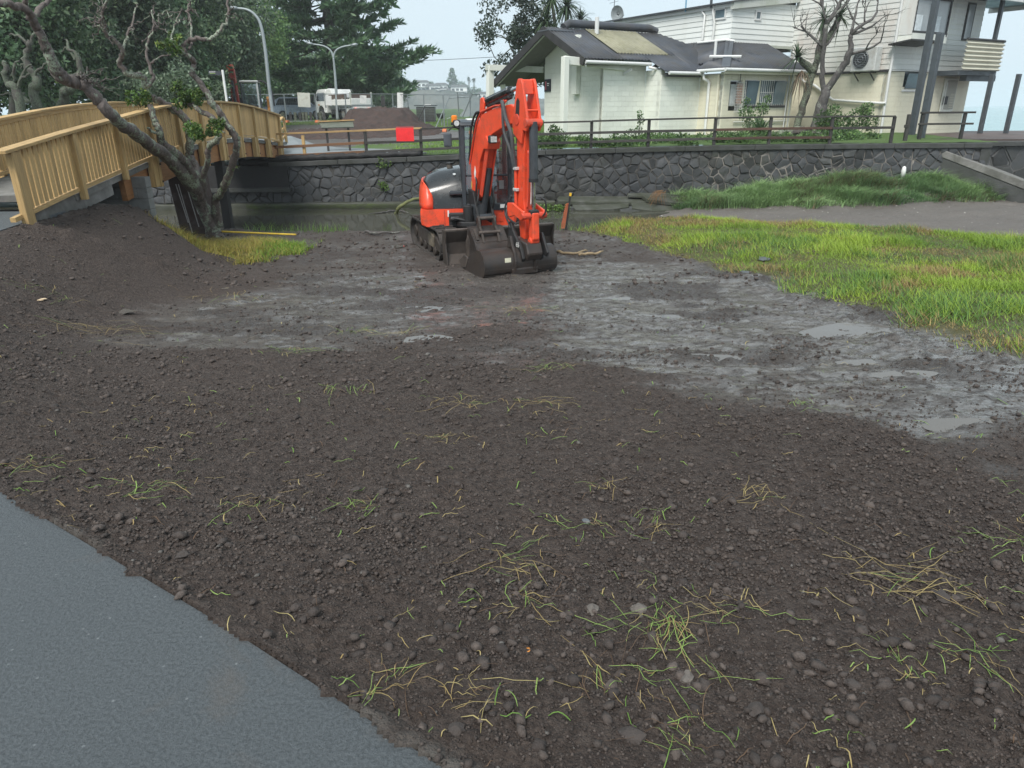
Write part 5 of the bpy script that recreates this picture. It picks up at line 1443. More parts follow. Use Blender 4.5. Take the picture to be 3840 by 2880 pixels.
# ---- windows
def window(axis, c, a0, a1, z0, z1, out=1, bars=0, mull=(), openp=0.0):
    def pt(a, o, z): return HP(a, c + o * out, z) if axis == 'w' else HP(c - o * out, a, z)
    M = HROT if axis == 'w' else HROT @ Euler((0, 0, R(90))).to_matrix()
    fr = MB(); L = a1 - a0; H = z1 - z0; ca, cz = (a0 + a1) / 2, (z0 + z1) / 2
    for (dx, dz, w_, h_) in ((0, H / 2 - .03, L, .06), (0, -H / 2 + .03, L, .06), (-L / 2 + .03, 0, .06, H - .12), (L / 2 - .03, 0, .06, H - .12)):
        fr.box(pt(ca + dx, -.12, cz + dz), (w_, .07, h_), M)
    for mx in mull: fr.box(pt(mx, -.12, cz), (.07, .06, H - .12), M)
    w_o = fr.build("window", MAT['win_frame'], house)
    MB().box(pt(ca, -.15, cz), (L - .1, .012, H - .1), M).build("pane", MAT['win'], w_o)
    MB().box(pt(ca, -.02, z0 - .05), (L + .12, .14, .09), M).build("sill", MAT['darkwood'] if bars else MAT['trim'], w_o, bevel=.01)
    if bars:
        g = MB()
        for k in range(bars):
            g.box(pt(a0 + .05 + (L - .1) * k / (bars - 1), .03, cz - .1), (.018, .018, H + .1), M)
        for zz in (z0 + .1, cz, z1 - .05): g.box(pt(ca, .03, zz), (L, .016, .02), M)
        g.build("security_bars", MAT['trim'], w_o)
    if openp:
        a_ = MB().box(pt((a0 + a1) / 2 + openp, .07, cz - .02), (L * .45 if mull else L - .1, .03, H - .1), M @ Euler((R(-6), 0, 0)).to_matrix()).build("open_sash", MAT['win'], w_o, bevel=.004)
    return w_o
window('w', 2.37, 5.66, 6.44, 1.70, 2.74, bars=7, openp=.001)
window('w', 2.37, 6.62, 8.22, 1.70, 2.74, bars=13, mull=(7.45,), openp=.38)
window('w', 5.31, 12.15, 13.62, 2.30, 3.0, openp=.05)
# meter recess with cage
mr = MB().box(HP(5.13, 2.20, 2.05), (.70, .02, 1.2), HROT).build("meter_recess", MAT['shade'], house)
MB().box(HP(5.0, 2.30, 2.1), (.30, .14, .85), HROT).build("meter_box", simple("pale_meter", (.42, .44, .43), .5), mr, bevel=.01)
MB().box(HP(5.32, 2.42, 2.15), (.32, .03, .80), HROT).build("meter_panel", simple("copper_meter", (.30, .11, .045), .45, .2, .7, 9), mr, bevel=.005)
g = MB()
for k in range(9): g.box(HP(5.02 + .07 * k, 2.50, 2.02), (.01, .01, 1.2), HROT)
for k in range(12): g.box(HP(5.30, 2.50, 1.45 + .105 * k), (.60, .01, .01), HROT)
g.build("wire_cage", MAT['trim'], mr)
MB().tube([HP(5.25, 2.46, 3.0), HP(5.25, 2.46, 2.6)], .015, 6).build("conduit", MAT['darkwood'], house)
for dz in (0, .07):
    MB().tube([HP(5.1, 2.44, 1.05 + dz), HP(8.6, 2.44, 1.05 + dz)], .018, 6).build("conduit", MAT['trim'] if dz == 0 else MAT['cream2'], house)
# ---- corrugated roofs
def corrugated(name, a0, a1, b0, b1, F, mat, pitch=.17, amp=.03, rows=1, thick=.02):
    """a runs across the corrugations; b0(a), b1(a): from eave to ridge; F(a, b, dz) -> point"""
    n = max(4, int((a1 - a0) / pitch * 4)); vs = []; fs = []
    for i in range(n + 1):
        a = a0 + (a1 - a0) * i / n; h = amp * math.sin(2 * math.pi * (a - a0) / pitch)
        p, q = b0(a), b1(a)
        for k in range(rows + 1): vs.append(F(a, p + (q - p) * k / rows, h))
    for i in range(n):
        for k in range(rows):
            o = i * (rows + 1) + k; fs.append((o, o + 1, o + rows + 2, o + rows + 1))
    me = MB().add(vs, fs).build(name, mat, house, smooth='all', fix=False)
    sm = me.modifiers.new("thick", 'SOLIDIFY'); sm.thickness = thick; sm.offset = -1
    return me
SLP = .47
def zmain(w): return 3.46 - SLP * (w - .35)
def Fm(u, w, h): return HP(u, w, zmain(w) + h)
def eave_w(u): return .34 if u < 2.12 else 1.30
def top_w(u): return -2.5 if u < 5.0 else -2.5 + (u - 5.0) * 1.5
corrugated("roof", -1.28, .45, lambda u: .34, lambda u: -2.5, Fm, MAT['roof'])
corrugated("roof", .46, .80, lambda u: .34, lambda u: -2.5, Fm, MAT['roof'])
corrugated("roof", .80, 2.12, lambda u: .34, lambda u: -.2, Fm, MAT['roof'])
corrugated("roof", 2.12, 4.0, lambda u: 1.30, lambda u: -.2, Fm, MAT['roof'])
corrugated("roof", 3.62, 4.0, lambda u: -.22, lambda u: -2.5, Fm, MAT['roof'])
corrugated("roof", 4.0, 6.4, lambda u: 1.30 if u < 4.5 else 1.30 - (u - 4.5) * 1.55, lambda u: -2.5 if u < 5.0 else min(-2.5 + (u - 5.0) * 1.1, 1.30 - (u - 4.5) * 1.55), Fm, MAT['roof'])
rp = corrugated("roof_light", .80, 1.70, lambda u: -.16, lambda u: -2.42, lambda u, w, h: HP(u, w, zmain(w) + h + .035), MAT['roof_clear'])
for a in (1.72, 2.66): corrugated("roof_light", a, a + .92, lambda u: -.16, lambda u: -2.42, lambda u, w, h: HP(u, w, zmain(w) + h + .035), MAT['roof_clear'])
corrugated("roof", -1.28, 4.9, lambda u: -6.75, lambda u: -2.5, lambda u, w, h: HP(u, w, zmain(-2.5) + SLP * 1.0 * (w + 2.5) * .97 + h), MAT['roof'])
MB().tube([HP(-.2, -2.62, 4.86), HP(.1, -2.66, 5.02), HP(4.6, -2.66, 5.02), HP(5.0, -2.62, 4.9)], .17, 10).build("ridge_vent", MAT['roof'], house, smooth=60)
MB().prism([(-1.35, -2.9), (.0, -2.95), (.0, -2.1), (-1.35, -2.1)], lambda a, b, t: HP(a, b, 4.83 - abs(b + 2.5) * .42 + t), 0, .03).build("ridge_cap", simple("grey_flashing", (.16, .18, .20), .5, .3), house)
# barge boards, soffit
for (wa, wb) in ((.40, -2.5), (-6.8, -2.5)):
    za = zmain(wa) if wa > -2.5 else zmain(-2.5) + SLP * .97 * (wa + 2.5)
    MB().beam(HP(-1.30, wa, za - .10), HP(-1.30, wb, zmain(-2.5) - .10), .06, .30, up=(0, 0, 1)).build("barge_board", MAT['darkwood'], house)
    MB().quad(HP(-1.27, wa, za - .20), HP(0.0, wa, za - .20), HP(0.0, wb, zmain(-2.5) - .20), HP(-1.27, wb, zmain(-2.5) - .20)).build("soffit", MAT['soffit'], house, fix=False)
    MB().beam(HP(-1.20, wa, za - .235), HP(-1.20, wb, zmain(-2.5) - .235), .05, .06).build("verge_trim", MAT['trim'], house)
def gutter(pts, r=.07): MB().tube(pts, r, 8).build("gutter", MAT['trim'], house, smooth=50)
gutter([HP(-1.25, .42, 3.34), HP(2.12, .42, 3.32)]); MB().tube([HP(1.95, .50, 3.20), HP(2.2, .62, 3.14), HP(3.2, .92, 3.02)], .06, 8).build("overflow_pipe", MAT['pipe_w'], house, smooth='all')
gutter([HP(2.3, 1.36, 2.96), HP(4.2, 1.36, 2.96)])
for wz, a, b in ((.30, -1.2, 2.1), (1.22, 2.2, 4.2)): MB().box(HP((a + b) / 2, wz, zmain(wz) - .15), (b - a, .04, .16), HROT).build("fascia", MAT['darkwood'], house)
# hip roof over the window block
HZ, HS = 3.12, .48
corrugated("roof", 1.0 - 3.4, 2.67, lambda w: 4.1 if w > 1.0 else 4.6, lambda w: 6.86 if w < .17 else 6.86 - (w - .17) * 1.10, lambda w, u, h: HP(u, w, HZ + HS * (u - 4.1) + h), MAT['roof'])
corrugated("roof", 4.1, 9.35, lambda u: 2.67, lambda u: 2.67 - (u - 4.1) * .905 if u < 6.86 else .17, lambda u, w, h: HP(u, w, HZ + HS * (2.67 - w) + h), MAT['roof'])
MB().beam(HP(4.1, 2.67, 3.16), HP(6.86, .17, 4.40), .34, .05).build("hip_cap", simple("hip_flashing", (.075, .085, .10), .5, .2), house, bevel=.01)
gutter([HP(4.02, 1.2, 3.06), HP(4.02, 2.74, 3.06)]); gutter([HP(4.0, 2.76, 3.06), HP(9.3, 2.76, 3.06)])
MB().box(HP(6.7, 2.66, 2.98), (5.2, .04, .14), HROT).build("fascia", MAT['cream2'], house)
# ---- upper storey, weatherboards laid as separate boards
def boards(axis, c, a0, a1, z0, z1, mat, out=1, h=.2, skip=()):
    def pt(a, o, z): return HP(a, c + o * out, z) if axis == 'w' else HP(c - o * out, a, z)
    z = z0
    while z < z1 - .03:
        hh = min(h, z1 - z); segs = [(a0, a1)]
        for s in skip:
            if s[2] < z + hh / 2 < s[3]:
                segs = [q for q0, q1 in segs for q in ((q0, min(q1, s[0])), (max(q0, s[1]), q1)) if q[1] - q[0] > .05]
        for q0, q1 in segs:
            vs = [pt(q0, .03, z), pt(q1, .03, z), pt(q1, .008, z + hh), pt(q0, .008, z + hh), pt(q0, -.02, z), pt(q1, -.02, z), pt(q1, -.02, z + hh), pt(q0, -.02, z + hh)]
            MB().add(vs, [(0, 1, 2, 3), (4, 7, 6, 5), (0, 4, 5, 1), (1, 5, 6, 2), (2, 6, 7, 3), (3, 7, 4, 0)]).build("weatherboard", MAT[mat], house)
        z += h
UZ1 = 5.76
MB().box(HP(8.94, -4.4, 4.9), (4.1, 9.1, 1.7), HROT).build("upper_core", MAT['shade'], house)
boards('u', 6.86, -9.0, .17, 4.02, UZ1, 'board', h=.22); boards('w', .17, 6.86, 11.0, 4.26, UZ1 + .25, 'board', h=.22, skip=[(8.25, 8.66, 5.26, 5.66)])
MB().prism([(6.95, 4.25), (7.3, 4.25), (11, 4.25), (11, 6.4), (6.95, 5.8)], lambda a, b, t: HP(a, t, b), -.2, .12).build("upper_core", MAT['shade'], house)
MB().beam(HP(6.80, -9.2, 5.82), HP(6.80, .25, 5.80), .10, .14).build("eave_trim", MAT['trim'], house)
MB().prism([(6.7, 5.62), (11.2, 6.15), (11.2, 6.50), (6.7, 5.92)], lambda a, b, t: HP(a, t, b), .17, .36).build("rake_fascia", MAT['fascia'], house)
MB().prism([(-9.3, 5.90), (.4, 5.88), (.4, 5.94), (-9.3, 5.96)], lambda a, b, t: HP(t, a, b + max(0, (t - 6.7)) * .14), 6.6, 11.3).build("roof", MAT['roof'], house)
MB().beam(HP(6.9, .24, 4.22), HP(11, .24, 4.22), .06, .12).build("flashing", MAT['fascia'], house); MB().beam(HP(6.79, -4.0, 4.30), HP(6.79, .2, 4.30), .06, .12).build("flashing", MAT['fascia'], house)
def swin(axis, c, a0, a1, z0, z1, out=1):
    def pt(a, o, z): return HP(a, c + o * out, z) if axis == 'w' else HP(c - o * out, a, z)
    M = HROT if axis == 'w' else HROT @ Euler((0, 0, R(90))).to_matrix()
    f = MB(); L, H = a1 - a0, z1 - z0; ca, cz = (a0 + a1) / 2, (z0 + z1) / 2
    for dx, dz, w_, h_ in ((0, H / 2, L + .1, .07), (0, -H / 2, L + .1, .07), (-L / 2, 0, .07, H), (L / 2, 0, .07, H)): f.box(pt(ca + dx, .04, cz + dz), (w_, .06, h_), M)
    o = f.build("window", MAT['trim'], house); MB().box(pt(ca, .034, cz), (L, .012, H), M).build("pane", MAT['win'], o)
swin('w', .17, 8.3, 8.62, 5.30, 5.64); swin('u', 6.86, -.85, -.20, 5.32, 5.72); swin('u', 6.86, -7.2, -6.8, 4.95, 5.25)
# AC wall and tall right-hand block
boards('u', 11.02, .17, 5.30, 3.08, 6.7, 'board_rust', h=.21)
DW = [(12.02, 14.62, 4.10, 7.0), (16.9, 17.6, 3.9, 6.0)]
boards('w', 5.31, 11.02, 17.35, 3.08, 6.7, 'board', h=.21, skip=[(11.4, 13.9, 4.10, 7.0), (15.9, 16.6, 4.3, 6.0)])
MB().box(HP(14.2, 2.9, 4.9), (6.2, 4.7, 3.7), HROT).build("upper_core", simple("inside_cream", (.50, .49, .42), .8), house)
MB().box(HP(15.8, 5.27, 5.2), (3.1, .10, 1.9), HROT).build("plain_panel", MAT['cream'], house)
MB().tube([HP(11.0, 5.36, 6.7), HP(11.0, 5.36, 3.1), HP(10.98, 5.36, 2.95), HP(11.0, 5.40, GZ0 + .15)], .055, 8).build("downpipe", MAT['trim'], house, smooth=50)
MB().beam(HP(10.98, .3, 3.03), HP(10.98, 5.3, 3.03), .07, .09).build("belt_trim", MAT['darkwood'], house); MB().beam(HP(11.0, 5.35, 3.04), HP(17.3, 5.35, 3.04), .05, .05).build("belt_trim", MAT['trim'], house)
BU = onw(3420, 130, 5.96)[0] - 12.1
# projecting bay with big windows
bay = MB().box(HP(BU + 13.32, 5.62, 4.27), (2.56, .72, .34), HROT).build("bay", MAT['cream'], house)
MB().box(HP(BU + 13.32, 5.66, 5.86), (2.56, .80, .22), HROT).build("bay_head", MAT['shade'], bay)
for a in (BU + 12.10, BU + 13.40, BU + 14.54): MB().box(HP(a, 5.94, 5.05), (.10, .08, 1.42), HROT).build("bay_frame", MAT['darkwood'], bay)
for z in (4.46, 5.72): MB().box(HP(BU + 13.32, 5.94, z), (2.54, .09, .08), HROT).build("bay_frame", MAT['darkwood'], bay)
for a0_, a1_ in ((BU + 12.15, BU + 13.35), (BU + 13.45, BU + 14.49)):
    MB().box(HP((a0_ + a1_) / 2, 5.92, 5.08), (a1_ - a0_, .02, 1.22), HROT).build("pane", MAT['win_pale'] if 'win_pale' in MAT else MAT.setdefault('win_pale', simple("pale_window", (.33, .36, .37), .08, 0, .15, .8, spec=.8)), bay)
for a in (BU + 12.42, BU + 13.72): MB().box(HP(a, 5.945, 4.78), (.50, .006, .62), HROT).build("blind", simple("white_blind", (.62, .68, .70), .5), bay)
MB().box(HP(BU + 12.05, 5.62, 5.1), (.05, .72, 1.5), HROT).build("bay_cheek", MAT['board_rust'], bay); MB().box(HP(BU + 14.6, 5.62, 5.1), (.05, .72, 1.5), HROT).build("bay_cheek", MAT['cream'], bay)
MB().box(HP(BU + 12.6, 5.8, 4.06), (2.0, 1.0, .07), HROT @ Euler((R(7), 0, 0)).to_matrix()).build("canopy", MAT['darkwood'], house, bevel=.01)
MB().box(HP(16.2, 5.36, 5.1), (.62, .05, 1.5), HROT).build("window", MAT['darkwood'], house); MB().box(HP(16.2, 5.385, 5.1), (.46, .02, 1.36), HROT).build("pane", MAT['win_pale'], house)
# overhanging roof at the sea end
MB().prism([(11.6, 5.98), (20.6, 5.98), (21.3, 6.12), (20.5, 6.75), (11.6, 6.75)], lambda a, b, t: HP(a, t, b), 4.0, 6.75).build("roof", MAT['roof'], house)
MB().box(HP(16.1, 6.72, 5.90), (9.0, .10, .20), HROT).build("fascia", MAT['trim'], house); MB().box(HP(20.5, 5.3, 5.9), (.10, 2.9, .2), HROT).build("fascia", MAT['trim'], house)
BL0 = onw(3608, 250, 6.55)[0]
# balcony with horizontal corrugated balustrade, rounded corner
bpts = []
for t in np.linspace(0, 1, 8): bpts.append((BL0 + 2.9 * t, 6.55))
for k in range(1, 9):
    a = math.pi / 2 * k / 8; bpts.append((BL0 + 2.9 + .55 * math.sin(a), 6.55 - .55 * (1 - math.cos(a))))
bpts += [(BL0 + 3.45, 4.6), (BL0 + 3.45, 2.0)]
vs = []; fs = []; NZ = 57
for (u, w), i in zip(bpts, range(len(bpts))):
    p, q = bpts[max(i - 1, 0)], bpts[min(i + 1, len(bpts) - 1)]; d = Vector((q[0] - p[0], q[1] - p[1])).normalized(); nr = (-d.y, d.x)
    for k in range(NZ):
        z = 3.06 + 1.18 * k / (NZ - 1); o = .045 * math.sin(2 * math.pi * k / 8)
        vs.append(HP(u + nr[0] * o, w + nr[1] * o, z))
for i in range(len(bpts) - 1):
    for k in range(NZ - 1): fs.append((i * NZ + k, i * NZ + k + 1, (i + 1) * NZ + k + 1, (i + 1) * NZ + k))
bal = MB().add(vs, fs).build("balcony", paint_mat("cream_corrugated", (.58, .565, .46), (.34, .32, .25), .5), house, smooth='all')
MB().tube([HP(u, w, 4.26) for u, w in bpts], .05, 6).build("balcony_rail", MAT['darkwood'], bal)
MB().prism([(BL0, 5.3), (BL0 + 3.35, 5.3), (BL0 + 3.35, 6.3), (BL0 + 2.95, 6.45), (BL0, 6.45)], lambda a, b, t: HP(a, b, t), 2.86, 3.05).build("balcony_floor", MAT['post_grey'], bal)
MB().prism([(BL0 + .7, 2.0), (BL0 + 3.35, 2.0), (BL0 + 3.35, 5.28), (BL0 + .7, 5.28)], lambda a, b, t: HP(a, b, t), 2.86, 3.05).build("balcony_floor", MAT['post_grey'], bal)
MB().box(HP(BL0 + 2.1, 6.2, 2.75), (2.4, .3, .22), HROT).build("balcony_beam", MAT['post_grey'], bal)
def hpost(pb, pt_, w_=.2):
    MB().beam(pb, pt_, w_, w_, up=HN).build("verandah_post", MAT['post_grey'], house, bevel=.01)
for px, py in ((3674, 500), (3771, 500)):
    b_ = gz(px, py, TZ); hpost(b_, Vector((b_.x, b_.y, 2.9)), .17)
for px, py, h in ((3416, 512, 6.6), (3452, 519, 4.15)):
    b_ = gz(px, py, TZ); hpost(b_, Vector((b_.x, b_.y, h)), .22)
for u, w in ((BL0 + 2.6, 6.3), (BL0 + 3.2, 6.0)): hpost(HP(u, w, 4.2), HP(u, w, 5.9), .15)
# gas / power recess on the sea-end wall
mp = MB().box(HP(15.75, 5.36, 2.05), (1.05, .05, 1.45), HROT).build("service_recess", MAT['cream'], house, bevel=.01)
MB().box(HP(15.78, 5.40, 2.08), (.78, .04, 1.22), HROT).build("service_door", simple("louvre_door", (.36, .35, .30), .6, 0, .2, 30), mp)
for k in range(9): MB().box(HP(15.95, 5.43, 1.55 + k * .07), (.34, .012, .02), HROT).build("louvre", MAT['cream2'], mp)
MB().box(HP(15.42, 5.44, 1.85), (.22, .10, .35), HROT).build("meter", MAT['darkwood'], mp, bevel=.01)
MB().tube([HP(15.30, 5.46, 2.6), HP(15.28, 5.46, 1.5), HP(15.4, 5.46, 1.3)], .02, 6).build("conduit", MAT['trim'], mp)
# pipes on the walls
def pipe(pts, r=.05, m_='pipe_w'): MB().tube(pts, r, 10).build("pipe", MAT[m_], house, smooth=50)
pipe([HP(4.15, 1.45, 2.92), HP(4.12, 1.5, 2.75), HP(4.3, 1.55, 2.68), HP(4.34, 1.6, 2.6), HP(4.33, 1.6, GZ0)], .06); pipe([HP(4.36, 2.1, 2.9), HP(4.36, 2.1, GZ0)], .05, 'cream2')
for k, a in enumerate((8.30, 8.46, 8.54, 8.62)): pipe([HP(a, 2.44, 3.0), HP(a, 2.44, GZ0)], .03, 'cream2' if k % 2 else 'trim')
for a in (9.0, 9.7, 10.3): MB().box(HP(a, .52, 1.7), (.16, .2, 2.7), HROT).build("timber_stud", MAT['cream2'], house)
pipe([HP(10.9, .9, 2.95), HP(10.9, 1.2, 2.72), HP(10.9, 1.8, 2.55), HP(10.9, 2.9, 1.9), HP(10.9, 5.2, 1.75), HP(10.93, 5.45, 1.75)], .055)
pipe([HP(6.78, -1.6, 5.7), HP(6.76, -1.4, 5.55), HP(6.72, -1.4, 4.5)], .05, 'trim'); pipe([HP(6.76, -.9, 5.9), HP(6.76, -.9, 5.6), HP(6.74, -.75, 5.2), HP(6.72, -.75, 4.45)], .05, 'trim'); pipe([HP(6.65, -1.6, 4.42), HP(6.62, .15, 4.42), HP(6.9, .40, 4.36)], .055)
pipe([HP(5.0, 1.15, 3.62), HP(5.0, 1.15, 4.25)], .06, 'trim'); MB().box(HP(5.05, 1.7, 3.62), (.14, 1.3, .06), HROT @ Euler((R(-2), R(-25), R(-35))).to_matrix()).build("stay", MAT['trim'], house)
pipe([HP(9.0, 2.1, 3.44), HP(9.1, 2.0, 3.5), HP(9.12, 1.8, 3.9)], .045, 'trim')
MB().cyl(HP(1.1, -2.0, 4.6), HP(1.1, -2.0, 5.25), .09, 12).build("roof_vent", MAT['trim'], house)
MB().tube([HP(6.7, -2.6, 5.8), HP(6.7, -2.6, 7.6)], .035, 8).build("roof_mast", simple("blue_mast", (.15, .32, .45), .5), house); MB().tube([HP(6.7, -1.0, 5.8), HP(6.7, -1.0, 8.0)], .06, 8).build("roof_mast", MAT['post_grey'], house)
MB().beam(HP(1.15, .35, 3.12), HP(1.0, .05, 2.95), .05, .10).build("bracket", MAT['trim'], house)
# dark timber notice on the gable wall
sg = MB().box(HP(-.03, -4.05, 2.62), (.03, .50, .52), HROT).build("sign_board", simple("dark_sign", (.02, .025, .035), .5), house)
MB().box(HP(-.048, -4.17, 2.62), (.006, .06, .36), HROT).build("sign_mark", simple("pink_mark", (.55, .12, .16), .5), sg); MB().box(HP(-.048, -3.98, 2.70), (.006, .16, .04), HROT).build("sign_mark", MAT['white'], sg); MB().box(HP(-.048, -4.0, 2.62), (.006, .12, .03), HROT).build("sign_mark", MAT['white'], sg)

# ---- pergola frame beside the gable
pg = thing("pergola_frame", "pale timber post and beam frame at the left gable of the house", "pergola", at(2112, 545, 30.4))
b0 = at(2112, 545, 30.4); t0 = at(2120, 212, 30.4); b1 = at(1836, 470, 36.5); t1 = at(1838, 248, 36.5)
MB().beam(b0, t0, .24, .24, up=HN).build("post", MAT['cream'], pg, bevel=.01); MB().beam(Vector((b1.x, b1.y, .4)), t1, .28, .28, up=HN).build("post", MAT['cream'], pg, bevel=.01)
MB().beam(t1 + Vector((-.2, 0, -.05)), at(2038, 262, 35.2), .16, .26).build("beam", MAT['fascia'], pg, bevel=.01); MB().beam(t0 + Vector((-.05, 0, -.12)), HP(1.0, .05, 3.22), .14, .30).build("beam", MAT['cream'], pg, bevel=.01)
b2 = at(1908, 470, 37.5); MB().tube([Vector((b2.x, b2.y, .5)), HP(-.9, -6.6, 2.75)], .13, 10).build("post", MAT['cream'], pg)
# ---- air conditioner on brackets
p = HP(10.75, 4.33, 3.50)
ac = thing("air_conditioner", "white outdoor air conditioner with round fan grille on the wall", "air conditioner", p)
MB().box(p, (.42, 1.15, .96), HROT).build("casing", simple("ac_white", (.56, .58, .57), .5, 0, .08, 3, 0, 30, (.33, .30, .25), .3, 2), ac, bevel=.03)
gp = HP(10.53, 4.22, 3.50)
MB().tube([gp + HE * .02, gp - HE * .015], .36, 28).build("fan_recess", MAT['darkwood'], ac)
g = MB()
for k in range(9):
    z = -.28 + .07 * k; L = math.sqrt(max(.01, .34 ** 2 - z * z)); g.beam(gp - HE * .03 + HN * L + Vector((0, 0, z)), gp - HE * .03 - HN * L + Vector((0, 0, z)), .012, .022)
for rr in (.12, .24, .35): g.tube([gp - HE * .03 + HN * (rr * math.cos(a)) + Vector((0, 0, rr * math.sin(a))) for a in np.linspace(0, 2 * math.pi, 25)], .012, 5, cap=False)
g.build("fan_grille", MAT['win_frame'], ac)
for w in (3.95, 4.7): MB().beam(HP(10.55, w, 2.98), HP(11.0, w, 2.98), .05, .05).build("bracket", MAT['darkwood'], ac); MB().beam(HP(10.6, w, 2.96), HP(10.98, w, 2.66), .035, .035).build("bracket", MAT['darkwood'], ac)
# ---- dish and aerial
d0 = at(2318, 52, 42.0)
dish = thing("satellite_dish", "grey satellite dish on the far roof edge", "dish", d0)
mb = MB(); n = 20; rings = 5; vs = [Vector((0, 0, 0))]; fs = []
for r_ in range(1, rings + 1):
    for k in range(n):
        a = 2 * math.pi * k / n; q = r_ / rings; vs.append(Vector((.36 * q * math.cos(a), .12 * q * q - .0, .42 * q * math.sin(a))))
for k in range(n): fs.append((0, 1 + k, 1 + (k + 1) % n))
for r_ in range(rings - 1):
    for k in range(n): fs.append((1 + r_ * n + k, 1 + r_ * n + (k + 1) % n, 1 + (r_ + 1) * n + (k + 1) % n, 1 + (r_ + 1) * n + k))
M = Euler((R(-12), 0, R(150))).to_matrix()
mb.add([d0 + M @ v * 1.0 for v in vs], fs).build("reflector", simple("dish_grey", (.30, .33, .34), .5, .2), dish, smooth='all', fix=False)
MB().tube([d0 + Vector((.05, .1, 0)), d0 + Vector((.05, .2, -.5)), d0 + Vector((.05, .2, -.95))], .03, 6).build("mount", MAT['win_frame'], dish); MB().tube([d0 + Vector((0, 0, -.3)), d0 + Vector((.25, -.5, -.1))], .015, 5).build("feed_arm", MAT['win_frame'], dish)
a0 = at(2297, 88, 42.2)
ae = thing("aerial_mast", "thin television aerial mast beside the satellite dish", "aerial", a0)
MB().tube([a0 + Vector((0, 0, -.4)), a0 + Vector((.12, 0, 2.4))], .022, 6).build("mast", MAT['win_frame'], ae)
for z, L in ((1.0, .5), (1.15, .7), (1.75, .6)): MB().tube([a0 + Vector((.05 - L / 2, 0, z - .05)), a0 + Vector((.05 + L / 2, .1, z + .08))], .010, 5).build("dipole", MAT['win_frame'], ae)
# ================================================================ trees and shrubs
def leaf_quads(C, D, L, W, rs, up_bias=0.0):
    """C centres (n,3); D long axis (n,3); returns V (4n,3), F (n,4) rhombus leaves"""
    n = len(C); D = D / np.maximum(np.linalg.norm(D, axis=1, keepdims=True), 1e-6)
    r = rs.normal(size=(n, 3)); r[:, 2] += up_bias
    S = np.cross(D, r); S /= np.maximum(np.linalg.norm(S, axis=1, keepdims=True), 1e-6)
    L = np.asarray(L).reshape(-1, 1); W = np.asarray(W).reshape(-1, 1)
    V = np.stack([C - D * L * .5, C + S * W * .5, C + D * L * .5, C - S * W * .5], 1).reshape(-1, 3)
    F = np.arange(4 * n).reshape(n, 4)
    return V, F
MAT['leaf'] = attr_leaf("foliage", .5, .22)
MAT['leaf_gloss'] = attr_leaf("glossy_foliage", .38, .15)
def bark_mat(name, c1, c2, lichen, amt, sc=6):
    ma, nt, n, b = new_mat(name)
    v = worldpos(nt, (1, 1, .55)); v2 = worldpos(nt)
    n1 = noise(nt, sc * 2.2, 6, .75, v, .8); n2 = noise(nt, sc * .45, 6, .7, v2, .5); n3 = noise(nt, sc * 5, 3, .6, v2)
    c = mixrgb(nt, ramp(nt, n1.outputs[0], [(.35, 0), (.65, 1)]), c1, c2)
    f = ramp(nt, n2.outputs[0], [(.56 - amt * .2, 0.0), (.60 - amt * .15, 1.0)])
    f2 = N(nt, "ShaderNodeMath", operation='MULTIPLY'); nt.links.new(f, f2.inputs[0]); nt.links.new(ramp(nt, n3.outputs[0], [(.42, 0), (.5, .9)]), f2.inputs[1])
    c = mixrgb(nt, f2.outputs[0], c, lichen)
    nt.links.new(c, b.inputs["Base Color"]); b.inputs["Roughness"].default_value = .8
    bump(nt, b, n1.outputs[0], 1.0, .03)
    return ma
MAT['bark'] = bark_mat("lichened_bark", (.055, .046, .041), (.19, .155, .14), (.29, .35, .26), .26)
MAT['bark_dark'] = bark_mat("dark_bark", (.028, .024, .022), (.085, .072, .062), (.17, .20, .14), .5, 4)
MAT['bark_grey'] = bark_mat("grey_bark", (.045, .042, .042), (.12, .11, .105), (.22, .23, .20), .15, 6)
MAT['lichen_trunk'] = bark_mat("heavily_lichened_bark", (.045, .042, .035), (.08, .075, .064), (.11, .14, .095), .6, 5)
def cloud(name, blobs, leaves, size, cols, parent, seed, mat='leaf', ratio=.5, shell=.55, up=.4, squash=1.0):
    """leaves spread over lumpy clumps. blobs: (x,y,z,r)"""
    rs = np.random.default_rng(seed); B = np.array(blobs, float)
    wgt = B[:, 3] ** 2; idx = rs.choice(len(B), leaves, p=wgt / wgt.sum())
    d = rs.normal(size=(leaves, 3)); d /= np.linalg.norm(d, axis=1, keepdims=True)
    rr = B[idx, 3] * (shell * rs.random(leaves) ** .3 + (1.12 - shell) * rs.random(leaves) ** .6)
    C = B[idx, :3] + d * rr[:, None] * np.array([1, 1, squash])
    D = d * .6 + rs.normal(size=(leaves, 3)) * .8; D[:, 2] += .15
    sz = size * rs.uniform(.6, 1.3, leaves)
    V, F = leaf_quads(C, D, sz, sz * ratio, rs, up)
    tone = rs.uniform(.62, 1.35, len(B))[idx] * rs.uniform(.75, 1.25, leaves)
    k = rs.random(leaves)[:, None]; cl = np.array(cols[0]) * (1 - k) + np.array(cols[1]) * k
    if len(cols) > 2:
        m_ = rs.random(leaves) < .10; cl[m_] = np.array(cols[2])
    cl = np.clip(cl * tone[:, None] * 1.22, 0, 1)
    return raw_mesh(name, V, F, MAT[mat], np.repeat(cl, 4, 0), parent=parent)
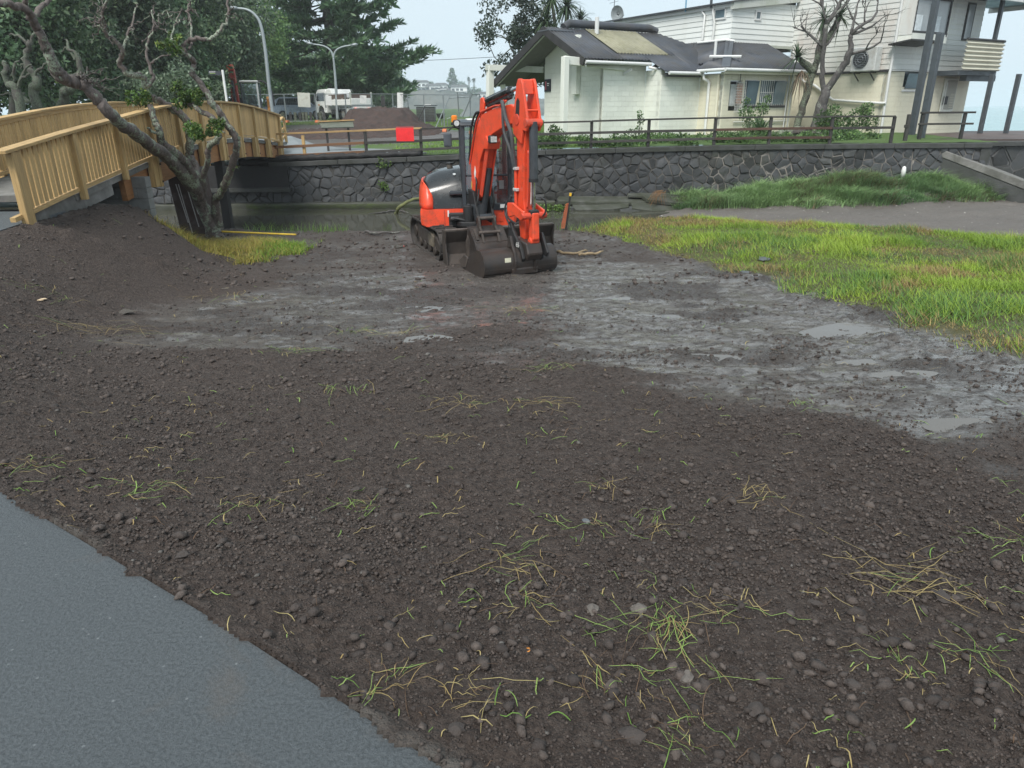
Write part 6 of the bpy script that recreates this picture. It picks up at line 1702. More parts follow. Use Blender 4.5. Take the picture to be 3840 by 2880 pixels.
def wobble(pts, rad, amp, rs, sub=5):
    P_ = smooth_pts(pts, sub); n = len(P_); out = []
    for i, p in enumerate(P_): out.append(p + Vector(rs.normal(size=3) * amp * (0 if i == 0 else 1)))
    r = np.interp(np.linspace(0, 1, n), np.linspace(0, 1, len(rad)), rad)
    jit = np.convolve(rs.normal(size=n + 4), np.ones(3) / 3, 'same')[2:n + 2]
    return out, [max(.002, float(q) * (1 + .07 * j)) for q, j in zip(r, jit)]
def grove_tree(name, label, base, height, crown, nblob, leaves, size, cols, seed, trunks=2, mat='leaf', bark='bark_dark', blob_r=(.6, 1.2), trunk_r=.16, low=.25, group=None, zmin=None):
    """crown = (rx, ry, rz) ellipsoid round the upper part"""
    rs = np.random.default_rng(seed); base = Vector(base)
    t = thing(name, label, "tree", base, 0, group)
    top = base + Vector((0, 0, height)); cc = base + Vector((0, 0, height - crown[2])); blobs = []
    for i in range(nblob):
        d = rs.normal(size=3); d /= np.linalg.norm(d); q = rs.random() ** .45
        p = cc + Vector((d[0] * crown[0] * q, d[1] * crown[1] * q, d[2] * crown[2] * q))
        if p.z < base.z + height * low: p.z = base.z + height * low + rs.random() * .6
        blobs.append((p.x, p.y, p.z, rs.uniform(*blob_r)))
    mb = MB()
    for k in range(trunks):
        off = Vector((rs.uniform(-.5, .5), rs.uniform(-.3, .3), 0)) * (0 if trunks == 1 else 1)
        tgt = cc + Vector((rs.uniform(-.5, .5) * crown[0], rs.uniform(-.5, .5) * crown[1], rs.uniform(-.2, .5) * crown[2]))
        mid = (base + off).lerp(tgt, .5) + Vector((rs.uniform(-.5, .5), rs.uniform(-.3, .3), 0))
        pts, rad = wobble([base + off - Vector((0, 0, .3)), (base + off).lerp(mid, .5) + Vector((rs.uniform(-.3, .3), 0, 0)), mid, tgt], [trunk_r, trunk_r * .75, trunk_r * .3], .03, rs)
        mb.tube(pts, rad, 8)
        for j in range(6):
            a = pts[int(len(pts) * rs.uniform(.35, .9))]; b_ = blobs[rs.integers(len(blobs))]; b_ = Vector(b_[:3])
            mb.tube(*wobble([a, a.lerp(b_, .5) + Vector((0, 0, rs.uniform(-.2, .4))), b_], [trunk_r * .38, trunk_r * .22, .02], .04, rs, 4), 6)
    mb.build("trunk", MAT[bark], t, smooth='all')
    cloud("crown", blobs, leaves, size, cols, t, seed + 1, mat)
    return t
# ---------------- leaning tree in the foreground
ft = gz(822, 882, -1.02)
lt_ = thing("leaning_tree", "gnarled multi-stemmed lichened tree leaning left in front of the footbridge", "tree", ft)
rs = np.random.default_rng(3)
def L2(pts):   # (crop x, crop y, distance) measured in the photo's top-left detail
    return [at(x / 1.8437, y / 1.8437, Y) for x, y, Y in pts]
def limb(pts, widths, name="limb", amp=.012, n=10):
    P_ = L2(pts); w = [wd / 1.8437 / FPX * pts[int(i * (len(pts) - 1) / max(1, len(widths) - 1))][2] * .42 for i, wd in enumerate(widths)]
    q, r = wobble(P_, w, amp, rs, 6); return MB().tube(q, r, n).build(name, MAT['bark'], lt_, smooth='all')
limb([(1500, 1680, 16.75), (1470, 1590, 16.7), (1400, 1420, 16.5), (1325, 1265, 16.0), (1180, 1110, 15.2), (1040, 1000, 14.3), (900, 900, 13.3), (770, 800, 12.6), (680, 690, 12.5), (590, 600, 12.4), (470, 560, 12.2), (395, 500, 12.0), (355, 400, 11.9), (300, 270, 11.8), (240, 180, 11.7), (190, 80, 11.5), (110, 40, 11.3), (-60, 10, 11.0)],
     [150, 118, 105, 112, 100, 96, 92, 84, 88, 84, 92, 92, 74, 66, 60, 56, 50, 46], "trunk", n=14)
limb([(215, 130, 11.65), (290, 50, 11.9), (380, -40, 12.2)], [45, 34, 24])
limb([(180, 60, 11.5), (170, -60, 11.4)], [40, 30])
limb([(1345, 1290, 16.1), (1290, 1140, 15.6), (1200, 1050, 15.2), (1120, 985, 15.0), (1100, 900, 14.9), (1065, 830, 14.9), (1045, 735, 14.9)], [95, 80, 62, 58, 52, 48, 44])
limb([(1370, 1290, 16.35), (1345, 1160, 16.5), (1310, 1060, 16.6), (1318, 950, 16.6), (1300, 850, 16.5), (1225, 770, 16.4), (1100, 700, 16.2), (1010, 640, 16.0), (1003, 560, 15.9), (965, 520, 15.8), (890, 512, 15.6), (830, 440, 15.5), (852, 360, 15.4), (800, 285, 15.3), (735, 235, 15.2), (700, 120, 15.1), (760, -30, 15.0)], [70, 64, 60, 62, 60, 56, 52, 50, 46, 44, 42, 38, 36, 30, 26, 20, 14])
limb([(1015, 590, 15.9), (1060, 540, 16.0), (1030, 450, 16.1), (1012, 330, 16.2), (1060, 200, 16.3), (1050, 60, 16.4)], [32, 26, 24, 20, 14, 8])
limb([(1040, 440, 16.1), (1100, 400, 16.2), (1180, 380, 16.3)], [18, 12, 7])
limb([(850, 360, 15.4), (880, 240, 15.6), (920, 160, 15.8), (940, 20, 16.0)], [24, 18, 14, 8])
limb([(1405, 1360, 16.4), (1405, 1220, 16.2), (1440, 1100, 16.0), (1440, 1020, 15.9), (1500, 960, 15.8), (1512, 900, 15.8), (1490, 835, 15.8), (1400, 770, 15.9), (1308, 715, 16.0)], [60, 48, 44, 44, 44, 42, 42, 38, 32])
limb([(1510, 1560, 16.7), (1490, 1380, 16.5), (1532, 1330, 16.3), (1592, 1180, 16.0), (1640, 1020, 15.8), (1620, 930, 15.7), (1540, 820, 15.6), (1470, 720, 15.5), (1420, 620, 15.5), (1332, 510, 15.5), (1340, 440, 15.5), (1290, 370, 15.4), (1268, 312, 15.4), (1345, 265, 15.4), (1450, 272, 15.5), (1540, 190, 15.6), (1582, 100, 15.7), (1570, -30, 15.8)], [78, 66, 60, 54, 54, 54, 52, 50, 46, 42, 40, 36, 32, 30, 28, 24, 20, 14])
limb([(1290, 370, 15.4), (1230, 340, 15.2), (1190, 290, 15.1), (1210, 180, 15.2), (1260, 60, 15.3)], [26, 20, 16, 12, 8])
limb([(1310, 340, 15.4), (1320, 200, 15.8), (1300, 60, 16.0), (1340, -40, 16.2)], [20, 16, 12, 8])
limb([(1130, 960, 15.0), (1060, 915, 14.8), (1010, 880, 14.7)], [26, 20, 12])
limb([(1500, 880, 15.8), (1560, 920, 15.7)], [14, 8])
for k in range(11):
    x0_, y0_ = 560 + rs.uniform(-60, 60), 545 + rs.uniform(-30, 40)
    limb([(x0_, y0_, 12.3), (x0_ + rs.uniform(40, 120), y0_ + rs.uniform(-30, 60), 12.6), (x0_ + rs.uniform(120, 260), y0_ + rs.uniform(-40, 120), 12.9)], [12, 8, 3], "twig", .03, 5)
for k in range(26):
    i = rs.integers(0, 6); sp = [(1060, 200, 16.3), (900, 200, 15.7), (1580, 120, 15.7), (1300, 80, 16.0), (1230, 160, 15.2), (720, 180, 15.1)][i]
    a_ = rs.uniform(0, 6.28); l_ = rs.uniform(80, 220)
    limb([sp, (sp[0] + math.cos(a_) * l_ * .5, sp[1] + math.sin(a_) * l_ * .5 - 20, sp[2] + rs.uniform(-.5, .5)), (sp[0] + math.cos(a_) * l_, sp[1] + math.sin(a_) * l_, sp[2] + rs.uniform(-.8, .8))], [10, 7, 3], "twig", .03, 5)
fb = []
for x, y, Y, r_ in [(965, 660, 14.9, .20), (930, 680, 14.9, .14), (1000, 690, 14.9, .14), (1430, 895, 15.3, .28), (1390, 910, 15.3, .17), (1470, 880, 15.4, .17), (1260, 660, 15.9, .24), (1240, 640, 15.9, .16), (1350, 690, 15.9, .25), (1400, 660, 15.9, .20), (1180, 280, 15.1, .22), (1220, 300, 15.1, .16)]:
    p = at(x / 1.8437, y / 1.8437, Y); fb.append((p.x, p.y, p.z, r_))
for x, y, Y in [(1525, 1300, 16.2), (1600, 900, 15.6), (1650, 1160, 15.8), (1590, 1165, 15.9), (400, 540, 12.1), (1280, 1110, 16.4), (1050, 740, 15.8)]:
    p = at(x / 1.8437, y / 1.8437, Y); fb.append((p.x, p.y, p.z, .07))
fb2 = []
for (x, y, z, r_) in fb:
    for _ in range(6 if r_ > .1 else 2): q = rs.normal(size=3); q /= np.linalg.norm(q); fb2.append((x + q[0] * r_ * 1.05, y + q[1] * r_, z + q[2] * r_ * .8, r_ * rs.uniform(.25, .6)))
cloud("leaf_clump", fb2, 4200, .075, [(.035, .075, .02), (.075, .13, .028), (.17, .21, .05)], lt_, 5, 'leaf_gloss', .45, .25)
# ---------------- grove behind the bridge
DG = [(.055, .100, .055), (.115, .18, .092), (.19, .26, .14)]
GG = [(.062, .100, .062), (.120, .165, .102), (.20, .25, .16)]
LG = [(.062, .125, .045), (.125, .20, .07), (.19, .27, .09)]
def farz(px, Y): p = at(px, 420, Y); return Vector((p.x, Y, float(far_h(np.array([p.x]), np.array([Y]))[0])))
GL = [("grove_tree", "dark evergreen tree at the far left edge behind the footbridge", -120, 31, 8.5, (4.2, 3.0, 3.6), 70, 15000, DG, 1),
      ("grove_tree", "dark bushy evergreen standing behind the left handrail of the footbridge", 170, 35, 9.5, (4.3, 3.0, 4.3), 85, 18000, DG, 2),
      ("grove_tree", "grey-green evergreen with bare twigs behind the middle of the footbridge", 420, 38, 9.6, (3.8, 3.0, 4.4), 85, 18000, GG, 3),
      ("grove_tree", "dark evergreen behind the lichened leaning tree's upper branches", 640, 41, 9.8, (3.8, 3, 4.6), 85, 17000, DG, 4),
      ("grove_tree", "tall evergreen behind the direction signpost", 800, 45, 9.2, (3.3, 3, 4.2), 75, 15000, GG, 5),
      ("grove_tree", "dense glossy tree at the right end of the grove under the street lamp", 905, 55, 10.6, (3.6, 3, 5.0), 80, 15000, LG, 6)]
for nm, lb_, px, Y, h, cr, nb, nl, cols, sd in GL:
    grove_tree(nm, lb_, farz(px, Y), h, cr, int(nb * 1.3), int(nl * 1.9), .235, cols, 100 + sd, trunks=3, blob_r=(.65, 1.25), group="evergreen trees behind the footbridge", low=.16)
grove_tree("pale_shrub", "pale grey-green rounded shrub behind the top of the footbridge", farz(640, 33), 3.4, (1.9, 1.2, 1.5), 45, 6500, .15, [(.055, .085, .05), (.11, .15, .095), (.17, .21, .15)], 131, trunks=2, trunk_r=.06, blob_r=(.3, .6))
grove_tree("pale_shrub", "small leafy bush behind the footbridge below the direction sign", farz(780, 38), 2.6, (1.6, 1, 1.2), 30, 4000, .14, [(.05, .08, .045), (.10, .14, .08)], 132, trunks=2, trunk_r=.05, blob_r=(.3, .55))
# crooked lichen-covered trunks at far left
for i, (pts, lab) in enumerate([([(60, 430), (70, 360), (30, 310), (20, 230)], "lichened crooked trunk at the left edge behind the footbridge"), ([(150, 420), (130, 360), (140, 300), (100, 240), (110, 160)], "slim twisted lichened trunk second from the left edge"),
                               ([(215, 420), (235, 370), (270, 330), (300, 280), (290, 200)], "lichened trunk with broken limbs just left of the big leaning limb"), ([(20, 400), (50, 370), (110, 385)], "short bent lichened limb low at the left edge")]):
    P_ = [at(x, y, 27.5 + i * .8) for x, y in pts]; P_[0].z = .1
    t = thing("lichen_trunk", lab, "trunk", P_[0], 0, "lichened trunks at left")
    mb = MB(); mb.tube(*wobble(P_, [.20, .17, .13, .08], .03, rs, 6), 9)
    for k in range(5):
        a = P_[1].lerp(P_[-1], rs.random()); e_ = a + Vector((rs.uniform(-.9, .9), rs.uniform(-.4, .4), rs.uniform(-.1, .9)))
        mb.tube(*wobble([a, a.lerp(e_, .5) + Vector((0, 0, .15)), e_], [.06, .05, .02], .03, rs, 4), 6)
    mb.build("stem", MAT['lichen_trunk'], t, smooth='all')
# ---------------- big Norfolk pine
def norfolk(name, label, base, height, rad, z0, zmax, tiers, per, seed, cols, dens=1.0, tuft=.42, wid=.05, group=None):
    rs = np.random.default_rng(seed); base = Vector(base); t = thing(name, label, "tree", base, 0, group)
    mb = MB(); mb.tube([base + Vector((0, 0, -.3)), base + Vector((0, 0, height * .5)), base + Vector((0, 0, height))], [height * .018, height * .012, .03], 10)
    Cs, Ds, tone = [], [], []
    for k in range(tiers):
        z = z0 + (zmax - z0) * k / max(1, tiers - 1); f = (z - z0) / (height - z0)
        R_ = rad * (1 - f) ** .75 * rs.uniform(.8, 1.08)
        off = rs.uniform(0, 6.28)
        for j in range(per):
            a = off + 2 * math.pi * j / per + rs.uniform(-.28, .28); L = R_ * rs.uniform(.68, 1.12)
            d = Vector((math.cos(a), math.sin(a), 0)); s = Vector((-d.y, d.x, 0)); lift = rs.uniform(-.10, .12); sag = rs.uniform(.05, .14)
            def bp_(q): return base + Vector((0, 0, z)) + d * (L * q) + Vector((0, 0, L * (lift * q - sag * math.sin(q * math.pi) * 1.2 + .20 * max(0, q - .72))))
            mb.tube([bp_(q) for q in (0, .25, .5, .75, 1)], [.06 * rad / 8, .05 * rad / 8, .035 * rad / 8, .02 * rad / 8, .01], 5)
            nb = int((9 + L * 2.6) * dens); bt = rs.uniform(.6, 1.35)
            for m_ in range(nb):
                q = rs.uniform(.22, 1.0); p = bp_(q); sd = rs.choice((-1, 1)); bl = L * .22 * (1.15 - q * .55) * rs.uniform(.6, 1.2)
                dirb = (d * rs.uniform(.3, .9) + s * sd * rs.uniform(.4, 1.0) + Vector((0, 0, rs.uniform(-.12, .25)))).normalized()
                ns = max(3, int(bl / .17 * dens))
                for w in range(ns):
                    c = p + dirb * (bl * w / ns) + Vector((0, 0, -.10 * (w / ns) ** 2 * bl))
                    for _ in range(3):
                        dd = dirb + Vector(rs.normal(size=3) * .55) + Vector((0, 0, .35)); Cs.append(c + dd * tuft * .3); Ds.append(dd); tone.append(bt * rs.uniform(.75, 1.25))
    mb.build("trunk", MAT['bark_dark'], t, smooth='all')
    Cs = np.array([tuple(c) for c in Cs]); Ds = np.array([tuple(c) for c in Ds]); n = len(Cs)
    V, F = leaf_quads(Cs, Ds, np.full(n, tuft) * rs.uniform(.7, 1.2, n), np.full(n, wid) * rs.uniform(.8, 1.3, n), rs)
    k = rs.random(n)[:, None]; cl = (np.array(cols[0]) * (1 - k) + np.array(cols[1]) * k) * np.array(tone)[:, None] * 1.25
    raw_mesh("crown", V, F, MAT['leaf'], np.repeat(np.clip(cl, 0, 1), 4, 0), parent=t)
    return t
nb_ = farz(1262, 66)
norfolk("norfolk_pine", "huge dark Norfolk pine behind the white tipper truck", nb_, 26, 8.6, 2.2, 17.5, 17, 7, 21, [(.048, .100, .054), (.105, .180, .085)], 1.2, .66, .15)
# trees further back
for i, (px, Y, h, cr, cols, lab) in enumerate([(985, 84, 9.0, (5, 3, 3.6), LG, "yellow-green spreading tree between the far excavator and the street lamp"), (1080, 96, 8.5, (5.5, 3, 3.4), DG, "dark tree mass left behind the truck"), (1165, 104, 9.0, (5, 3, 4), DG, "dark tree directly behind the truck cab"),
                                             (1330, 100, 8.0, (5, 3, 3.5), DG, "dark tree behind the truck tray"), (1420, 108, 7.0, (3.6, 3, 2.8), DG, "low dark tree at the right foot of the pine"), (1240, 112, 10, (6, 3, 4.5), GG, "grey-green tree behind the pine trunk")]):
    grove_tree("background_tree", lab, farz(px, Y), h, cr, 50, 6000, .38, cols, 200 + i, trunks=2, blob_r=(.8, 1.5), group="trees behind the car park", low=.08)
# ---------------- broadleaf and cabbage trees behind the house
hb = at(1965, 420, 47); hb.z = .6
grove_tree("house_tree", "open-crowned broadleaf tree rising left of the house roof", hb, 8.6, (3.0, 2.4, 3.4), 60, 6800, .22, [(.020, .034, .024), (.045, .065, .045)], 301, trunks=3, trunk_r=.14, blob_r=(.35, .75), low=.26)
def sword_head(p, rs, n=90, L=.9, w=.05, droop=.55, up=.3):
    V, F = [], []
    for k in range(n):
        d = rs.normal(size=3); d[2] = d[2] * .9 + up; d /= np.linalg.norm(d); l = L * rs.uniform(.7, 1.15)
        s = np.cross(d, (0, 0, 1.0)); s /= max(np.linalg.norm(s), 1e-3); o = len(V); q = np.array(p, float)
        for j in range(5):
            t_ = j / 4; c = q + d * l * t_ + np.array([0, 0, -droop * l * t_ * t_]); ww = w * (1 - t_ ** 2) * .5 + .003
            V += [c - s * ww, c + s * ww]
        for j in range(4): F.append((o + 2 * j, o + 2 * j + 1, o + 2 * j + 3, o + 2 * j + 2))
    return V, F
def cabbage(name, label, base, stems, seed, cols, L=.9, n=90, bark='bark_dark', r=.14, w=.05, droop=.55):
    rs = np.random.default_rng(seed); base = Vector(base); t = thing(name, label, "cabbage tree", base)
    mb = MB(); V, F = [], []
    for st in stems:
        P_ = [Vector(q) for q in st]; mb.tube(*wobble(P_, [r, r * .85, r * .6], .015, rs, 5), 9)
        v, f = sword_head(P_[-1], rs, n, L, w, droop); F += [tuple(i + len(V) for i in q) for q in f]; V += v
    mb.build("trunk", MAT[bark], t, smooth='all')
    V = np.array(V); k = rs.random((len(V) // 10, 1)); cl = np.repeat(np.array(cols[0]) * (1 - k) + np.array(cols[1]) * k, 10, 0)
    raw_mesh("leaf_head", V, np.array(F), MAT['leaf_gloss'], cl, parent=t)
    return t
CB = [(.030, .058, .028), (.075, .115, .055)]
b_ = at(2110, 420, 45); b_.z = .6
cabbage("cabbage_tree", "tall cabbage tree with several spiky heads behind the house ridge", b_, [[b_, at(2100, 250, 45), at(2065, 150, 45), at(2045, 85, 45)], [b_, at(2110, 250, 45), at(2120, 120, 45), at(2125, 20, 45)], [b_, at(2120, 250, 45.5), at(2150, 130, 45.5), at(2178, 75, 45.5)], [b_, at(2105, 250, 45.3), at(2080, 90, 45.3), at(2070, -10, 45.3)]], 311, CB, 1.35, 120, w=.08)
b_ = at(2985, 486, 32.6)
hd = [[b_, at(3010, 400, 32.6), at(3050, 270, 32.6), at(3080, 150, 32.6), at(3090, 70, 32.7)], [at(3050, 270, 32.6), at(3020, 240, 32.5), at(2990, 215, 32.4)], [at(3075, 180, 32.6), at(3120, 120, 32.8), at(3150, 60, 33)]]
cb2 = cabbage("cabbage_tree", "leaning cabbage tree in front of the house windows", b_, hd, 312, [(.035, .07, .035), (.10, .15, .085)], .95, 80, r=.16, w=.05, droop=.3)
v, f = sword_head(at(3005, 268, 32.45), np.random.default_rng(9), 34, .62, .04, 1.5, -.4)
raw_mesh("dead_skirt", np.array(v), np.array(f), MAT['leaf'], np.tile(np.array([[.17, .125, .085]]), (len(v), 1)), parent=cb2)
# bare tree
bt_ = thing("bare_tree", "leafless forked tree with upswept twigs against the stained house wall", "tree", at(3062, 492, 32.2))
rs = np.random.default_rng(33); mb = MB()
def grow(p, d, L, r, lev):
    q = p; pts = [p]; rad = [r]; n = 4
    for i in range(n):
        d = (d + Vector(rs.normal(size=3) * .16) + Vector((0, 0, .05))).normalized(); q = q + d * (L / n); pts.append(q); rad.append(r * (1 - .42 * (i + 1) / n))
    mb.tube(pts, rad, 6 if lev < 2 else 4)
    if lev >= 4: return
    for k in range(rs.integers(2, 4)):
        i = rs.integers(2, n + 1); a = Vector((rs.normal(), rs.normal() * .7, rs.normal() * .5 + .25)); grow(pts[i], (d + a * .75).normalized(), L * rs.uniform(.55, .8), rad[i] * .75, lev + 1)
trk = [at(3062, 492, 32.2), at(3070, 440, 32.2), at(3085, 380, 32.1), at(3100, 330, 32.1)]
mb.tube(*wobble(trk, [.28, .24, .17], .02, rs, 5), 10)
A_ = [at(3090, 350, 32.1), at(3083, 270, 32.1), at(3088, 180, 32.0), at(3100, 90, 31.9)]; B_ = [at(3100, 335, 32.1), at(3150, 265, 31.9), at(3185, 205, 31.7), at(3190, 130, 31.6)]
mb.tube(*wobble(A_, [.12, .10, .08], .015, rs, 5), 8); mb.tube(*wobble(B_, [.15, .13, .08], .02, rs, 5), 8)
for p, d, L, r in [(A_[-1], (.1, 0, 1), 1.3, .08), (A_[-1], (.7, -.1, .8), 1.4, .07), (A_[-2], (-.8, .1, 1), 1.3, .06), (A_[-1], (-.3, 0, 1), 1.3, .06), (B_[-1], (.9, -.1, .7), 1.3, .075), (B_[-1], (.2, 0, 1), 1.1, .07), (B_[-2], (1, -.2, .25), 1.2, .06), (B_[-1], (1.0, 0, .35), 1.3, .06), (A_[2], (.8, -.2, .6), 1.1, .05)]:
    grow(Vector(p), Vector(d).normalized(), L, r, 1)
mb.build("trunk", MAT['bark_grey'], bt_, smooth='all')
# ---------------- shrubs along the house
def bush(name, label, px, py, Y, blobs, leaves, size, cols, seed, group=None, mat='leaf', cat="shrub"):
    c = at(px, py, Y); g = float(far_h(np.array([c.x]), np.array([c.y]))[0]); t = thing(name, label, cat, (c.x, c.y, g), 0, group); B = []
    rs = np.random.default_rng(seed)
    for dx, dy, dz, r_ in blobs: B.append((c.x + dx, c.y + dy, g + dz, r_))
    mb = MB()
    for b_ in B: mb.tube([(c.x + rs.uniform(-.1, .1), c.y, g - .1), ((c.x + b_[0]) / 2, c.y, (g + b_[2]) / 2), b_[:3]], [.02, .015, .006], 5)
    mb.build("stem", MAT['bark_dark'], t); cloud("foliage", B, leaves, size, cols, t, seed, mat)
SH = [(.035, .075, .025), (.08, .14, .045), (.13, .20, .07)]
bush("garden_shrub", "loose leafy shrub on the wall top just right of the excavator boom", 2075, 545, 27.2, [(-.3, 0, .25, .28), (.1, 0, .35, .3), (.4, .1, .25, .25), (0, .1, .55, .2)], 800, .10, SH, 401)
bush("garden_shrub", "slim upright seedling by the pale wall behind the fence", 2395, 500, 28.5, [(0, 0, .5, .15), (.05, 0, .8, .16), (0, 0, 1.05, .14), (-.3, 0, .3, .25), (.25, 0, .2, .2)], 420, .10, SH, 402)
bush("garden_shrub", "tall leafy shrub below the barred windows", 2825, 470, 30.4, [(-.35, 0, .9, .3), (.3, 0, 1.1, .3), (0, 0, .5, .4), (.45, 0, 1.45, .16), (-.4, 0, 1.35, .18)], 1100, .10, SH, 403)
bush("garden_shrub", "rounded green shrub by the tan wall under the air conditioner", 3215, 480, 31.0, [(-.6, 0, .45, .4), (0, 0, .65, .45), (.5, 0, .5, .35), (.25, 0, 1.0, .3), (-1.1, 0, .4, .4)], 2000, .11, SH, 404)
bush("garden_shrub", "shrub growing round the foot of the bare tree", 3110, 480, 31.2, [(-.3, 0, .6, .4), (.1, 0, .9, .35), (-.1, 0, .3, .4)], 1100, .11, SH, 405)
fl_p = at(2850, 500, 29.6); g = float(far_h(np.array([fl_p.x]), np.array([fl_p.y]))[0])
fx_ = thing("flax_bush", "spiky green flax clump in front of the barred windows", "flax", (fl_p.x, fl_p.y, g))
v, f = sword_head((fl_p.x, fl_p.y, g + .1), np.random.default_rng(41), 110, 1.15, .07, .35, 1.0)
kk = np.random.default_rng(2).random((len(v) // 10, 1)); raw_mesh("leaf_blade", np.array(v), np.array(f), MAT['leaf_gloss'], np.repeat(np.array([.04, .085, .035]) * (1 - kk) + np.array([.10, .16, .07]) * kk, 10, 0), parent=fx_)
# low ground cover between fence and house
rs = np.random.default_rng(50); B = []
for px0, px1, y0, y1, n_ in ((2300, 2760, 27.0, 29.8, 60), (2700, 3160, 27.2, 29.5, 70), (2020, 2110, 26.8, 28.0, 14), (3120, 3290, 28.6, 30.2, 16), (2160, 2400, 26.8, 27.4, 14)):
    for k in range(n_):
        Y = rs.uniform(y0, y1); x = at(rs.uniform(px0, px1), 500, Y).x; B.append((x, Y, float(far_h(np.array([x]), np.array([Y]))[0]) + rs.uniform(.02, .22), rs.uniform(.16, .34)))
o = cloud("ground_cover", B, 15000, .11, [(.035, .075, .025), (.085, .145, .045), (.15, .23, .08)], None, 51, squash=.7); tag(o, "tangled low green ground cover between the fence and the house", "ground cover", kind="stuff")
# fallen palm trunk
lg = thing("fallen_log", "dark fallen log lying behind the fence at the foot of the cabbage tree", "log", at(2980, 520, 28.6))
P_ = [at(2885, 522, 28.7), at(2930, 508, 28.6), at(3000, 497, 28.6), at(3030, 500, 28.5)]
for p in P_: p.z = max(p.z, .55)
MB().tube(*wobble(P_, [.14, .19, .22, .20], .03, rs, 6), 10).build("log", MAT['bark_dark'], lg, smooth='all')
for k in range(6):
    a = at(3010 + 12 * k, 510, 28.3); MB().tube(*wobble([a + Vector((-.5, 0, .02)), a + Vector((0, 0, .14)), a + Vector((.6, -.1, -.02))], [.02, .025, .01], .04, rs, 4), 5).build("branch", MAT['bark_dark'], lg)
# ================================================================ car park, works site and far shore
def FG(px, Y): return farz(px, Y)
MAT['galv'] = simple("galvanised_steel", (.26, .29, .30), .45, .5, .2, 8)
MAT['galv_paint'] = simple("grey_lamp_pole", (.30, .34, .35), .5, .1, .12, 2)
MAT['car_glass'] = simple("car_glass", (.025, .032, .038), .06, 0, .3, 2, spec=.8)
MAT['tyre'] = simple("tyre", (.016, .016, .017), .8)
MAT['rim'] = simple("steel_rim", (.22, .21, .19), .5, .4)
def emit_mat(name, col, s):
    ma, nt, n, b = new_mat(name); b.inputs["Base Color"].default_value = c4(col); b.inputs["Emission Color"].default_value = c4(col); b.inputs["Emission Strength"].default_value = s; return ma
MAT['tail_lit'] = emit_mat("lit_tail_lamp", (1.0, .05, .03), 6.0); MAT['tail'] = simple("red_lens", (.35, .012, .012), .2)
def lframe(loc, deg):
    h = R(deg); f = Vector((math.cos(h), math.sin(h), 0)); l = Vector((-math.sin(h), math.cos(h), 0)); loc = Vector(loc)
    def F(x, y, z): return loc + f * x + l * y + Vector((0, 0, z))
    return F, Matrix((f, l, Vector((0, 0, 1)))).transposed()
def wheel(F, x, y, r, w, parent, sgn):
    t = MB().tube([F(x, y - w / 2, r), F(x, y - w * .35, r), F(x, y + w * .35, r), F(x, y + w / 2, r)], [r * .92, r, r, r * .92], 22).build("wheel", MAT['tyre'], parent, smooth=40)
    MB().tube([F(x, y + sgn * w * .3, r), F(x, y + sgn * w * .53, r)], [r * .62, r * .58], 18).build("rim", MAT['rim'], t, smooth=40)
    MB().cyl(F(x, y + sgn * w * .5, r), F(x, y + sgn * w * .58, r), r * .2, 10).build("hub", MAT['galv'], t)
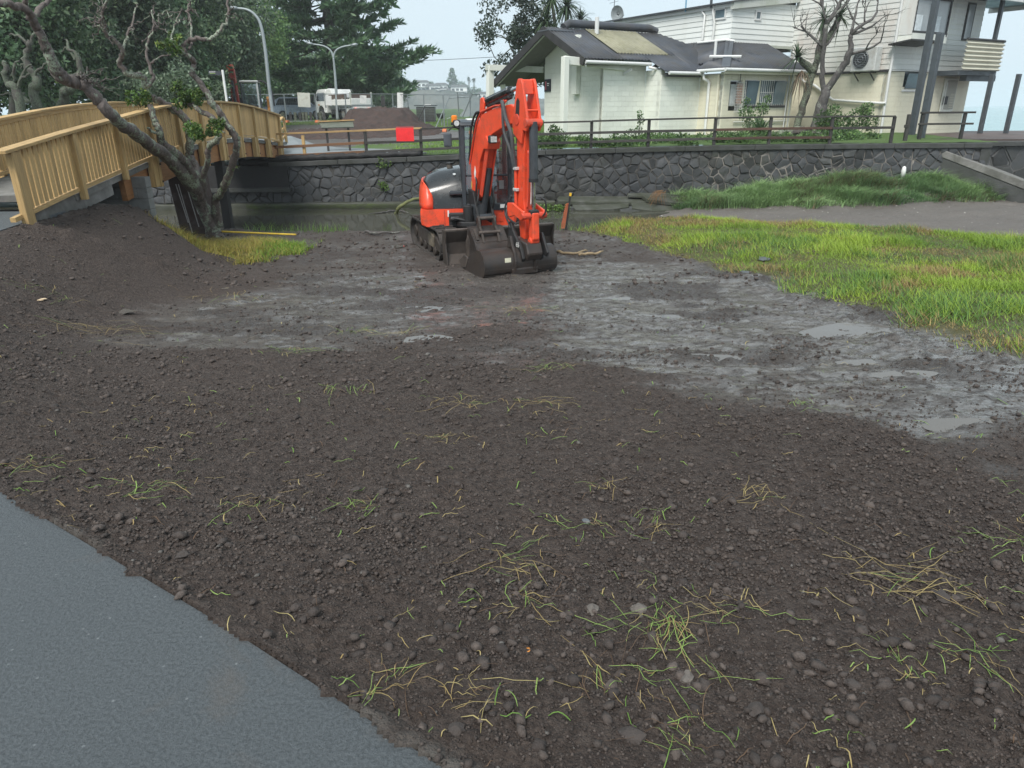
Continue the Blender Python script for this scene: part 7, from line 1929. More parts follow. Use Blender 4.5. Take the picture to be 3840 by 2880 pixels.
# ---- white tipper truck
def truck():
    loc = FG(1290, 57.0); loc.z += .02
    F, M = lframe(loc, 133)
    t = thing("tipper_truck", "white tipper truck with dark tray boards parked behind the mesh fence", "truck", loc)
    def B(nm, c, d, m_, par=None, bev=.02, rot=None): return MB().box(F(*c), d, M if rot is None else M @ Euler(rot).to_matrix()).build(nm, MAT[m_], par or t, bevel=bev)
    B("chassis", (-.2, 0, .62), (4.6, .8, .22), 'matt_black')
    pr = [(.98, .48), (.98, 1.95), (1.10, 2.14), (2.20, 2.12), (2.42, 1.95), (2.62, 1.30), (2.66, .48), (2.30, .48), (2.22, .80), (2.0, .98), (1.70, .98), (1.46, .80), (1.40, .48)]
    cab = MB().prism(pr, lambda a, b, q: F(a, q * (1 - .05 * max(0, b - 1.2)), b), -.85, .85).build("cab", MAT['white'], t, bevel=.04, seg=2)
    for sg in (-1, 1):
        MB().prism([(1.28, 1.32), (2.40, 1.32), (2.48, 1.42), (2.28, 1.88), (1.28, 1.90)], lambda a, b, q: F(a, q, b), sg * .83, sg * .852).build("door_window", MAT['car_glass'], cab)
        MB().prism([(1.20, .62), (1.205, .62), (1.205, 1.95), (1.20, 1.95)], lambda a, b, q: F(a, q, b), sg * .85, sg * .856).build("door_seam", MAT['matt_black'], cab)
        MB().tube([F(2.5, sg * .84, 1.75), F(2.62, sg * 1.05, 1.7)], .018, 6).build("mirror_arm", MAT['matt_black'], cab); B("mirror", (2.64, sg * 1.08, 1.5), (.08, .16, .34), 'matt_black', cab)
        B("vent_panel", (1.09, sg * .853, 1.35), (.16, .012, 1.0), 'galv', cab, 0); B("step", (1.55, sg * .8, .40), (.35, .2, .05), 'matt_black', cab)
        MB().prism([(1.95, 1.05), (2.12, 1.12), (2.25, 1.05), (2.1, .98)], lambda a, b, q: F(a, q, b), sg * .852, sg * .858).build("door_emblem", simple("orange_emblem", (.55, .20, .03), .5), cab)
    B("windscreen", (2.50, 0, 1.62), (.02, 1.45, .66), 'car_glass', cab, 0, (0, R(-17), 0)); B("bumper", (2.68, 0, .52), (.12, 1.7, .26), 'white', cab)
    B("roof_light", (1.6, 0, 2.17), (.3, .5, .08), 'lamp', cab)
    hb = MB().prism([(.92, 1.00), (.92, 2.10), (.25, 2.12), (.05, 1.75), (.05, 1.55), (.85, 1.45), (.80, 1.0)], lambda a, b, q: F(a, q, b), -.84, .84).build("headboard", MAT['white'], t, bevel=.02)
    tray = B("tray_floor", (-1.0, 0, .98), (3.2, 1.72, .12), 'galv')
    for sg in (-1, 1):
        B("side_gate", (-.95, sg * .86, 1.20), (3.1, .06, .40), 'white', tray); B("side_board", (-.72, sg * .86, 1.57), (2.5, .04, .34), 'redpine_x' if False else 'mudwood', tray, .005)
        for x in (-2.45, -1.4, -.3, .55): B("stake", (x, sg * .89, 1.22), (.08, .05, .46), 'white', tray, .005)
        B("corner_post", (-2.52, sg * .86, 1.42), (.10, .10, .90), 'fascia', tray, .01)
    B("tail_gate", (-2.56, 0, 1.24), (.06, 1.72, .44), 'white', tray); B("tail_board", (-2.54, 0, 1.62), (.04, 1.66, .30), 'mudwood', tray, .005)
    B("rear_beam", (-2.56, 0, .84), (.08, 1.5, .12), 'white', t)
    for sg in (-1, 1):
        B("lamp_housing", (-2.60, sg * .55, .68), (.06, .36, .14), 'matt_black', t); MB().cyl(F(-2.63, sg * .55, .69), F(-2.65, sg * .55, .69), .075, 14).build("tail_lamp", MAT['tail_lit'], t)
        wheel(F, 1.86, sg * .75, .40, .24, t, sg); wheel(F, -1.45, sg * .72, .38, .40, t, sg); B("mud_flap", (-1.98, sg * .72, .52), (.03, .42, .50), 'white', t, .005)
        B("mud_guard", (-1.45, sg * .72, .86), (.95, .42, .04), 'matt_black', t); B("tank", (.2, sg * .62, .55), (.7, .3, .34), 'matt_black', t, .04)
    B("number_plate", (-2.61, 0, .66), (.02, .36, .12), 'white', t, 0)
MAT['mudwood'] = simple("muddy_board", (.10, .068, .055), .8, 0, .3, 5)
truck()
# ---- cars
def car(label, loc, deg, colr, kind, group="parked cars"):
    F, M = lframe(loc, deg); t = thing("parked_car", label, "car", loc, 0, group)
    paint = simple("car_paint", colr, .28, .3, .06, 2, coat=.6)
    if kind == 'suv':
        low = [(-2.25, .42), (-2.28, .80), (-2.18, 1.02), (.95, 1.0), (1.75, .94), (2.20, .80), (2.28, .55), (2.22, .34), (-2.15, .34)]
        gh = [(-2.14, 1.02), (-1.92, 1.52), (-1.6, 1.66), (.2, 1.66), (.55, 1.56), (1.25, 1.0)]; W, r, xw = .90, .35, 1.38
    else:
        low = [(-1.95, .40), (-2.0, .72), (-1.90, .92), (.9, .90), (1.6, .82), (1.98, .68), (2.05, .48), (1.98, .28), (-1.88, .28)]
        gh = [(-1.86, .92), (-1.5, 1.34), (-1.15, 1.44), (.05, 1.44), (.35, 1.38), (1.15, .90)]; W, r, xw = .85, .31, 1.26
    body = MB().prism(low, lambda a, b, q: F(a, q * (1 - .05 * abs(b - .65)), b), -W, W).build("body", paint, t, bevel=.05, seg=2)
    MB().prism(gh, lambda a, b, q: F(a, q * (1 - .30 * max(0, b - .95)), b), -W * .95, W * .95).build("roof", paint, body, bevel=.03, seg=2)
    z0, z1 = gh[0][1] + .06, gh[2][1] - .10
    def gx(b, side):  # inset glass outline
        P_ = gh[:3] if side < 0 else gh[3:]
        ys = [p[1] for p in P_]; xs = [p[0] for p in P_]
        if side > 0: ys, xs = ys[::-1], xs[::-1]
        return float(np.interp(b, ys, xs))
    mid = .1 if kind == 'suv' else -.1
    for sg in (-1, 1):
        for x0, x1 in ((None, mid - .05), (mid + .05, None)):
            a0 = gx(z0, -1) + .18 if x0 is None else x0; a1 = gx(z1, -1) + .16 if x0 is None else x0
            b0 = gx(z0, 1) - .16 if x1 is None else x1; b1 = gx(z1, 1) - .12 if x1 is None else x1
            MB().add([F(a0, sg * (W * .95 * (1 - .30 * (z0 - .95)) + .006), z0), F(b0, sg * (W * .95 * (1 - .30 * (z0 - .95)) + .006), z0), F(b1, sg * (W * .95 * (1 - .30 * (z1 - .95)) + .006), z1), F(a1, sg * (W * .95 * (1 - .30 * (z1 - .95)) + .006), z1)], [(0, 1, 2, 3)]).build("side_window", MAT['car_glass'], body, fix=False)
        wheel(F, xw, sg * (W - .11), r, .22, t, sg); wheel(F, -xw, sg * (W - .11), r, .22, t, sg)
        MB().box(F(low[1][0] + .06, sg * W * .80, low[1][1] - .02), (.10, .26, .16), M).build("tail_light", MAT['tail'], body, bevel=.02); MB().box(F(low[5][0] - .06, sg * W * .72, low[5][1] - .04), (.16, .3, .13), M).build("headlight", MAT['lamp'], body, bevel=.02)
        MB().box(F(.75, sg * (W + .07), z0 + .05), (.12, .16, .12), M).build("door_mirror", paint, body, bevel=.02)
        MB().box(F(mid, sg * (W - .002), .62), (.012, .012, .5), M).build("door_seam", MAT['matt_black'], body)
    for side in (-1, 1):
        a0, a1 = gx(z0, side), gx(z1, side); e_ = .008 * side
        MB().add([F(a0 + e_, -W * .80, z0), F(a0 + e_, W * .80, z0), F(a1 + e_, W * .70, z1), F(a1 + e_, -W * .70, z1)], [(0, 1, 2, 3)]).build("windscreen" if side > 0 else "rear_window", MAT['car_glass'], body, fix=False)
    MB().box(F(low[1][0] - .012, 0, .62), (.012, .5, .12), M).build("number_plate", MAT['white'], body)
car("silver blue estate car parked left of the truck cab", FG(1140, 60.5), -8, (.33, .38, .47), 'suv')
car("white hatchback parked behind the wooden bollards", FG(1068, 62.5), 170, (.62, .65, .68), 'hatch')
car("dark blue-grey car parked beside the street lamp foot", FG(1022, 61), 175, (.16, .19, .24), 'hatch')
car("black car behind the white hatchback", FG(1040, 66.5), 170, (.02, .022, .026), 'suv')
# ---- wooden bollards
for i, px in enumerate((1060, 1088, 1106, 1124, 1135, 1142, 1148, 1164, 1200, 1215)):
    p = FG(px, 55.0 + .1 * (i % 3))
    tag(MB().prism([(-.09, 0), (.09, 0), (.09, .62), (.05, .68), (-.05, .68), (-.09, .62)], lambda a, b, q: p + Vector((a, q, b - .05)), -.08, .08).build("bollard", MAT['grey_v'] if i % 2 else MAT['bollard'] if 'bollard' in MAT else MAT.setdefault('bollard', simple("mossy_bollard", (.09, .10, .07), .8))),
        ["leftmost wooden bollard in front of the parked cars", "second wooden bollard from the left before the white hatchback", "third bollard from the left before the parked cars", "fourth bollard from the left before the silver car", "fifth bollard from the left before the silver car", "sixth bollard from the left before the silver car", "seventh bollard from the left before the silver car", "eighth bollard from the left before the silver car", "second bollard from the right below the truck cab", "rightmost wooden bollard below the truck cab"][i], "bollard", "bollards by the car park")
# ---- far excavator
def far_exc():
    loc = FG(925, 43.5); F, M = lframe(loc, -78); t = thing("far_excavator", "second excavator with red boom and pale cab parked behind the footbridge", "excavator", loc)
    def B(nm, c, d, m_, bev=.03, rot=None, par=None): return MB().box(F(*c), d, M if rot is None else M @ Euler(rot).to_matrix()).build(nm, MAT[m_], par or t, bevel=bev)
    for y in (-.8, .8):
        MB().prism(stadium(2.4, .62), lambda a, b, q: F(a, y + q, b), -.2, .2).build("track", MAT['rubber'], t, bevel=.02)
    B("body", (-.1, 0, .90), (1.7, 1.7, .42), 'orange', .10); B("engine_hood", (-.55, -.45, 1.40), (1.0, .95, .70), 'cab_grey', .18); B("hood_side", (-.3, -.92, 1.35), (.6, .06, .5), 'orange', .02)
    for x in (-.35, .75):
        for y in (-.05, .82): MB().beam(F(x, y, 1.1), F(x - (.06 if x > 0 else 0), y, 2.55), .09, .09).build("pillar", MAT['white' if x > 0 and y > .5 else 'cab_grey'], t, bevel=.015)
    B("cab_roof", (.2, .39, 2.58), (1.25, 1.0, .10), 'white', .04); B("cab_front_glass", (.73, .39, 1.85), (.015, .82, 1.2), 'glass', 0); B("cab_side_glass", (.2, .84, 1.9), (1.0, .015, 1.1), 'glass', 0); B("cab_side_glass", (.2, -.06, 1.9), (1.0, .015, 1.1), 'glass', 0); B("cab_lower", (.2, .39, 1.22), (1.1, .9, .30), 'cab_grey', .03); B("seat", (0, .4, 1.6), (.3, .45, .6), 'seat', .05)
    MB().beam(F(.9, -.35, .95), F(1.30, -.35, 3.15), .34, .40, up=M @ Vector((1, 0, 0))).build("boom", MAT['red_boom'], t, bevel=.02)
    for y in (-.50, -.20): MB().beam(F(1.12, y, 1.05), F(1.52, y, 3.2), .05, .20, up=M @ Vector((1, 0, 0))).build("arm_plate", MAT['red_boom'], t, bevel=.01)
    for z in (1.6, 2.0, 2.4, 2.75): B("cross_bar", (1.28 + (z - 1.6) * .18, -.35, z), (.08, .34, .06), 'red_boom', .005)
    B("boom_head", (1.5, -.35, 3.25), (.32, .34, .28), 'orange', .05); MB().cyl(F(1.30, -.35, 1.2), F(1.55, -.35, 2.6), .07, 12).build("cylinder", MAT['cyl'], t)
    MB().tube(smooth_pts([F(.4, .8, 2.62), F(.5, 1.2, 2.55), F(.6, 1.55, 2.1), F(.7, 1.62, 1.3)]), .05, 8).build("snorkel_hose", MAT['hose'], t, smooth='all')
    MB().prism([(.5, 1.0), (.9, .95), (1.0, 1.15), (.75, 1.25), (.85, 1.75), (.65, 1.85), (.35, 1.8), (.45, 1.4)], lambda a, b, q: F(a, 1.75 + q - .4, b - .05), -.1, .2).build("breaker_bracket", MAT['amber_paint'], t, bevel=.02)
MAT['red_boom'] = simple("faded_red", (.42, .045, .03), .5, 0, .2, 4, 0, 30, (.10, .05, .04), .4, 4); MAT['amber_paint'] = simple("rusty_orange_paint", (.45, .19, .04), .55, 0, .2, 4)
far_exc()
# ---- street lamps
def lamp(label, base, pts, heads, r0=.10, r1=.05):
    t = thing("street_lamp", label, "street lamp", base, 0, "street lamps")
    for k, P_ in enumerate(pts):
        q = smooth_pts(P_, 8); n = len(q); MB().tube(q, list(np.linspace(r0 if k == 0 else r1 * 1.1, r1 if k == 0 else r1 * .8, n)), 10).build("pole" if k == 0 else "arm", MAT['galv_paint'], t, smooth='all')
    for a, b in heads:
        d = (Vector(b) - Vector(a)); MB().tube([a, Vector(a) + d * .3, Vector(a) + d * .8, b], [.05, .10, .11, .03], 8).build("lamp_head", MAT['galv'], t, smooth='all')
Y = 40; b_ = FG(1024, Y)
P_ = [b_ + Vector((0, 0, -.2)), at(1010, 330, Y), at(995, 190, Y), at(978, 95, Y), at(955, 55, Y), at(925, 36, Y), at(890, 31, Y)]
lamp("tall single-arm street lamp at the right end of the footbridge", b_, [P_], [(at(892, 31, Y), at(862, 29, Y))], .10, .05)
Y = 56; b_ = FG(1264, Y)
lamp("double-armed street lamp rising behind the truck", b_, [[b_, at(1258, 300, Y), at(1250, 215, Y)], [at(1250, 216, Y), at(1240, 190, Y), at(1215, 173, Y), at(1170, 165, Y)], [at(1250, 216, Y), at(1258, 192, Y), at(1280, 177, Y), at(1320, 169, Y)]], [(at(1175, 166, Y), at(1150, 161, Y)), (at(1315, 170, Y), at(1342, 166, Y))], .12, .06)
# ---- direction sign
Y = 33; b_ = FG(856, Y); ds = thing("direction_sign", "white signpost carrying a dark finger board behind the footbridge", "sign", b_)
MB().tube([b_, at(834, 262, Y)], .05, 10).build("post", MAT['white'], ds)
a, b = at(781, 264, Y), at(836, 267, Y); c, d = at(838, 283, Y), at(783, 281, Y)
MB().add([a, b, c, d] + [q + Vector((0, .03, 0)) for q in (a, b, c, d)], [(0, 1, 2, 3), (7, 6, 5, 4), (0, 4, 5, 1), (1, 5, 6, 2), (2, 6, 7, 3), (3, 7, 4, 0)]).build("finger_board", simple("charcoal_sign", (.035, .04, .05), .5), ds)
MB().box(at(796, 270, Y - .02), (.26, .01, .022)).build("lettering", MAT['white'], ds); MB().box(at(797, 276, Y - .02), (.24, .01, .016)).build("lettering", simple("green_letter", (.35, .50, .18), .5), ds)
# ---- temporary mesh fencing
FP = [(560, 52), (690, 52.5), (850, 53), (1010, 53), (1073, 53), (1187, 53), (1300, 52.5), (1396, 50), (1476, 47.5), (1532, 44), (1592, 42), (1665, 40.5), (1765, 38.5), (1800, 41)]
for i in range(len(FP) - 1):
    a, b = FG(*FP[i]), FG(*FP[i + 1]); lab = "galvanised mesh site fence panel, number %s from the left" % ("one two three four five six seven eight nine ten eleven twelve thirteen".split()[i])
    lab = ["galvanised mesh fence panel behind the grove trees", "galvanised mesh fence panel left of the direction sign", "galvanised mesh fence panel behind the far excavator", "narrow mesh fence panel behind the street lamp foot", "mesh fence panel in front of the parked cars", "mesh fence panel in front of the truck cab", "mesh fence panel in front of the truck tray", "mesh fence panel behind the soil pile top",
           "mesh fence panel carrying the tall white board", "mesh fence panel at the right end of the soil pile", "mesh fence panel in front of the dark bin store", "mesh fence panel on the lawn left of the excavator cab", "mesh fence panel running behind the excavator boom"][i]
    t = thing("fence_panel", lab, "fence panel", a.lerp(b, .5), 0, "temporary mesh fence panels"); h = Vector((0, 0, 1.85)); g_ = Vector((0, 0, .10)); e = (b - a).normalized() * .04
    fr = MB(); fr.tube([a + g_, a + h], .024, 8); fr.tube([b - e + g_, b - e + h], .024, 8); fr.tube([a + h, b - e + h], .022, 8); fr.tube([a + g_, b - e + g_], .02, 8); fr.build("frame", MAT['galv'], t)
    ms = MB(); L = (b - a).length; n = max(4, int(L / .12))
    for k in range(1, n): q = a.lerp(b, k / n); ms.beam(q + g_, q + h, .0035, .0035)
    for k in range(1, 7): ms.beam(a + g_ + (h - g_) * k / 7, b + g_ + (h - g_) * k / 7, .0035, .0035)
    ms.build("wire_mesh", MAT['galv'], t)
    MB().prism([(-.35, 0), (.35, 0), (.30, .13), (.10, .16), (-.10, .16), (-.30, .13)], lambda p_, q_, r_: b + Vector((r_ * .5, p_, q_)), -.22, .22).build("foot_block", MAT['amber_foot'] if 'amber_foot' in MAT else MAT.setdefault('amber_foot', simple("orange_plastic_foot", (.60, .16, .05), .6)), t, bevel=.02)
for (px, py, Y, w, h, m_, lab) in [(1140, 375, 52.8, .86, .92, 'ply_board', "stained white plywood board tied to the mesh fence by the cars"), (1232, 377, 52.6, .42, .62, 'white', "small white notice on the mesh fence over the truck door"), (1362, 373, 51.2, .44, .50, 'white', "small white notice on the mesh fence at the truck tail"),
                                  (1501, 385, 45.6, .36, 1.10, 'white', "tall narrow white board on the mesh fence right of the soil pile"), (1436, 378, 48.6, .24, .60, 'darkwood', "narrow dark board on the mesh fence above the soil pile")]:
    if 'ply_board' not in MAT: MAT['ply_board'] = simple("stained_board", (.62, .62, .56), .6, 0, .08, 3, 0, 30, (.30, .26, .16), .25, 3)
    tag(MB().box(at(px, py, Y), (w, .025, h), (R(2), R(3), 0)).build("notice_board", MAT[m_], bevel=.005), lab, "board")
# loose brace frames
t = thing("tubular_brace", "grey tubular brace frame leaning on the mesh fence beside the excavator cab", "brace", FG(1680, 38))
fr = MB(); Y = 38.0
for a, b in (((1634, 478), (1688, 358)), ((1684, 368), (1764, 362)), ((1772, 350), (1734, 440)), ((1715, 345), (1722, 440))): fr.tube([at(*a, Y), at(*b, Y + .3)], .026, 8)
fr.build("tube", MAT['galv'], t)
t = thing("diagonal_prop", "dark diagonal prop bracing the mesh fence right of the soil pile", "brace", FG(1525, 43))
fr = MB()
for a, b, Y in (((1562, 466), (1594, 398), 41.5), ((1512, 432), (1532, 400), 43.6), ((1515, 436), (1535, 404), 43.6)): fr.beam(at(*a, Y), at(*b, Y), .05, .05)
fr.build("bar", MAT['darkwood'], t)
# ---- spoil heap
ps = FG(1445, 42.0); n = 90; xs = np.linspace(-6.5, 6.5, n); ys = np.linspace(-7.0, 4.5, n); X, Yg = np.meshgrid(xs, ys)
hz = 1.32 * np.exp(-((np.maximum(np.abs(X + .2) - .7, 0) / 1.35) ** 2 + (np.maximum(np.abs(Yg) - .3, 0) / 1.9) ** 2)) * (1 + .16 * fbm(X * 1.1, Yg * 1.1, 3, 91)) + .22 * np.exp(-(((X + 1.2) / 3.6) ** 2 + ((Yg + 3.2) / 2.6) ** 2))
hz = np.minimum(hz, 1.12 + .06 * fbm(X * 2, Yg * 2, 3, 92)); hz += np.abs(fbm(X * 2.6, Yg * 2.6, 4, 93)) * .30 * (hz > .05) - .05
gzz = far_h(X + ps.x, Yg + ps.y)
i = np.arange(n - 1)[:, None] * n + np.arange(n - 1)[None, :]; F_ = np.stack([i, i + 1, i + n + 1, i + n], -1).reshape(-1, 4)
o = raw_mesh("soil_pile", np.stack([X + ps.x, Yg + ps.y, gzz + hz], -1).reshape(-1, 3), F_, MAT['soil_heap'] if 'soil_heap' in MAT else MAT.setdefault('soil_heap', simple("heaped_topsoil", (.050, .032, .027), .85, 0, .45, 4, 1.0, 16)), smooth=True)
tag(o, "heap of dark brown topsoil beyond the timber fence", "soil pile")
# ---- slanted panel on two legs
Y = 28.4; t = thing("slanted_panel", "low tilted board on two legs behind the new timber fence", "panel", FG(1262, Y))
a, b, c, d = at(1197, 459, Y), at(1324, 453, Y), at(1326, 476, Y - .35), at(1206, 479, Y - .35)
MB().add([a, b, c, d] + [q + Vector((0, .04, -.03)) for q in (a, b, c, d)], [(0, 1, 2, 3), (7, 6, 5, 4), (0, 4, 5, 1), (1, 5, 6, 2), (2, 6, 7, 3), (3, 7, 4, 0)]).build("board", simple("grey_green_panel", (.10, .11, .085), .5, 0, .2, 6), t)
MB().beam(a + Vector((-.05, 0, .03)), b + Vector((.05, 0, .03)), .12, .045).build("cap_rail", MAT['pine_x'], t)
for px in (1224, 1306): MB().beam(Vector((at(px, 480, Y).x, Y, -.1)), at(px - 2, 465, Y), .07, .07).build("leg", MAT['darkwood'], t)
# ---- dark bin store and bowl
Y = 52; p = FG(1598, Y); t = thing("bin_store", "dark slatted bin store with flat lid on the far lawn", "bin", p)
for k in range(9): MB().box(p + Vector((0, 0, .1 + k * .105)), (1.25, .8, .095)).build("slat", MAT['darkwood'], t, bevel=.005)
MB().box(p + Vector((0, 0, 1.07)), (1.5, 1.0, .07)).build("lid", MAT['post_grey'], t, bevel=.01); MB().box(p + Vector((.12, -.1, 1.13)), (.45, .3, .05)).build("tray", MAT['white'], t)
Y = 47; p = FG(1655, Y); t = thing("drinking_fountain", "dark bowl on a thin post on the far lawn", "fountain", p)
MB().tube([p, p + Vector((0, 0, .5))], .04, 8).build("post", MAT['galv'], t); MB().tube([p + Vector((-.05, 0, .42)), p + Vector((-.05, 0, .50)), p + Vector((-.05, 0, .72))], [.12, .2, .30], 14).build("bowl", MAT['darkwood'], t); MB().tube([p + Vector((.35, 0, 0)), p + Vector((.35, 0, .42)), p + Vector((.55, 0, .46))], .03, 6).build("tap_arm", MAT['galv'], t)
# ---- overhead line
A_, B_ = at(1180, 236, 85), at(2010, 205, 70)
tag(MB().tube([A_.lerp(B_, k / 24) + Vector((0, 0, -1.2 * math.sin(math.pi * k / 24) * .12)) for k in range(25)], .022, 5).build("power_line", MAT['hose']), "thin overhead cable running from the pine toward the house tree", "cable")

# ---- headland across the bay
HY = 430.0
def ridge(px): return float(np.interp(px, [1300, 1380, 1440, 1480, 1530, 1570, 1600, 1650, 1690, 1740, 1800, 1850, 1950, 2100], [345, 335, 318, 312, 322, 326, 318, 325, 330, 338, 348, 352, 362, 380]))
nx = 140; rowsN = 16; V = []; Cc = []
for r_ in range(rowsN):
    for k in range(nx):
        px = 1290 + 830 * k / (nx - 1); Yk = HY + r_ * 9.0 + 14 * float(fbm(np.array([k * .08]), np.array([r_ * .3]), 3, 95)[0])
        zt = at(px, ridge(px), HY + 60).z; f = min(1.0, r_ / 6.0); z = SEA_Z - .5 + (zt - SEA_Z + .5) * (f ** .55) + 1.6 * float(fbm(np.array([k * .35]), np.array([r_ * .8]), 3, 96)[0]) * (r_ > 0)
        V.append((at(px, 400, Yk).x, Yk, z))
i = np.arange(rowsN - 1)[:, None] * nx + np.arange(nx - 1)[None, :]; F_ = np.stack([i, i + 1, i + nx + 1, i + nx], -1).reshape(-1, 4)
tag(raw_mesh("headland", V, F_, MAT.setdefault('headland', simple("scrub_cliff", (.042, .052, .042), .9, 0, .35, .06, .6, .3, (.15, .14, .12), .35, .03)), smooth=True), kind="structure")
def hl(px, py): return at(px, py, HY + 42)
HS_ = [(1478, 312, 13, 5.5, 7, "pale flat-roofed villa at the left end of the far headland"), (1508, 316, 10, 4, 6, "white house with balcony bands on the far headland"), (1540, 322, 8, 4, 5, "white house left of the rounded headland tree"), (1580, 320, 10, 4.5, 6, "white villa below the rounded tree on the far headland"), (1625, 326, 9, 3.5, 6, "grey-roofed house in the middle of the far headland"),
       (1655, 323, 8, 3.5, 5, "low pale house left of the far Norfolk pine"), (1722, 330, 10, 3.5, 6, "pale house right of the far Norfolk pine"), (1655, 338, 11, 3.0, 5, "long white house lower on the far cliff"), (1535, 334, 9, 3, 5, "small white house lower left on the far cliff"), (1822, 372, 10, 6, 6, "pale block with dark windows seen behind the pergola post")]
for px, py, w, h, d, lab in HS_:
    p = hl(px, py + 6); t = thing("headland_house", lab, "house", p, 0, "houses on the far headland"); wm = MAT.setdefault('far_white', simple("far_house_white", (.62, .63, .61), .7, 0, .1, .2))
    MB().box(p + Vector((0, 0, h / 2 - 2)), (w, d, h)).build("wall", wm, t)
    MB().prism([(-w / 2 - .6, 0), (w / 2 + .6, 0), (w / 2 - 1.2, 1.2), (-w / 2 + 1.2, 1.2)], lambda a, b, q: p + Vector((a, q, h - 2 + b)), -d / 2 - .5, d / 2 + .5).build("roof", MAT.setdefault('far_roof', simple("far_house_roof", (.13, .13, .135), .7)), t)
    for k in range(int(w // 2.6)):
        for s_ in range(2 if h > 4.2 else 1):
            f = MB().box(p + Vector((-w / 2 + 1.5 + 2.6 * k, -d / 2 - .05, h - 3.6 - 2.4 * s_)), (1.7, .12, 1.2)).build("window", MAT['car_glass'], t)
    MB().box(p + Vector((0, -d / 2 - .7, h - 4.6)), (w * .9, 1.2, .25)).build("balcony", wm, t)
rs = np.random.default_rng(61)
ORD = "first second third fourth fifth sixth seventh eighth ninth tenth eleventh twelfth thirteenth fourteenth fifteenth sixteenth seventeenth".split()
for i_, (px, py, r_) in enumerate(sorted([(1595, 315, 3.4), (1612, 318, 2.8), (1575, 322, 1.9), (1728, 320, 3.6), (1742, 326, 2.8), (1700, 345, 4.5), (1640, 336, 3), (1560, 338, 3.2), (1500, 336, 3.5), (1455, 330, 3.5), (1600, 345, 3.5), (1680, 335, 3), (1770, 340, 3.2), (1795, 346, 3), (1840, 352, 3.4), (1455, 315, 2), (1420, 330, 3.2)])):
    p = hl(px, py); t = thing("headland_tree", "hazy rounded headland tree, %s from the left on the far shore" % ORD[i_], "tree", p - Vector((0, 0, r_)), 0, "trees on the far headland")
    MB().tube([p - Vector((0, 0, r_ * 1.7)), p], [.3, .15], 5).build("trunk", MAT['bark_dark'], t)
    cloud("crown", [(p.x + rs.uniform(-.6, .6) * r_, p.y, p.z + rs.uniform(-.4, .3) * r_, r_ * rs.uniform(.4, .65)) for _ in range(9)], 420, .9, DG, t, 600 + i_)
norfolk("far_norfolk_pine", "slender Norfolk pine on the skyline of the far headland", hl(1698, 345), 13.5, 4.2, 2.5, 12.8, 11, 6, 71, DG, .45, 1.2, .28)
for i_, (px, py, h) in enumerate([(1756, 290, 7), (1760, 300, 5), (1775, 296, 7.5), (1779, 296, 7)]):
    p = hl(px, py); t = thing("palm_tree", ["left palm of the left pair on the far headland", "short palm below the left palm pair on the far headland", "left palm of the right pair on the far headland", "rightmost tall palm on the far headland"][i_], "palm", p - Vector((0, 0, h + 1)), 0, "palms on the far headland")
    MB().tube([p - Vector((0, 0, h + 2)), p], [.22, .16], 5).build("trunk", MAT['bark_dark'], t); v, f = sword_head(p, np.random.default_rng(80 + i_), 26, 1.7, .5, .7, .3); raw_mesh("crown", np.array(v), np.array(f), MAT['leaf'], np.tile(np.array([[.035, .055, .03]]), (len(v), 1)), parent=t)
# ================================================================ grass, soil clods, stones, litter
def blades(C, H, W, rs, lean=.5, wind=(0, 0), cols=None, seg=2):
    n = len(C); a = rs.uniform(0, 2 * np.pi, n); d = np.stack([np.cos(a), np.sin(a), np.zeros(n)], 1); s = np.stack([-np.sin(a), np.cos(a), np.zeros(n)], 1)
    d = d * (lean * rs.uniform(.2, 1.3, n))[:, None] + np.array([wind[0], wind[1], 0]); V = []
    for j in range(seg + 1):
        t = j / seg; w = (W * (1 - t) * .5 + .0006)[:, None] if hasattr(W, "__len__") else W * (1 - t) * .5 + .0006
        c = C + d * (H * t * t)[:, None] + np.array([0, 0, 1.0]) * (H * t * (1 - .25 * lean * t))[:, None]
        V += [c - s * w, c + s * w]
    V = np.stack(V, 1).reshape(-1, 3); k = 2 * (seg + 1); o = np.arange(n)[:, None] * k; F = np.concatenate([o + np.array([[2 * j, 2 * j + 1, 2 * j + 3, 2 * j + 2]]) for j in range(seg)], 0)
    return V, F, k
MAT['grass'] = attr_leaf("grass_blade", .55, .30)
def grass(name, label, mask, box, n, h, w, cols, seed, lean=.5, wind=(0, 0), dens=None, hf=None, zf=None, seg=2):
    rs = np.random.default_rng(seed); x = rs.uniform(box[0], box[1], n); y = rs.uniform(box[2], box[3], n); m_ = mask(x, y); keep = rs.random(n) < m_; x, y = x[keep], y[keep]; n = len(x)
    z = (ground_h(x, y) if zf is None else zf(x, y)) - .01; H = h * rs.uniform(.45, 1.25, n)
    if hf is not None: H = H * hf(x, y)
    V, F, k = blades(np.stack([x, y, z], 1), H, w * rs.uniform(.7, 1.3, n), rs, lean, wind, seg=seg)
    cl = cols(x, y, rs); o = raw_mesh(name, V, F, MAT['grass'], np.repeat(np.clip(cl, 0, 1), k, 0)); tag(o, label, "grass", kind="stuff"); return o
def mixc_(a, b, t): return np.array(a)[None] * (1 - t[:, None]) + np.array(b)[None] * t[:, None]
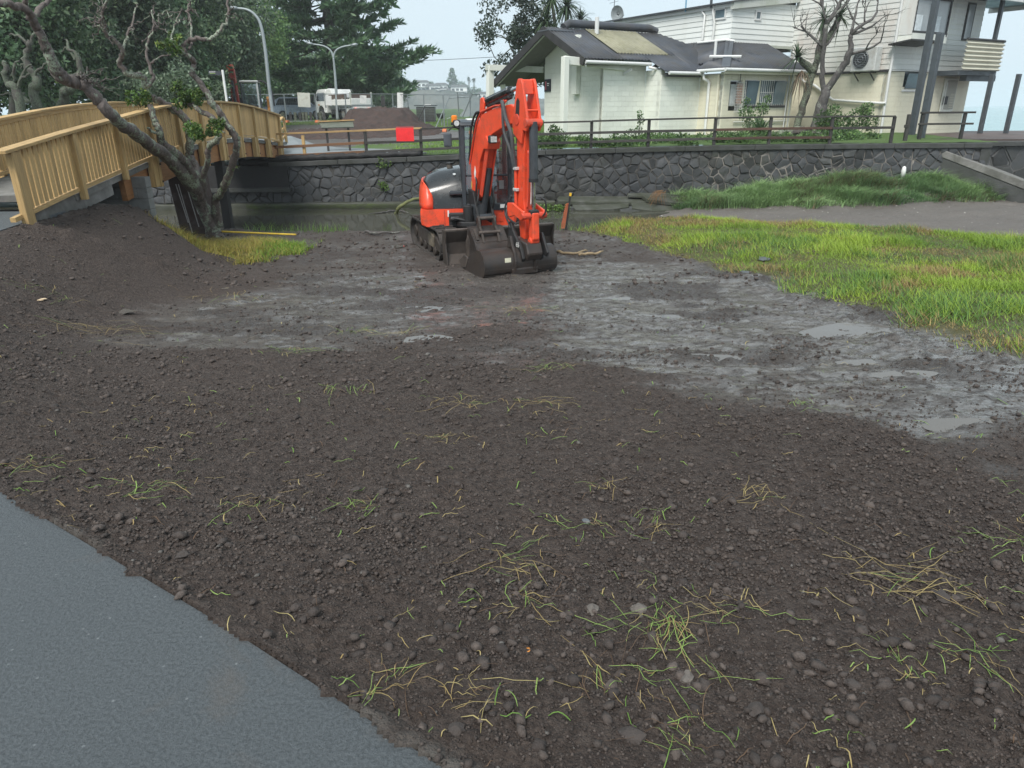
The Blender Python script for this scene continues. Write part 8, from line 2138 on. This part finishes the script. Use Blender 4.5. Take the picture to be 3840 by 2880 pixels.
def col_right(x, y, rs):
    n = len(x); t = np.clip(fbm(x * .55, y * .55, 3, 120) * .9 + .5, 0, 1); c = mixc_((.16, .27, .030), (.33, .44, .055), t)
    st = sstep(.02, .35, fbm(x * .9, y * .9, 4, 121) + .35 * np.exp(-grass_right(x, y) / .5)); m_ = rs.random(n) < st * .85; c[m_] = mixc_((.24, .17, .065), (.36, .27, .11), rs.random(m_.sum()))
    g2 = sstep(.1, .4, fbm(x * .7 + 9, y * .7, 3, 122)); m_ = (rs.random(n) < g2 * .6); c[m_] = mixc_((.08, .17, .04), (.15, .27, .06), rs.random(m_.sum()))
    return c * rs.uniform(.72, 1.25, n)[:, None]
def mask_right(x, y): return sstep(-.05, .35, grass_right(x, y)) * (y < lip(x) + .5) * (.30 + .70 * sstep(-.25, .15, fbm(x * 1.1, y * 1.1, 3, 123) + .25 * grass_right(x, y)))
grass("grass_bank", "bright yellow-green rough grass on the right beside the mud", mask_right, (.3, 14, 3.0, 19.2), 230000, .135, .010, col_right, 130, 1.1, (-.15, .1), hf=lambda x, y: .40 + 1.5 * np.clip(fbm(x * 1.1, y * 1.1, 4, 124) + .35, 0, 1), seg=1)
def col_left(x, y, rs):
    n = len(x); g = sstep(-5.4, -4.4, x + (y - 15) * .25 + fbm(x, y, 2, 125) * .5); c = mixc_((.26, .20, .055), (.42, .35, .085), rs.random(n)); m_ = rs.random(n) < g * .95; c[m_] = mixc_((.10, .22, .02), (.22, .36, .04), rs.random(m_.sum())); m_ = rs.random(n) < .2; c[m_] = mixc_((.16, .22, .03), (.28, .32, .05), rs.random(m_.sum())); return c * rs.uniform(.75, 1.2, n)[:, None]
grass("grass_patch", "straw-yellow cut grass patch round the foot of the leaning tree", lambda x, y: sstep(0, .12, grass_left(x, y)), (-8, -3.6, 12.5, 18), 30000, .17, .009, col_left, 131, 1.3)
def mound_m(x, y):
    z, k = sand_h(x, y); return sstep(.06, .2, k + fbm(x * .8, y * .8, 3, 126) * .12) * (x > 5.6) * (x < 20.5) * (y < 26.2)
def col_mound(x, y, rs):
    n = len(x); t = np.clip(fbm(x * .7, y * .7, 3, 127) + .5, 0, 1); c = mixc_((.12, .225, .09), (.27, .40, .17), t); b = sstep(.15, .45, fbm(x * .9, y * 1.3, 3, 128)); m_ = rs.random(n) < b * .4; c[m_] = mixc_((.11, .085, .045), (.20, .15, .08), rs.random(m_.sum())); return c * rs.uniform(.7, 1.3, n)[:, None]
grass("tall_grass", "long windswept green grass on the mound against the stone wall", mound_m, (5.4, 21, 22.8, 26.3), 84000, .42, .019, col_mound, 132, 1.3, (.16, -.12), hf=lambda x, y: .30 + 1.5 * np.clip(fbm(x * 1.5, y * 1.5, 4, 129) + .35, 0, 1), zf=lambda x, y: sand_h(x, y)[0])
def lawn_m(x, y): return (1 - far_mud(x, y)) * (x < 4) * (np.hypot(x + 6.9, (y - 41) * .8) > 3.4) * ((y > 31) | (x > -4.6))
def col_lawn(x, y, rs): n = len(x); t = np.clip(fbm(x * .5, y * .5, 3, 140) + .5, 0, 1); return mixc_((.10, .19, .03), (.21, .33, .055), t) * rs.uniform(.75, 1.25, n)[:, None]
grass("lawn_grass", "mown green grass beyond the fence", lawn_m, (-16, 3.5, 26.7, 56), 60000, .09, .03, col_lawn, 133, .8, zf=lambda x, y: far_h(x, y))
# fringe along the lip of the stream
def lip_m(x, y): d = y - lip(x); return np.exp(-(d / .22) ** 2) * ((x < -3.9) * (x > -6.6) * .9 + ((x > 1.1) & (x < 2.6)) * .6)
grass("bank_fringe", "thin green blades hanging over the stream bank edge", lip_m, (-7, 3, 16, 19.5), 9000, .26, .010, lambda x, y, rs: mixc_((.09, .19, .035), (.18, .30, .06), rs.random(len(x))), 134, .7)

# soil clods
def icos():
    t = (1 + 5 ** .5) / 2; v = np.array([(-1, t, 0), (1, t, 0), (-1, -t, 0), (1, -t, 0), (0, -1, t), (0, 1, t), (0, -1, -t), (0, 1, -t), (t, 0, -1), (t, 0, 1), (-t, 0, -1), (-t, 0, 1)], float) / math.sqrt(1 + t * t)
    f = np.array([(0, 11, 5), (0, 5, 1), (0, 1, 7), (0, 7, 10), (0, 10, 11), (1, 5, 9), (5, 11, 4), (11, 10, 2), (10, 7, 6), (7, 1, 8), (3, 9, 4), (3, 4, 2), (3, 2, 6), (3, 6, 8), (3, 8, 9), (4, 9, 5), (2, 4, 11), (6, 2, 10), (8, 6, 7), (9, 8, 1)]); return v, f
IV, IF = icos()
OV = np.array([(1, 0, 0), (0, 1, 0), (-1, 0, 0), (0, -1, 0), (0, 0, 1), (0, 0, -1)], float); OF = np.array([(0, 1, 4), (1, 2, 4), (2, 3, 4), (3, 0, 4), (1, 0, 5), (2, 1, 5), (3, 2, 5), (0, 3, 5)])
def lumps(P_, S, rs, flat=.7, small=False):
    iv, jf = (OV, OF) if small else (IV, IF); q = len(iv); n = len(P_); V = iv[None] * (1 + rs.uniform(-.34, .34, (n, q, 1))); a = rs.uniform(0, 6.28, n); ca, sa = np.cos(a), np.sin(a)
    sx = S * rs.uniform(.75, 1.35, n); sy = S * rs.uniform(.7, 1.1, n); sz = S * flat * rs.uniform(.7, 1.1, n); X = V[:, :, 0] * sx[:, None]; Y = V[:, :, 1] * sy[:, None]; Z = V[:, :, 2] * sz[:, None]
    V = np.stack([X * ca[:, None] - Y * sa[:, None], X * sa[:, None] + Y * ca[:, None], Z], -1) + P_[:, None, :]; F = (np.arange(n)[:, None, None] * q + jf[None]).reshape(-1, 3); return V.reshape(-1, 3), F
def clod_mat(name, a, b):
    ma, nt, n, bs = new_mat(name); at_ = N(nt, "ShaderNodeAttribute", attribute_name="col"); n1 = noise(nt, 60, 5, .7, worldpos(nt))
    nt.links.new(mixrgb(nt, ramp(nt, n1.outputs[0], [(.4, 0.0), (.7, .7)]), at_.outputs[0], (.02, .016, .014), 'MIX'), bs.inputs["Base Color"]); bs.inputs["Roughness"].default_value = .78; bump(nt, bs, n1.outputs[0], .9, .01); return ma
MAT['clod'] = clod_mat("soil_clod", None, None)
rs = np.random.default_rng(150)
def scatter(n, y0, y1, power, wfac):
    y = (y0 ** (1 - power) + rs.random(n) * (y1 ** (1 - power) - y0 ** (1 - power))) ** (1 / (1 - power)); x = rs.uniform(-1, 1, n) * (y * .82 + .9); return x, y
Vs, Fs, Cs = [], [], []; base = 0
for n, y0, y1, s0, s1, pw in ((88000, 1.2, 4.4, .0032, .008, 1.5), (70000, 2.2, 10.0, .006, .0135, 1.2), (3000, 1.3, 10, .012, .026, 1.2), (35, 1.4, 9, .025, .034, 1.1), (11000, 5, 17.5, .010, .026, 1.05), (2600, 11, 17.5, .025, .05, 1.02)):
    x, y = scatter(n, y0, y1, pw, 1); d = path_dist(x, y); w = wet_mask(x, y); g = np.maximum(sstep(.2, .6, grass_right(x, y)), sstep(.1, .3, grass_left(x, y)))
    cl_ = sstep(-.25, .35, fbm(x * 1.4, y * 1.4, 3, 151)); keep = (d > np.where(rs.random(n) < .5, -.05, .03)) & (d > -.04 * (1 + 2 * vnoise(x * 5, y * 5, 9))) & (rs.random(n) < (1 - .85 * w * (1 - sstep(-0.05, 0.3, fbm(x * 0.8, y * 1.4, 3, 41)))) * (1 - .9 * g) * (.35 + .65 * cl_)) & (y < lip(x) + .2)
    x, y = x[keep], y[keep]; S = s0 + (s1 - s0) * rs.random(len(x)) ** 2; P_ = np.stack([x, y, ground_h(x, y) + S * .25], 1); sm_ = s1 < .0136; V, F = lumps(P_, S, rs, .7, sm_)
    Vs.append(V); Fs.append(F + base); base += len(V); k = rs.random((len(x), 1)); c = np.array([[.040, .030, .026]]) * (1 - k) + np.array([[.110, .086, .074]]) * k; m_ = rs.random(len(x)) < .012; c[m_] = np.array([.13, .12, .11]); Cs.append(np.repeat(c, 6 if sm_ else 12, 0))
o = raw_mesh("soil_clods", np.vstack(Vs), np.vstack(Fs), MAT['clod'], np.vstack(Cs)); tag(o, "crumbly clods and grit strewn over the bare soil", "soil", kind="stuff")

# clippings and straw litter
def strands(P_, L, W, cols, rs, curl=.8, lift=.02, a=None):
    n = len(P_); a = rs.uniform(0, 6.28, n) if a is None else a; cv = rs.normal(size=n) * curl; V = []; seg = 5; q = P_.copy(); h = a.copy()
    pts = [q.copy()]
    for j in range(seg): q = q + np.stack([np.cos(h), np.sin(h), np.zeros(n)], 1) * (L / seg)[:, None]; h = h + cv / seg; pts.append(q.copy())
    lf = rs.uniform(.2, 1.0, n) * lift
    for j, p in enumerate(pts):
        z = ground_h(p[:, 0], p[:, 1]) + .006 + lf * math.sin(math.pi * (j + .4) / (seg + .8)); hh = a + cv * j / seg; s = np.stack([-np.sin(hh), np.cos(hh), np.zeros(n)], 1) * (W * (.55 if j in (0, seg) else 1) * .5)[:, None]; p = np.stack([p[:, 0], p[:, 1], z], 1); V += [p - s, p + s]
    V = np.stack(V, 1).reshape(-1, 3); k = 2 * (seg + 1); o = np.arange(n)[:, None] * k; F = np.concatenate([o + np.array([[2 * j, 2 * j + 1, 2 * j + 3, 2 * j + 2]]) for j in range(seg)], 0); return V, F, np.repeat(cols, k, 0)
def strand_cols(n, rs, green=.4):
    c = mixc_((.34, .24, .10), (.46, .38, .17), rs.random(n)); m_ = rs.random(n) < green; c[m_] = mixc_((.14, .26, .05), (.30, .42, .12), rs.random(m_.sum())); m_ = rs.random(n) < .25; c[m_] = mixc_((.09, .055, .035), (.17, .11, .07), rs.random(m_.sum())); return c
rs = np.random.default_rng(160); x, y = scatter(2300, 1.4, 12, 1.25, 1); keep = (path_dist(x, y) > .02) & (rs.random(len(x)) < (.25 + .75 * sstep(-.1, .4, fbm(x * .9, y * .9, 3, 161)))) & (grass_right(x, y) < .2); x, y = x[keep], y[keep]; n = len(x)
V, F, C_ = strands(np.stack([x, y, np.zeros(n)], 1), rs.uniform(.02, .12, n) * (.8 + y * .05), rs.uniform(.0015, .0045, n) * (.8 + y * .12), strand_cols(n, rs), rs); o = raw_mesh("straw_litter", V, F, MAT['grass'], C_); tag(o, "scattered straw and grass clippings lying on the soil", "litter", kind="stuff")
def ground_at(px, py):
    c = gz(px, py, -.2)
    for _ in range(12): c = gz(px, py, float(base_h(np.array([c.x]), np.array([c.y]))[0]))
    return c
K = 3840 / 2212
TUFTS = [(745, 855, 1.0, .7, "green and straw tuft left of centre, nearest the wet mud"), (775, 1100, .7, .8, "small bright tuft left of centre in the near soil"), (335, 1060, .9, .8, "green tuft at the left close to the concrete path"), (545, 1095, .8, .4, "pale straw strand tuft right of the left green tuft"), (1100, 1225, 1.2, .45, "large mixed straw and green tuft in the middle foreground"), (1265, 1150, .9, .9, "fresh green sprig below the wet patch in the middle"), (1400, 1150, .9, .5, "tuft lying beside two dark stones at right of centre"), (1640, 1085, 1.0, .05, "curved golden straw wisp right of centre"), (1950, 1260, 2.0, .1, "long sheaf of golden stalks at the right foreground"), (1400, 1360, 1.3, .7, "green tuft behind the pale stone in the foreground"), (1470, 1410, 1.7, .75, "largest green clump in the right foreground"), (1570, 1330, .9, .5, "thin green tuft right of the largest clump"), (1150, 1300, .9, .5, "pair of pale stalks in the middle foreground"), (840, 1480, 1.0, .5, "long pale stalk near the concrete path edge"), (1480, 1590, 1.0, .7, "split green stalk at the bottom right of centre"), (1360, 1490, 1.2, .4, "straw strands below the pale stone at the bottom"), (1000, 1500, .9, .05, "dry root tangle near the bottom centre"), (640, 760, 1.0, .7, "tuft on the dark soil edge left of centre"), (770, 715, .9, .5, "tuft at the left edge of the wet mud"), (880, 715, .9, .1, "dry grass wisp on the wet mud"), (990, 870, .9, .3, "low wisp in the middle of the soil"), (1170, 875, .9, .2, "dry wisp in the middle of the soil"), (1190, 800, .8, .5, "small tuft below the wet mud"), (965, 950, .7, .3, "curled stalk in the middle of the soil"), (190, 590, 1.6, .15, "dry grass clump at the toe of the soil bank"), (150, 525, 1.0, .15, "small straw wisp on the soil bank"), (120, 635, 1.1, .6, "green tuft at the toe of the soil bank"), (490, 640, 1.2, .15, "flattened straw patch on the mud below the grass patch"), (1135, 665, 1.0, .2, "dry wisps in the mud in front of the bucket"), (60, 1010, .9, .5, "long pale runner at the left edge"), (1310, 1060, .7, .3, "thin upright stalk right of centre"), (2205, 1180, 1.2, .8, "green tuft at the right edge of the picture"), (1735, 870, .6, .9, "tiny green sprout on the damp soil"), (2100, 1420, .9, .5, "bent stalks at the right foreground"), (1960, 1440, .7, .6, "short green blades at the right foreground")]
for i_, (px, py, sc, gr, lab) in enumerate(TUFTS):
    c = ground_at(px * K, py * K); rs = np.random.default_rng(500 + i_); n = int(14 + 11 * sc); f = .017 * (c.y + .6) ** .8 * sc
    dr_ = rs.uniform(0, 3.14); P_ = np.stack([c.x + rs.normal(size=n) * f * 1.7, c.y + rs.normal(size=n) * f * 1.1, np.zeros(n)], 1); W = rs.uniform(.0016, .0036, n) * (.6 + c.y * .11)
    V, F, C_ = strands(P_, f * rs.uniform(1.0, 4.2, n) * np.where(rs.random(n) < .15, 1.7, 1), W, strand_cols(n, rs, gr), rs, .65, f * .40, dr_ + rs.normal(size=n) * .75 + np.where(rs.random(n) < .4, 3.14, 0))
    o = raw_mesh("grass_tuft", V, F, MAT['grass'], C_); tag(o, lab, "grass tuft", "loose grass tufts on the soil")
STONES = [(1280, 1325, .040, "pale brown stone in the right foreground beside a dark one"), (1378, 1325, .045, "dark rounded stone in the right foreground next to the pale one"), (1485, 1470, .042, "flat pale grey stone below the largest grass clump"), (2030, 1300, .055, "long dark stone under the golden stalks at right"), (2075, 1290, .040, "round dark stone beside the long one at right"), (1365, 1135, .045, "brown stone by the tuft right of centre"), (1265, 1140, .030, "small grey stone left of the brown one"), (770, 1065, .045, "dark clod left of centre"), (615, 960, .040, "dark lump among the left soil"), (470, 1098, .040, "round clod near the left tuft"), (395, 1205, .045, "dark clod close to the concrete path"), (1140, 1408, .016, "small orange leaf chip in the middle foreground"), (800, 1262, .020, "blue-grey stone chip right of the path edge"), (1360, 1595, .06, "large dark clod at the bottom edge"), (985, 1585, .045, "dark clod at the bottom centre"), (1630, 1550, .04, "round clod at the lower right"), (1840, 1490, .045, "clod at the right foreground"), (1245, 940, .03, "dark stone in the middle of the soil"), (925, 1045, .03, "dark stone left of the middle"), (1760, 1310, .04, "brown stone below the golden wisp"), (75, 590, .07, "pale wood chip on the soil bank at left"), (1650, 562, .24, "flat grey slab on the edge of the right grass"), (1610, 588, .16, "second thin slab nearer the mud on the right")]
for i_, (px, py, s, lab) in enumerate(STONES):
    s = s * (.58 if s < .1 else .6); c = ground_at(px * K, py * K); rs = np.random.default_rng(700 + i_); bm = bmesh.new(); bmesh.ops.create_icosphere(bm, subdivisions=2, radius=1.0); flat = .22 if 'slab' in lab or 'chip' in lab else .62
    fr_ = rs.uniform(0, 50)
    for v in bm.verts:
        q = v.co.copy(); k = 1 + .5 * float(fbm(np.array([q.x * 1.6 + fr_]), np.array([q.y * 1.3 + q.z * 2.1]), 3, 5)[0]); v.co = Vector((q.x * s * 1.2 * k, q.y * s * .85 * k, q.z * s * flat * k))
    bmesh.ops.rotate(bm, verts=bm.verts, cent=(0, 0, 0), matrix=Euler((0, 0, rs.uniform(0, 6))).to_matrix()); me = bpy.data.meshes.new("stone"); bm.to_mesh(me); bm.free()
    colr = (.50, .20, .04) if 'orange' in lab else (.55, .42, .28) if 'wood' in lab else (.115, .10, .088) if 'pale' in lab else (.09, .10, .108) if 'grey' in lab or 'slab' in lab else (.045, .036, .032)
    me.materials.append(simple("stone_%d" % i_, colr, .8, 0, .3, 30, .6, 60))
    o = link("loose_stone" if s > .02 and 'chip' not in lab else "chip", me); o.location = (c.x, c.y, float(ground_h(np.array([c.x]), np.array([c.y]))[0]) + s * flat * .45); tag(o, lab, "stone" if 'chip' not in lab else "chip", "loose stones on the soil")

# stake with orange mesh, yellow pipe, driftwood, roots, white pot
c = gz(2118, 868, -1.13); st = thing("marker_stake", "black stake with yellow cap wrapped in orange safety mesh by the water", "stake", c)
p1 = at(2138, 735, c.y); MB().beam(c - Vector((0, 0, .2)), p1, .045, .045).build("stake", MAT['matt_black'], st); d = (p1 - c).normalized(); MB().beam(p1, p1 + d * .07, .05, .05).build("cap", MAT['yellow'], st)
ms = MB(); w0 = .10
for k in range(15):
    z = .1 + k * .038; a = c + d * z + Vector((-.02, -.03, 0)); ms.beam(a, a + Vector((-w0 * (1 - .02 * k), -.04, .015 * math.sin(k))), .006, .022)
for j in range(6): a = c + d * .08 + Vector((-.02 - j * w0 / 5.5, -.03 - j * .008, 0)); ms.beam(a, a + d * .6 + Vector((.01 * j, 0, 0)), .006, .012)
ms.build("safety_mesh", simple("orange_mesh", (.45, .13, .06), .6), st)
pts = [gz(820, 868, -1.02), gz(960, 874, -1.05), gz(1110, 880, -1.06)]; pts = [p + Vector((0, 0, .0)) for p in pts]
tag(MB().tube(smooth_pts(pts), .022, 8).build("yellow_pipe", simple("yellow_pipe", (.70, .48, .05), .5), smooth='all'), "yellow pipe lying along the stream edge of the grass patch", "pipe")
dw = thing("driftwood_branch", "mossy crooked branch poking out of the stream behind the excavator", "branch", gz(1500, 790, WATER_Z))
rs = np.random.default_rng(5); P_ = [gz(1480, 800, WATER_Z) + Vector((0, 0, -.1)), at(1500, 775, 24.2), at(1545, 750, 24.2), at(1590, 738, 24.3)]
MB().tube(*wobble(P_, [.05, .06, .05, .03], .01, rs, 6), 9).build("limb", simple("mossy_bark", (.13, .14, .055), .85, 0, .4, 6, .6, 30), dw, smooth='all')
for pp in ([(1480, 790), (1440, 795), (1380, 803)], [(1500, 790), (1530, 798)]): MB().tube(*wobble([gz(x, y, WATER_Z + .03) for x, y in pp], [.03, .03, .012], .01, rs, 5), 6).build("twig", MAT['bark_grey'], dw)
c = at(2480, 735, 25.0); rt = thing("root_tangle", "orange-brown root clump hanging over the broken slabs", "roots", c); V = []; F = []
for k in range(34):
    a = Vector((c.x + rs.uniform(-.1, .15), c.y, c.z + rs.uniform(.1, .2))); e_ = a + Vector((rs.uniform(-.45, .1), rs.uniform(-.2, .1), -rs.uniform(.2, .5))); q = smooth_pts([a, a.lerp(e_, .5) + Vector((-.05, -.05, .08)), e_], 3); m2 = MB().tube(q, .005, 4); F += [tuple(i + len(V) for i in f) for f in m2.f]; V += m2.v
me = bpy.data.meshes.new("root"); me.from_pydata(V, [], F); me.materials.append(simple("root_brown", (.20, .11, .05), .7)); link("strands", me, rt)
p = at(3390, 634, 25.9); pot = thing("white_drum", "white rounded object half hidden in the tall grass by the wall", "drum", p); MB().tube([p + Vector((0, 0, -.3)), p + Vector((0, 0, -.05)), p + Vector((0, 0, .06)), p + Vector((0, 0, .10))], [.07, .08, .06, .02], 12).build("shell", MAT['white'], pot, smooth='all')
for i_, (pts, lab) in enumerate([([(3030, 660), (3090, 635), (3160, 625)], "pale bent stick lying on the grass mound by the wall"), ([(1370, 878), (1420, 884), (1500, 880)], "dark stick on the mud at the stream edge left of the excavator"), ([(2090, 955), (2150, 962), (2200, 950)], "pale wood splinter on the mud right of the bucket"), ([(2170, 968), (2230, 962), (2260, 955)], "broken pale stick beside the right grass edge")]):
    if i_ == 0: P_ = [at(x, y, 25.6) for x, y in pts]
    else: P_ = [ground_at(x, y) + Vector((0, 0, .06)) for x, y in pts]
    tag(MB().tube(*wobble(P_, [.03, .028, .015], .012, rs, 5), 7).build("stick", MAT['bark_grey'] if i_ < 2 else simple("pale_stick", (.30, .22, .13), .8), smooth='all'), lab, "stick", "loose sticks")
# weeds on the wall face and coping moss
for i_, (px, py, lab) in enumerate([(1440, 610, "weed sprouting at the top of the stone wall left of the excavator"), (1440, 690, "small green weed hanging on the stone wall below the other"), (2070, 800, "bright green weed patch at the waterline right of the bucket arm")]):
    p = at(px, py, WALL_Y - .1 if i_ < 2 else 24.9); B = [(p.x + rs.uniform(-.2, .2), p.y, p.z + rs.uniform(-.15, .12), .13) for _ in range(5)]
    if i_ == 2: B = [(p.x + rs.uniform(-.9, .5), p.y + rs.uniform(-.1, .1), WATER_Z + .10, .14) for _ in range(12)]
    o = cloud("wall_weed", B, 170 if i_ < 2 else 1300, .08, [(.05, .095, .03), (.12, .19, .04)], None, 800 + i_); tag(o, lab, "weed", "weeds on the wall")
# ================================================================ damp sea air
mb = MB().box((0, 1150, 10.5), (4700, 2420, 39)); hz = mb.build("haze", None if False else MAT['soil']); hz.data.materials.clear()
ma = bpy.data.materials.new("haze"); ma.use_nodes = True; ma.node_tree.nodes.clear(); nt = ma.node_tree
pv = N(nt, "ShaderNodeVolumePrincipled"); pv.inputs["Color"].default_value = (.93, .96, 1.0, 1); pv.inputs["Density"].default_value = 0.0007; pv.inputs["Anisotropy"].default_value = 0.2
ou = N(nt, "ShaderNodeOutputMaterial"); nt.links.new(pv.outputs[0], ou.inputs["Volume"]); hz.data.materials.append(ma); tag(hz, kind="stuff")
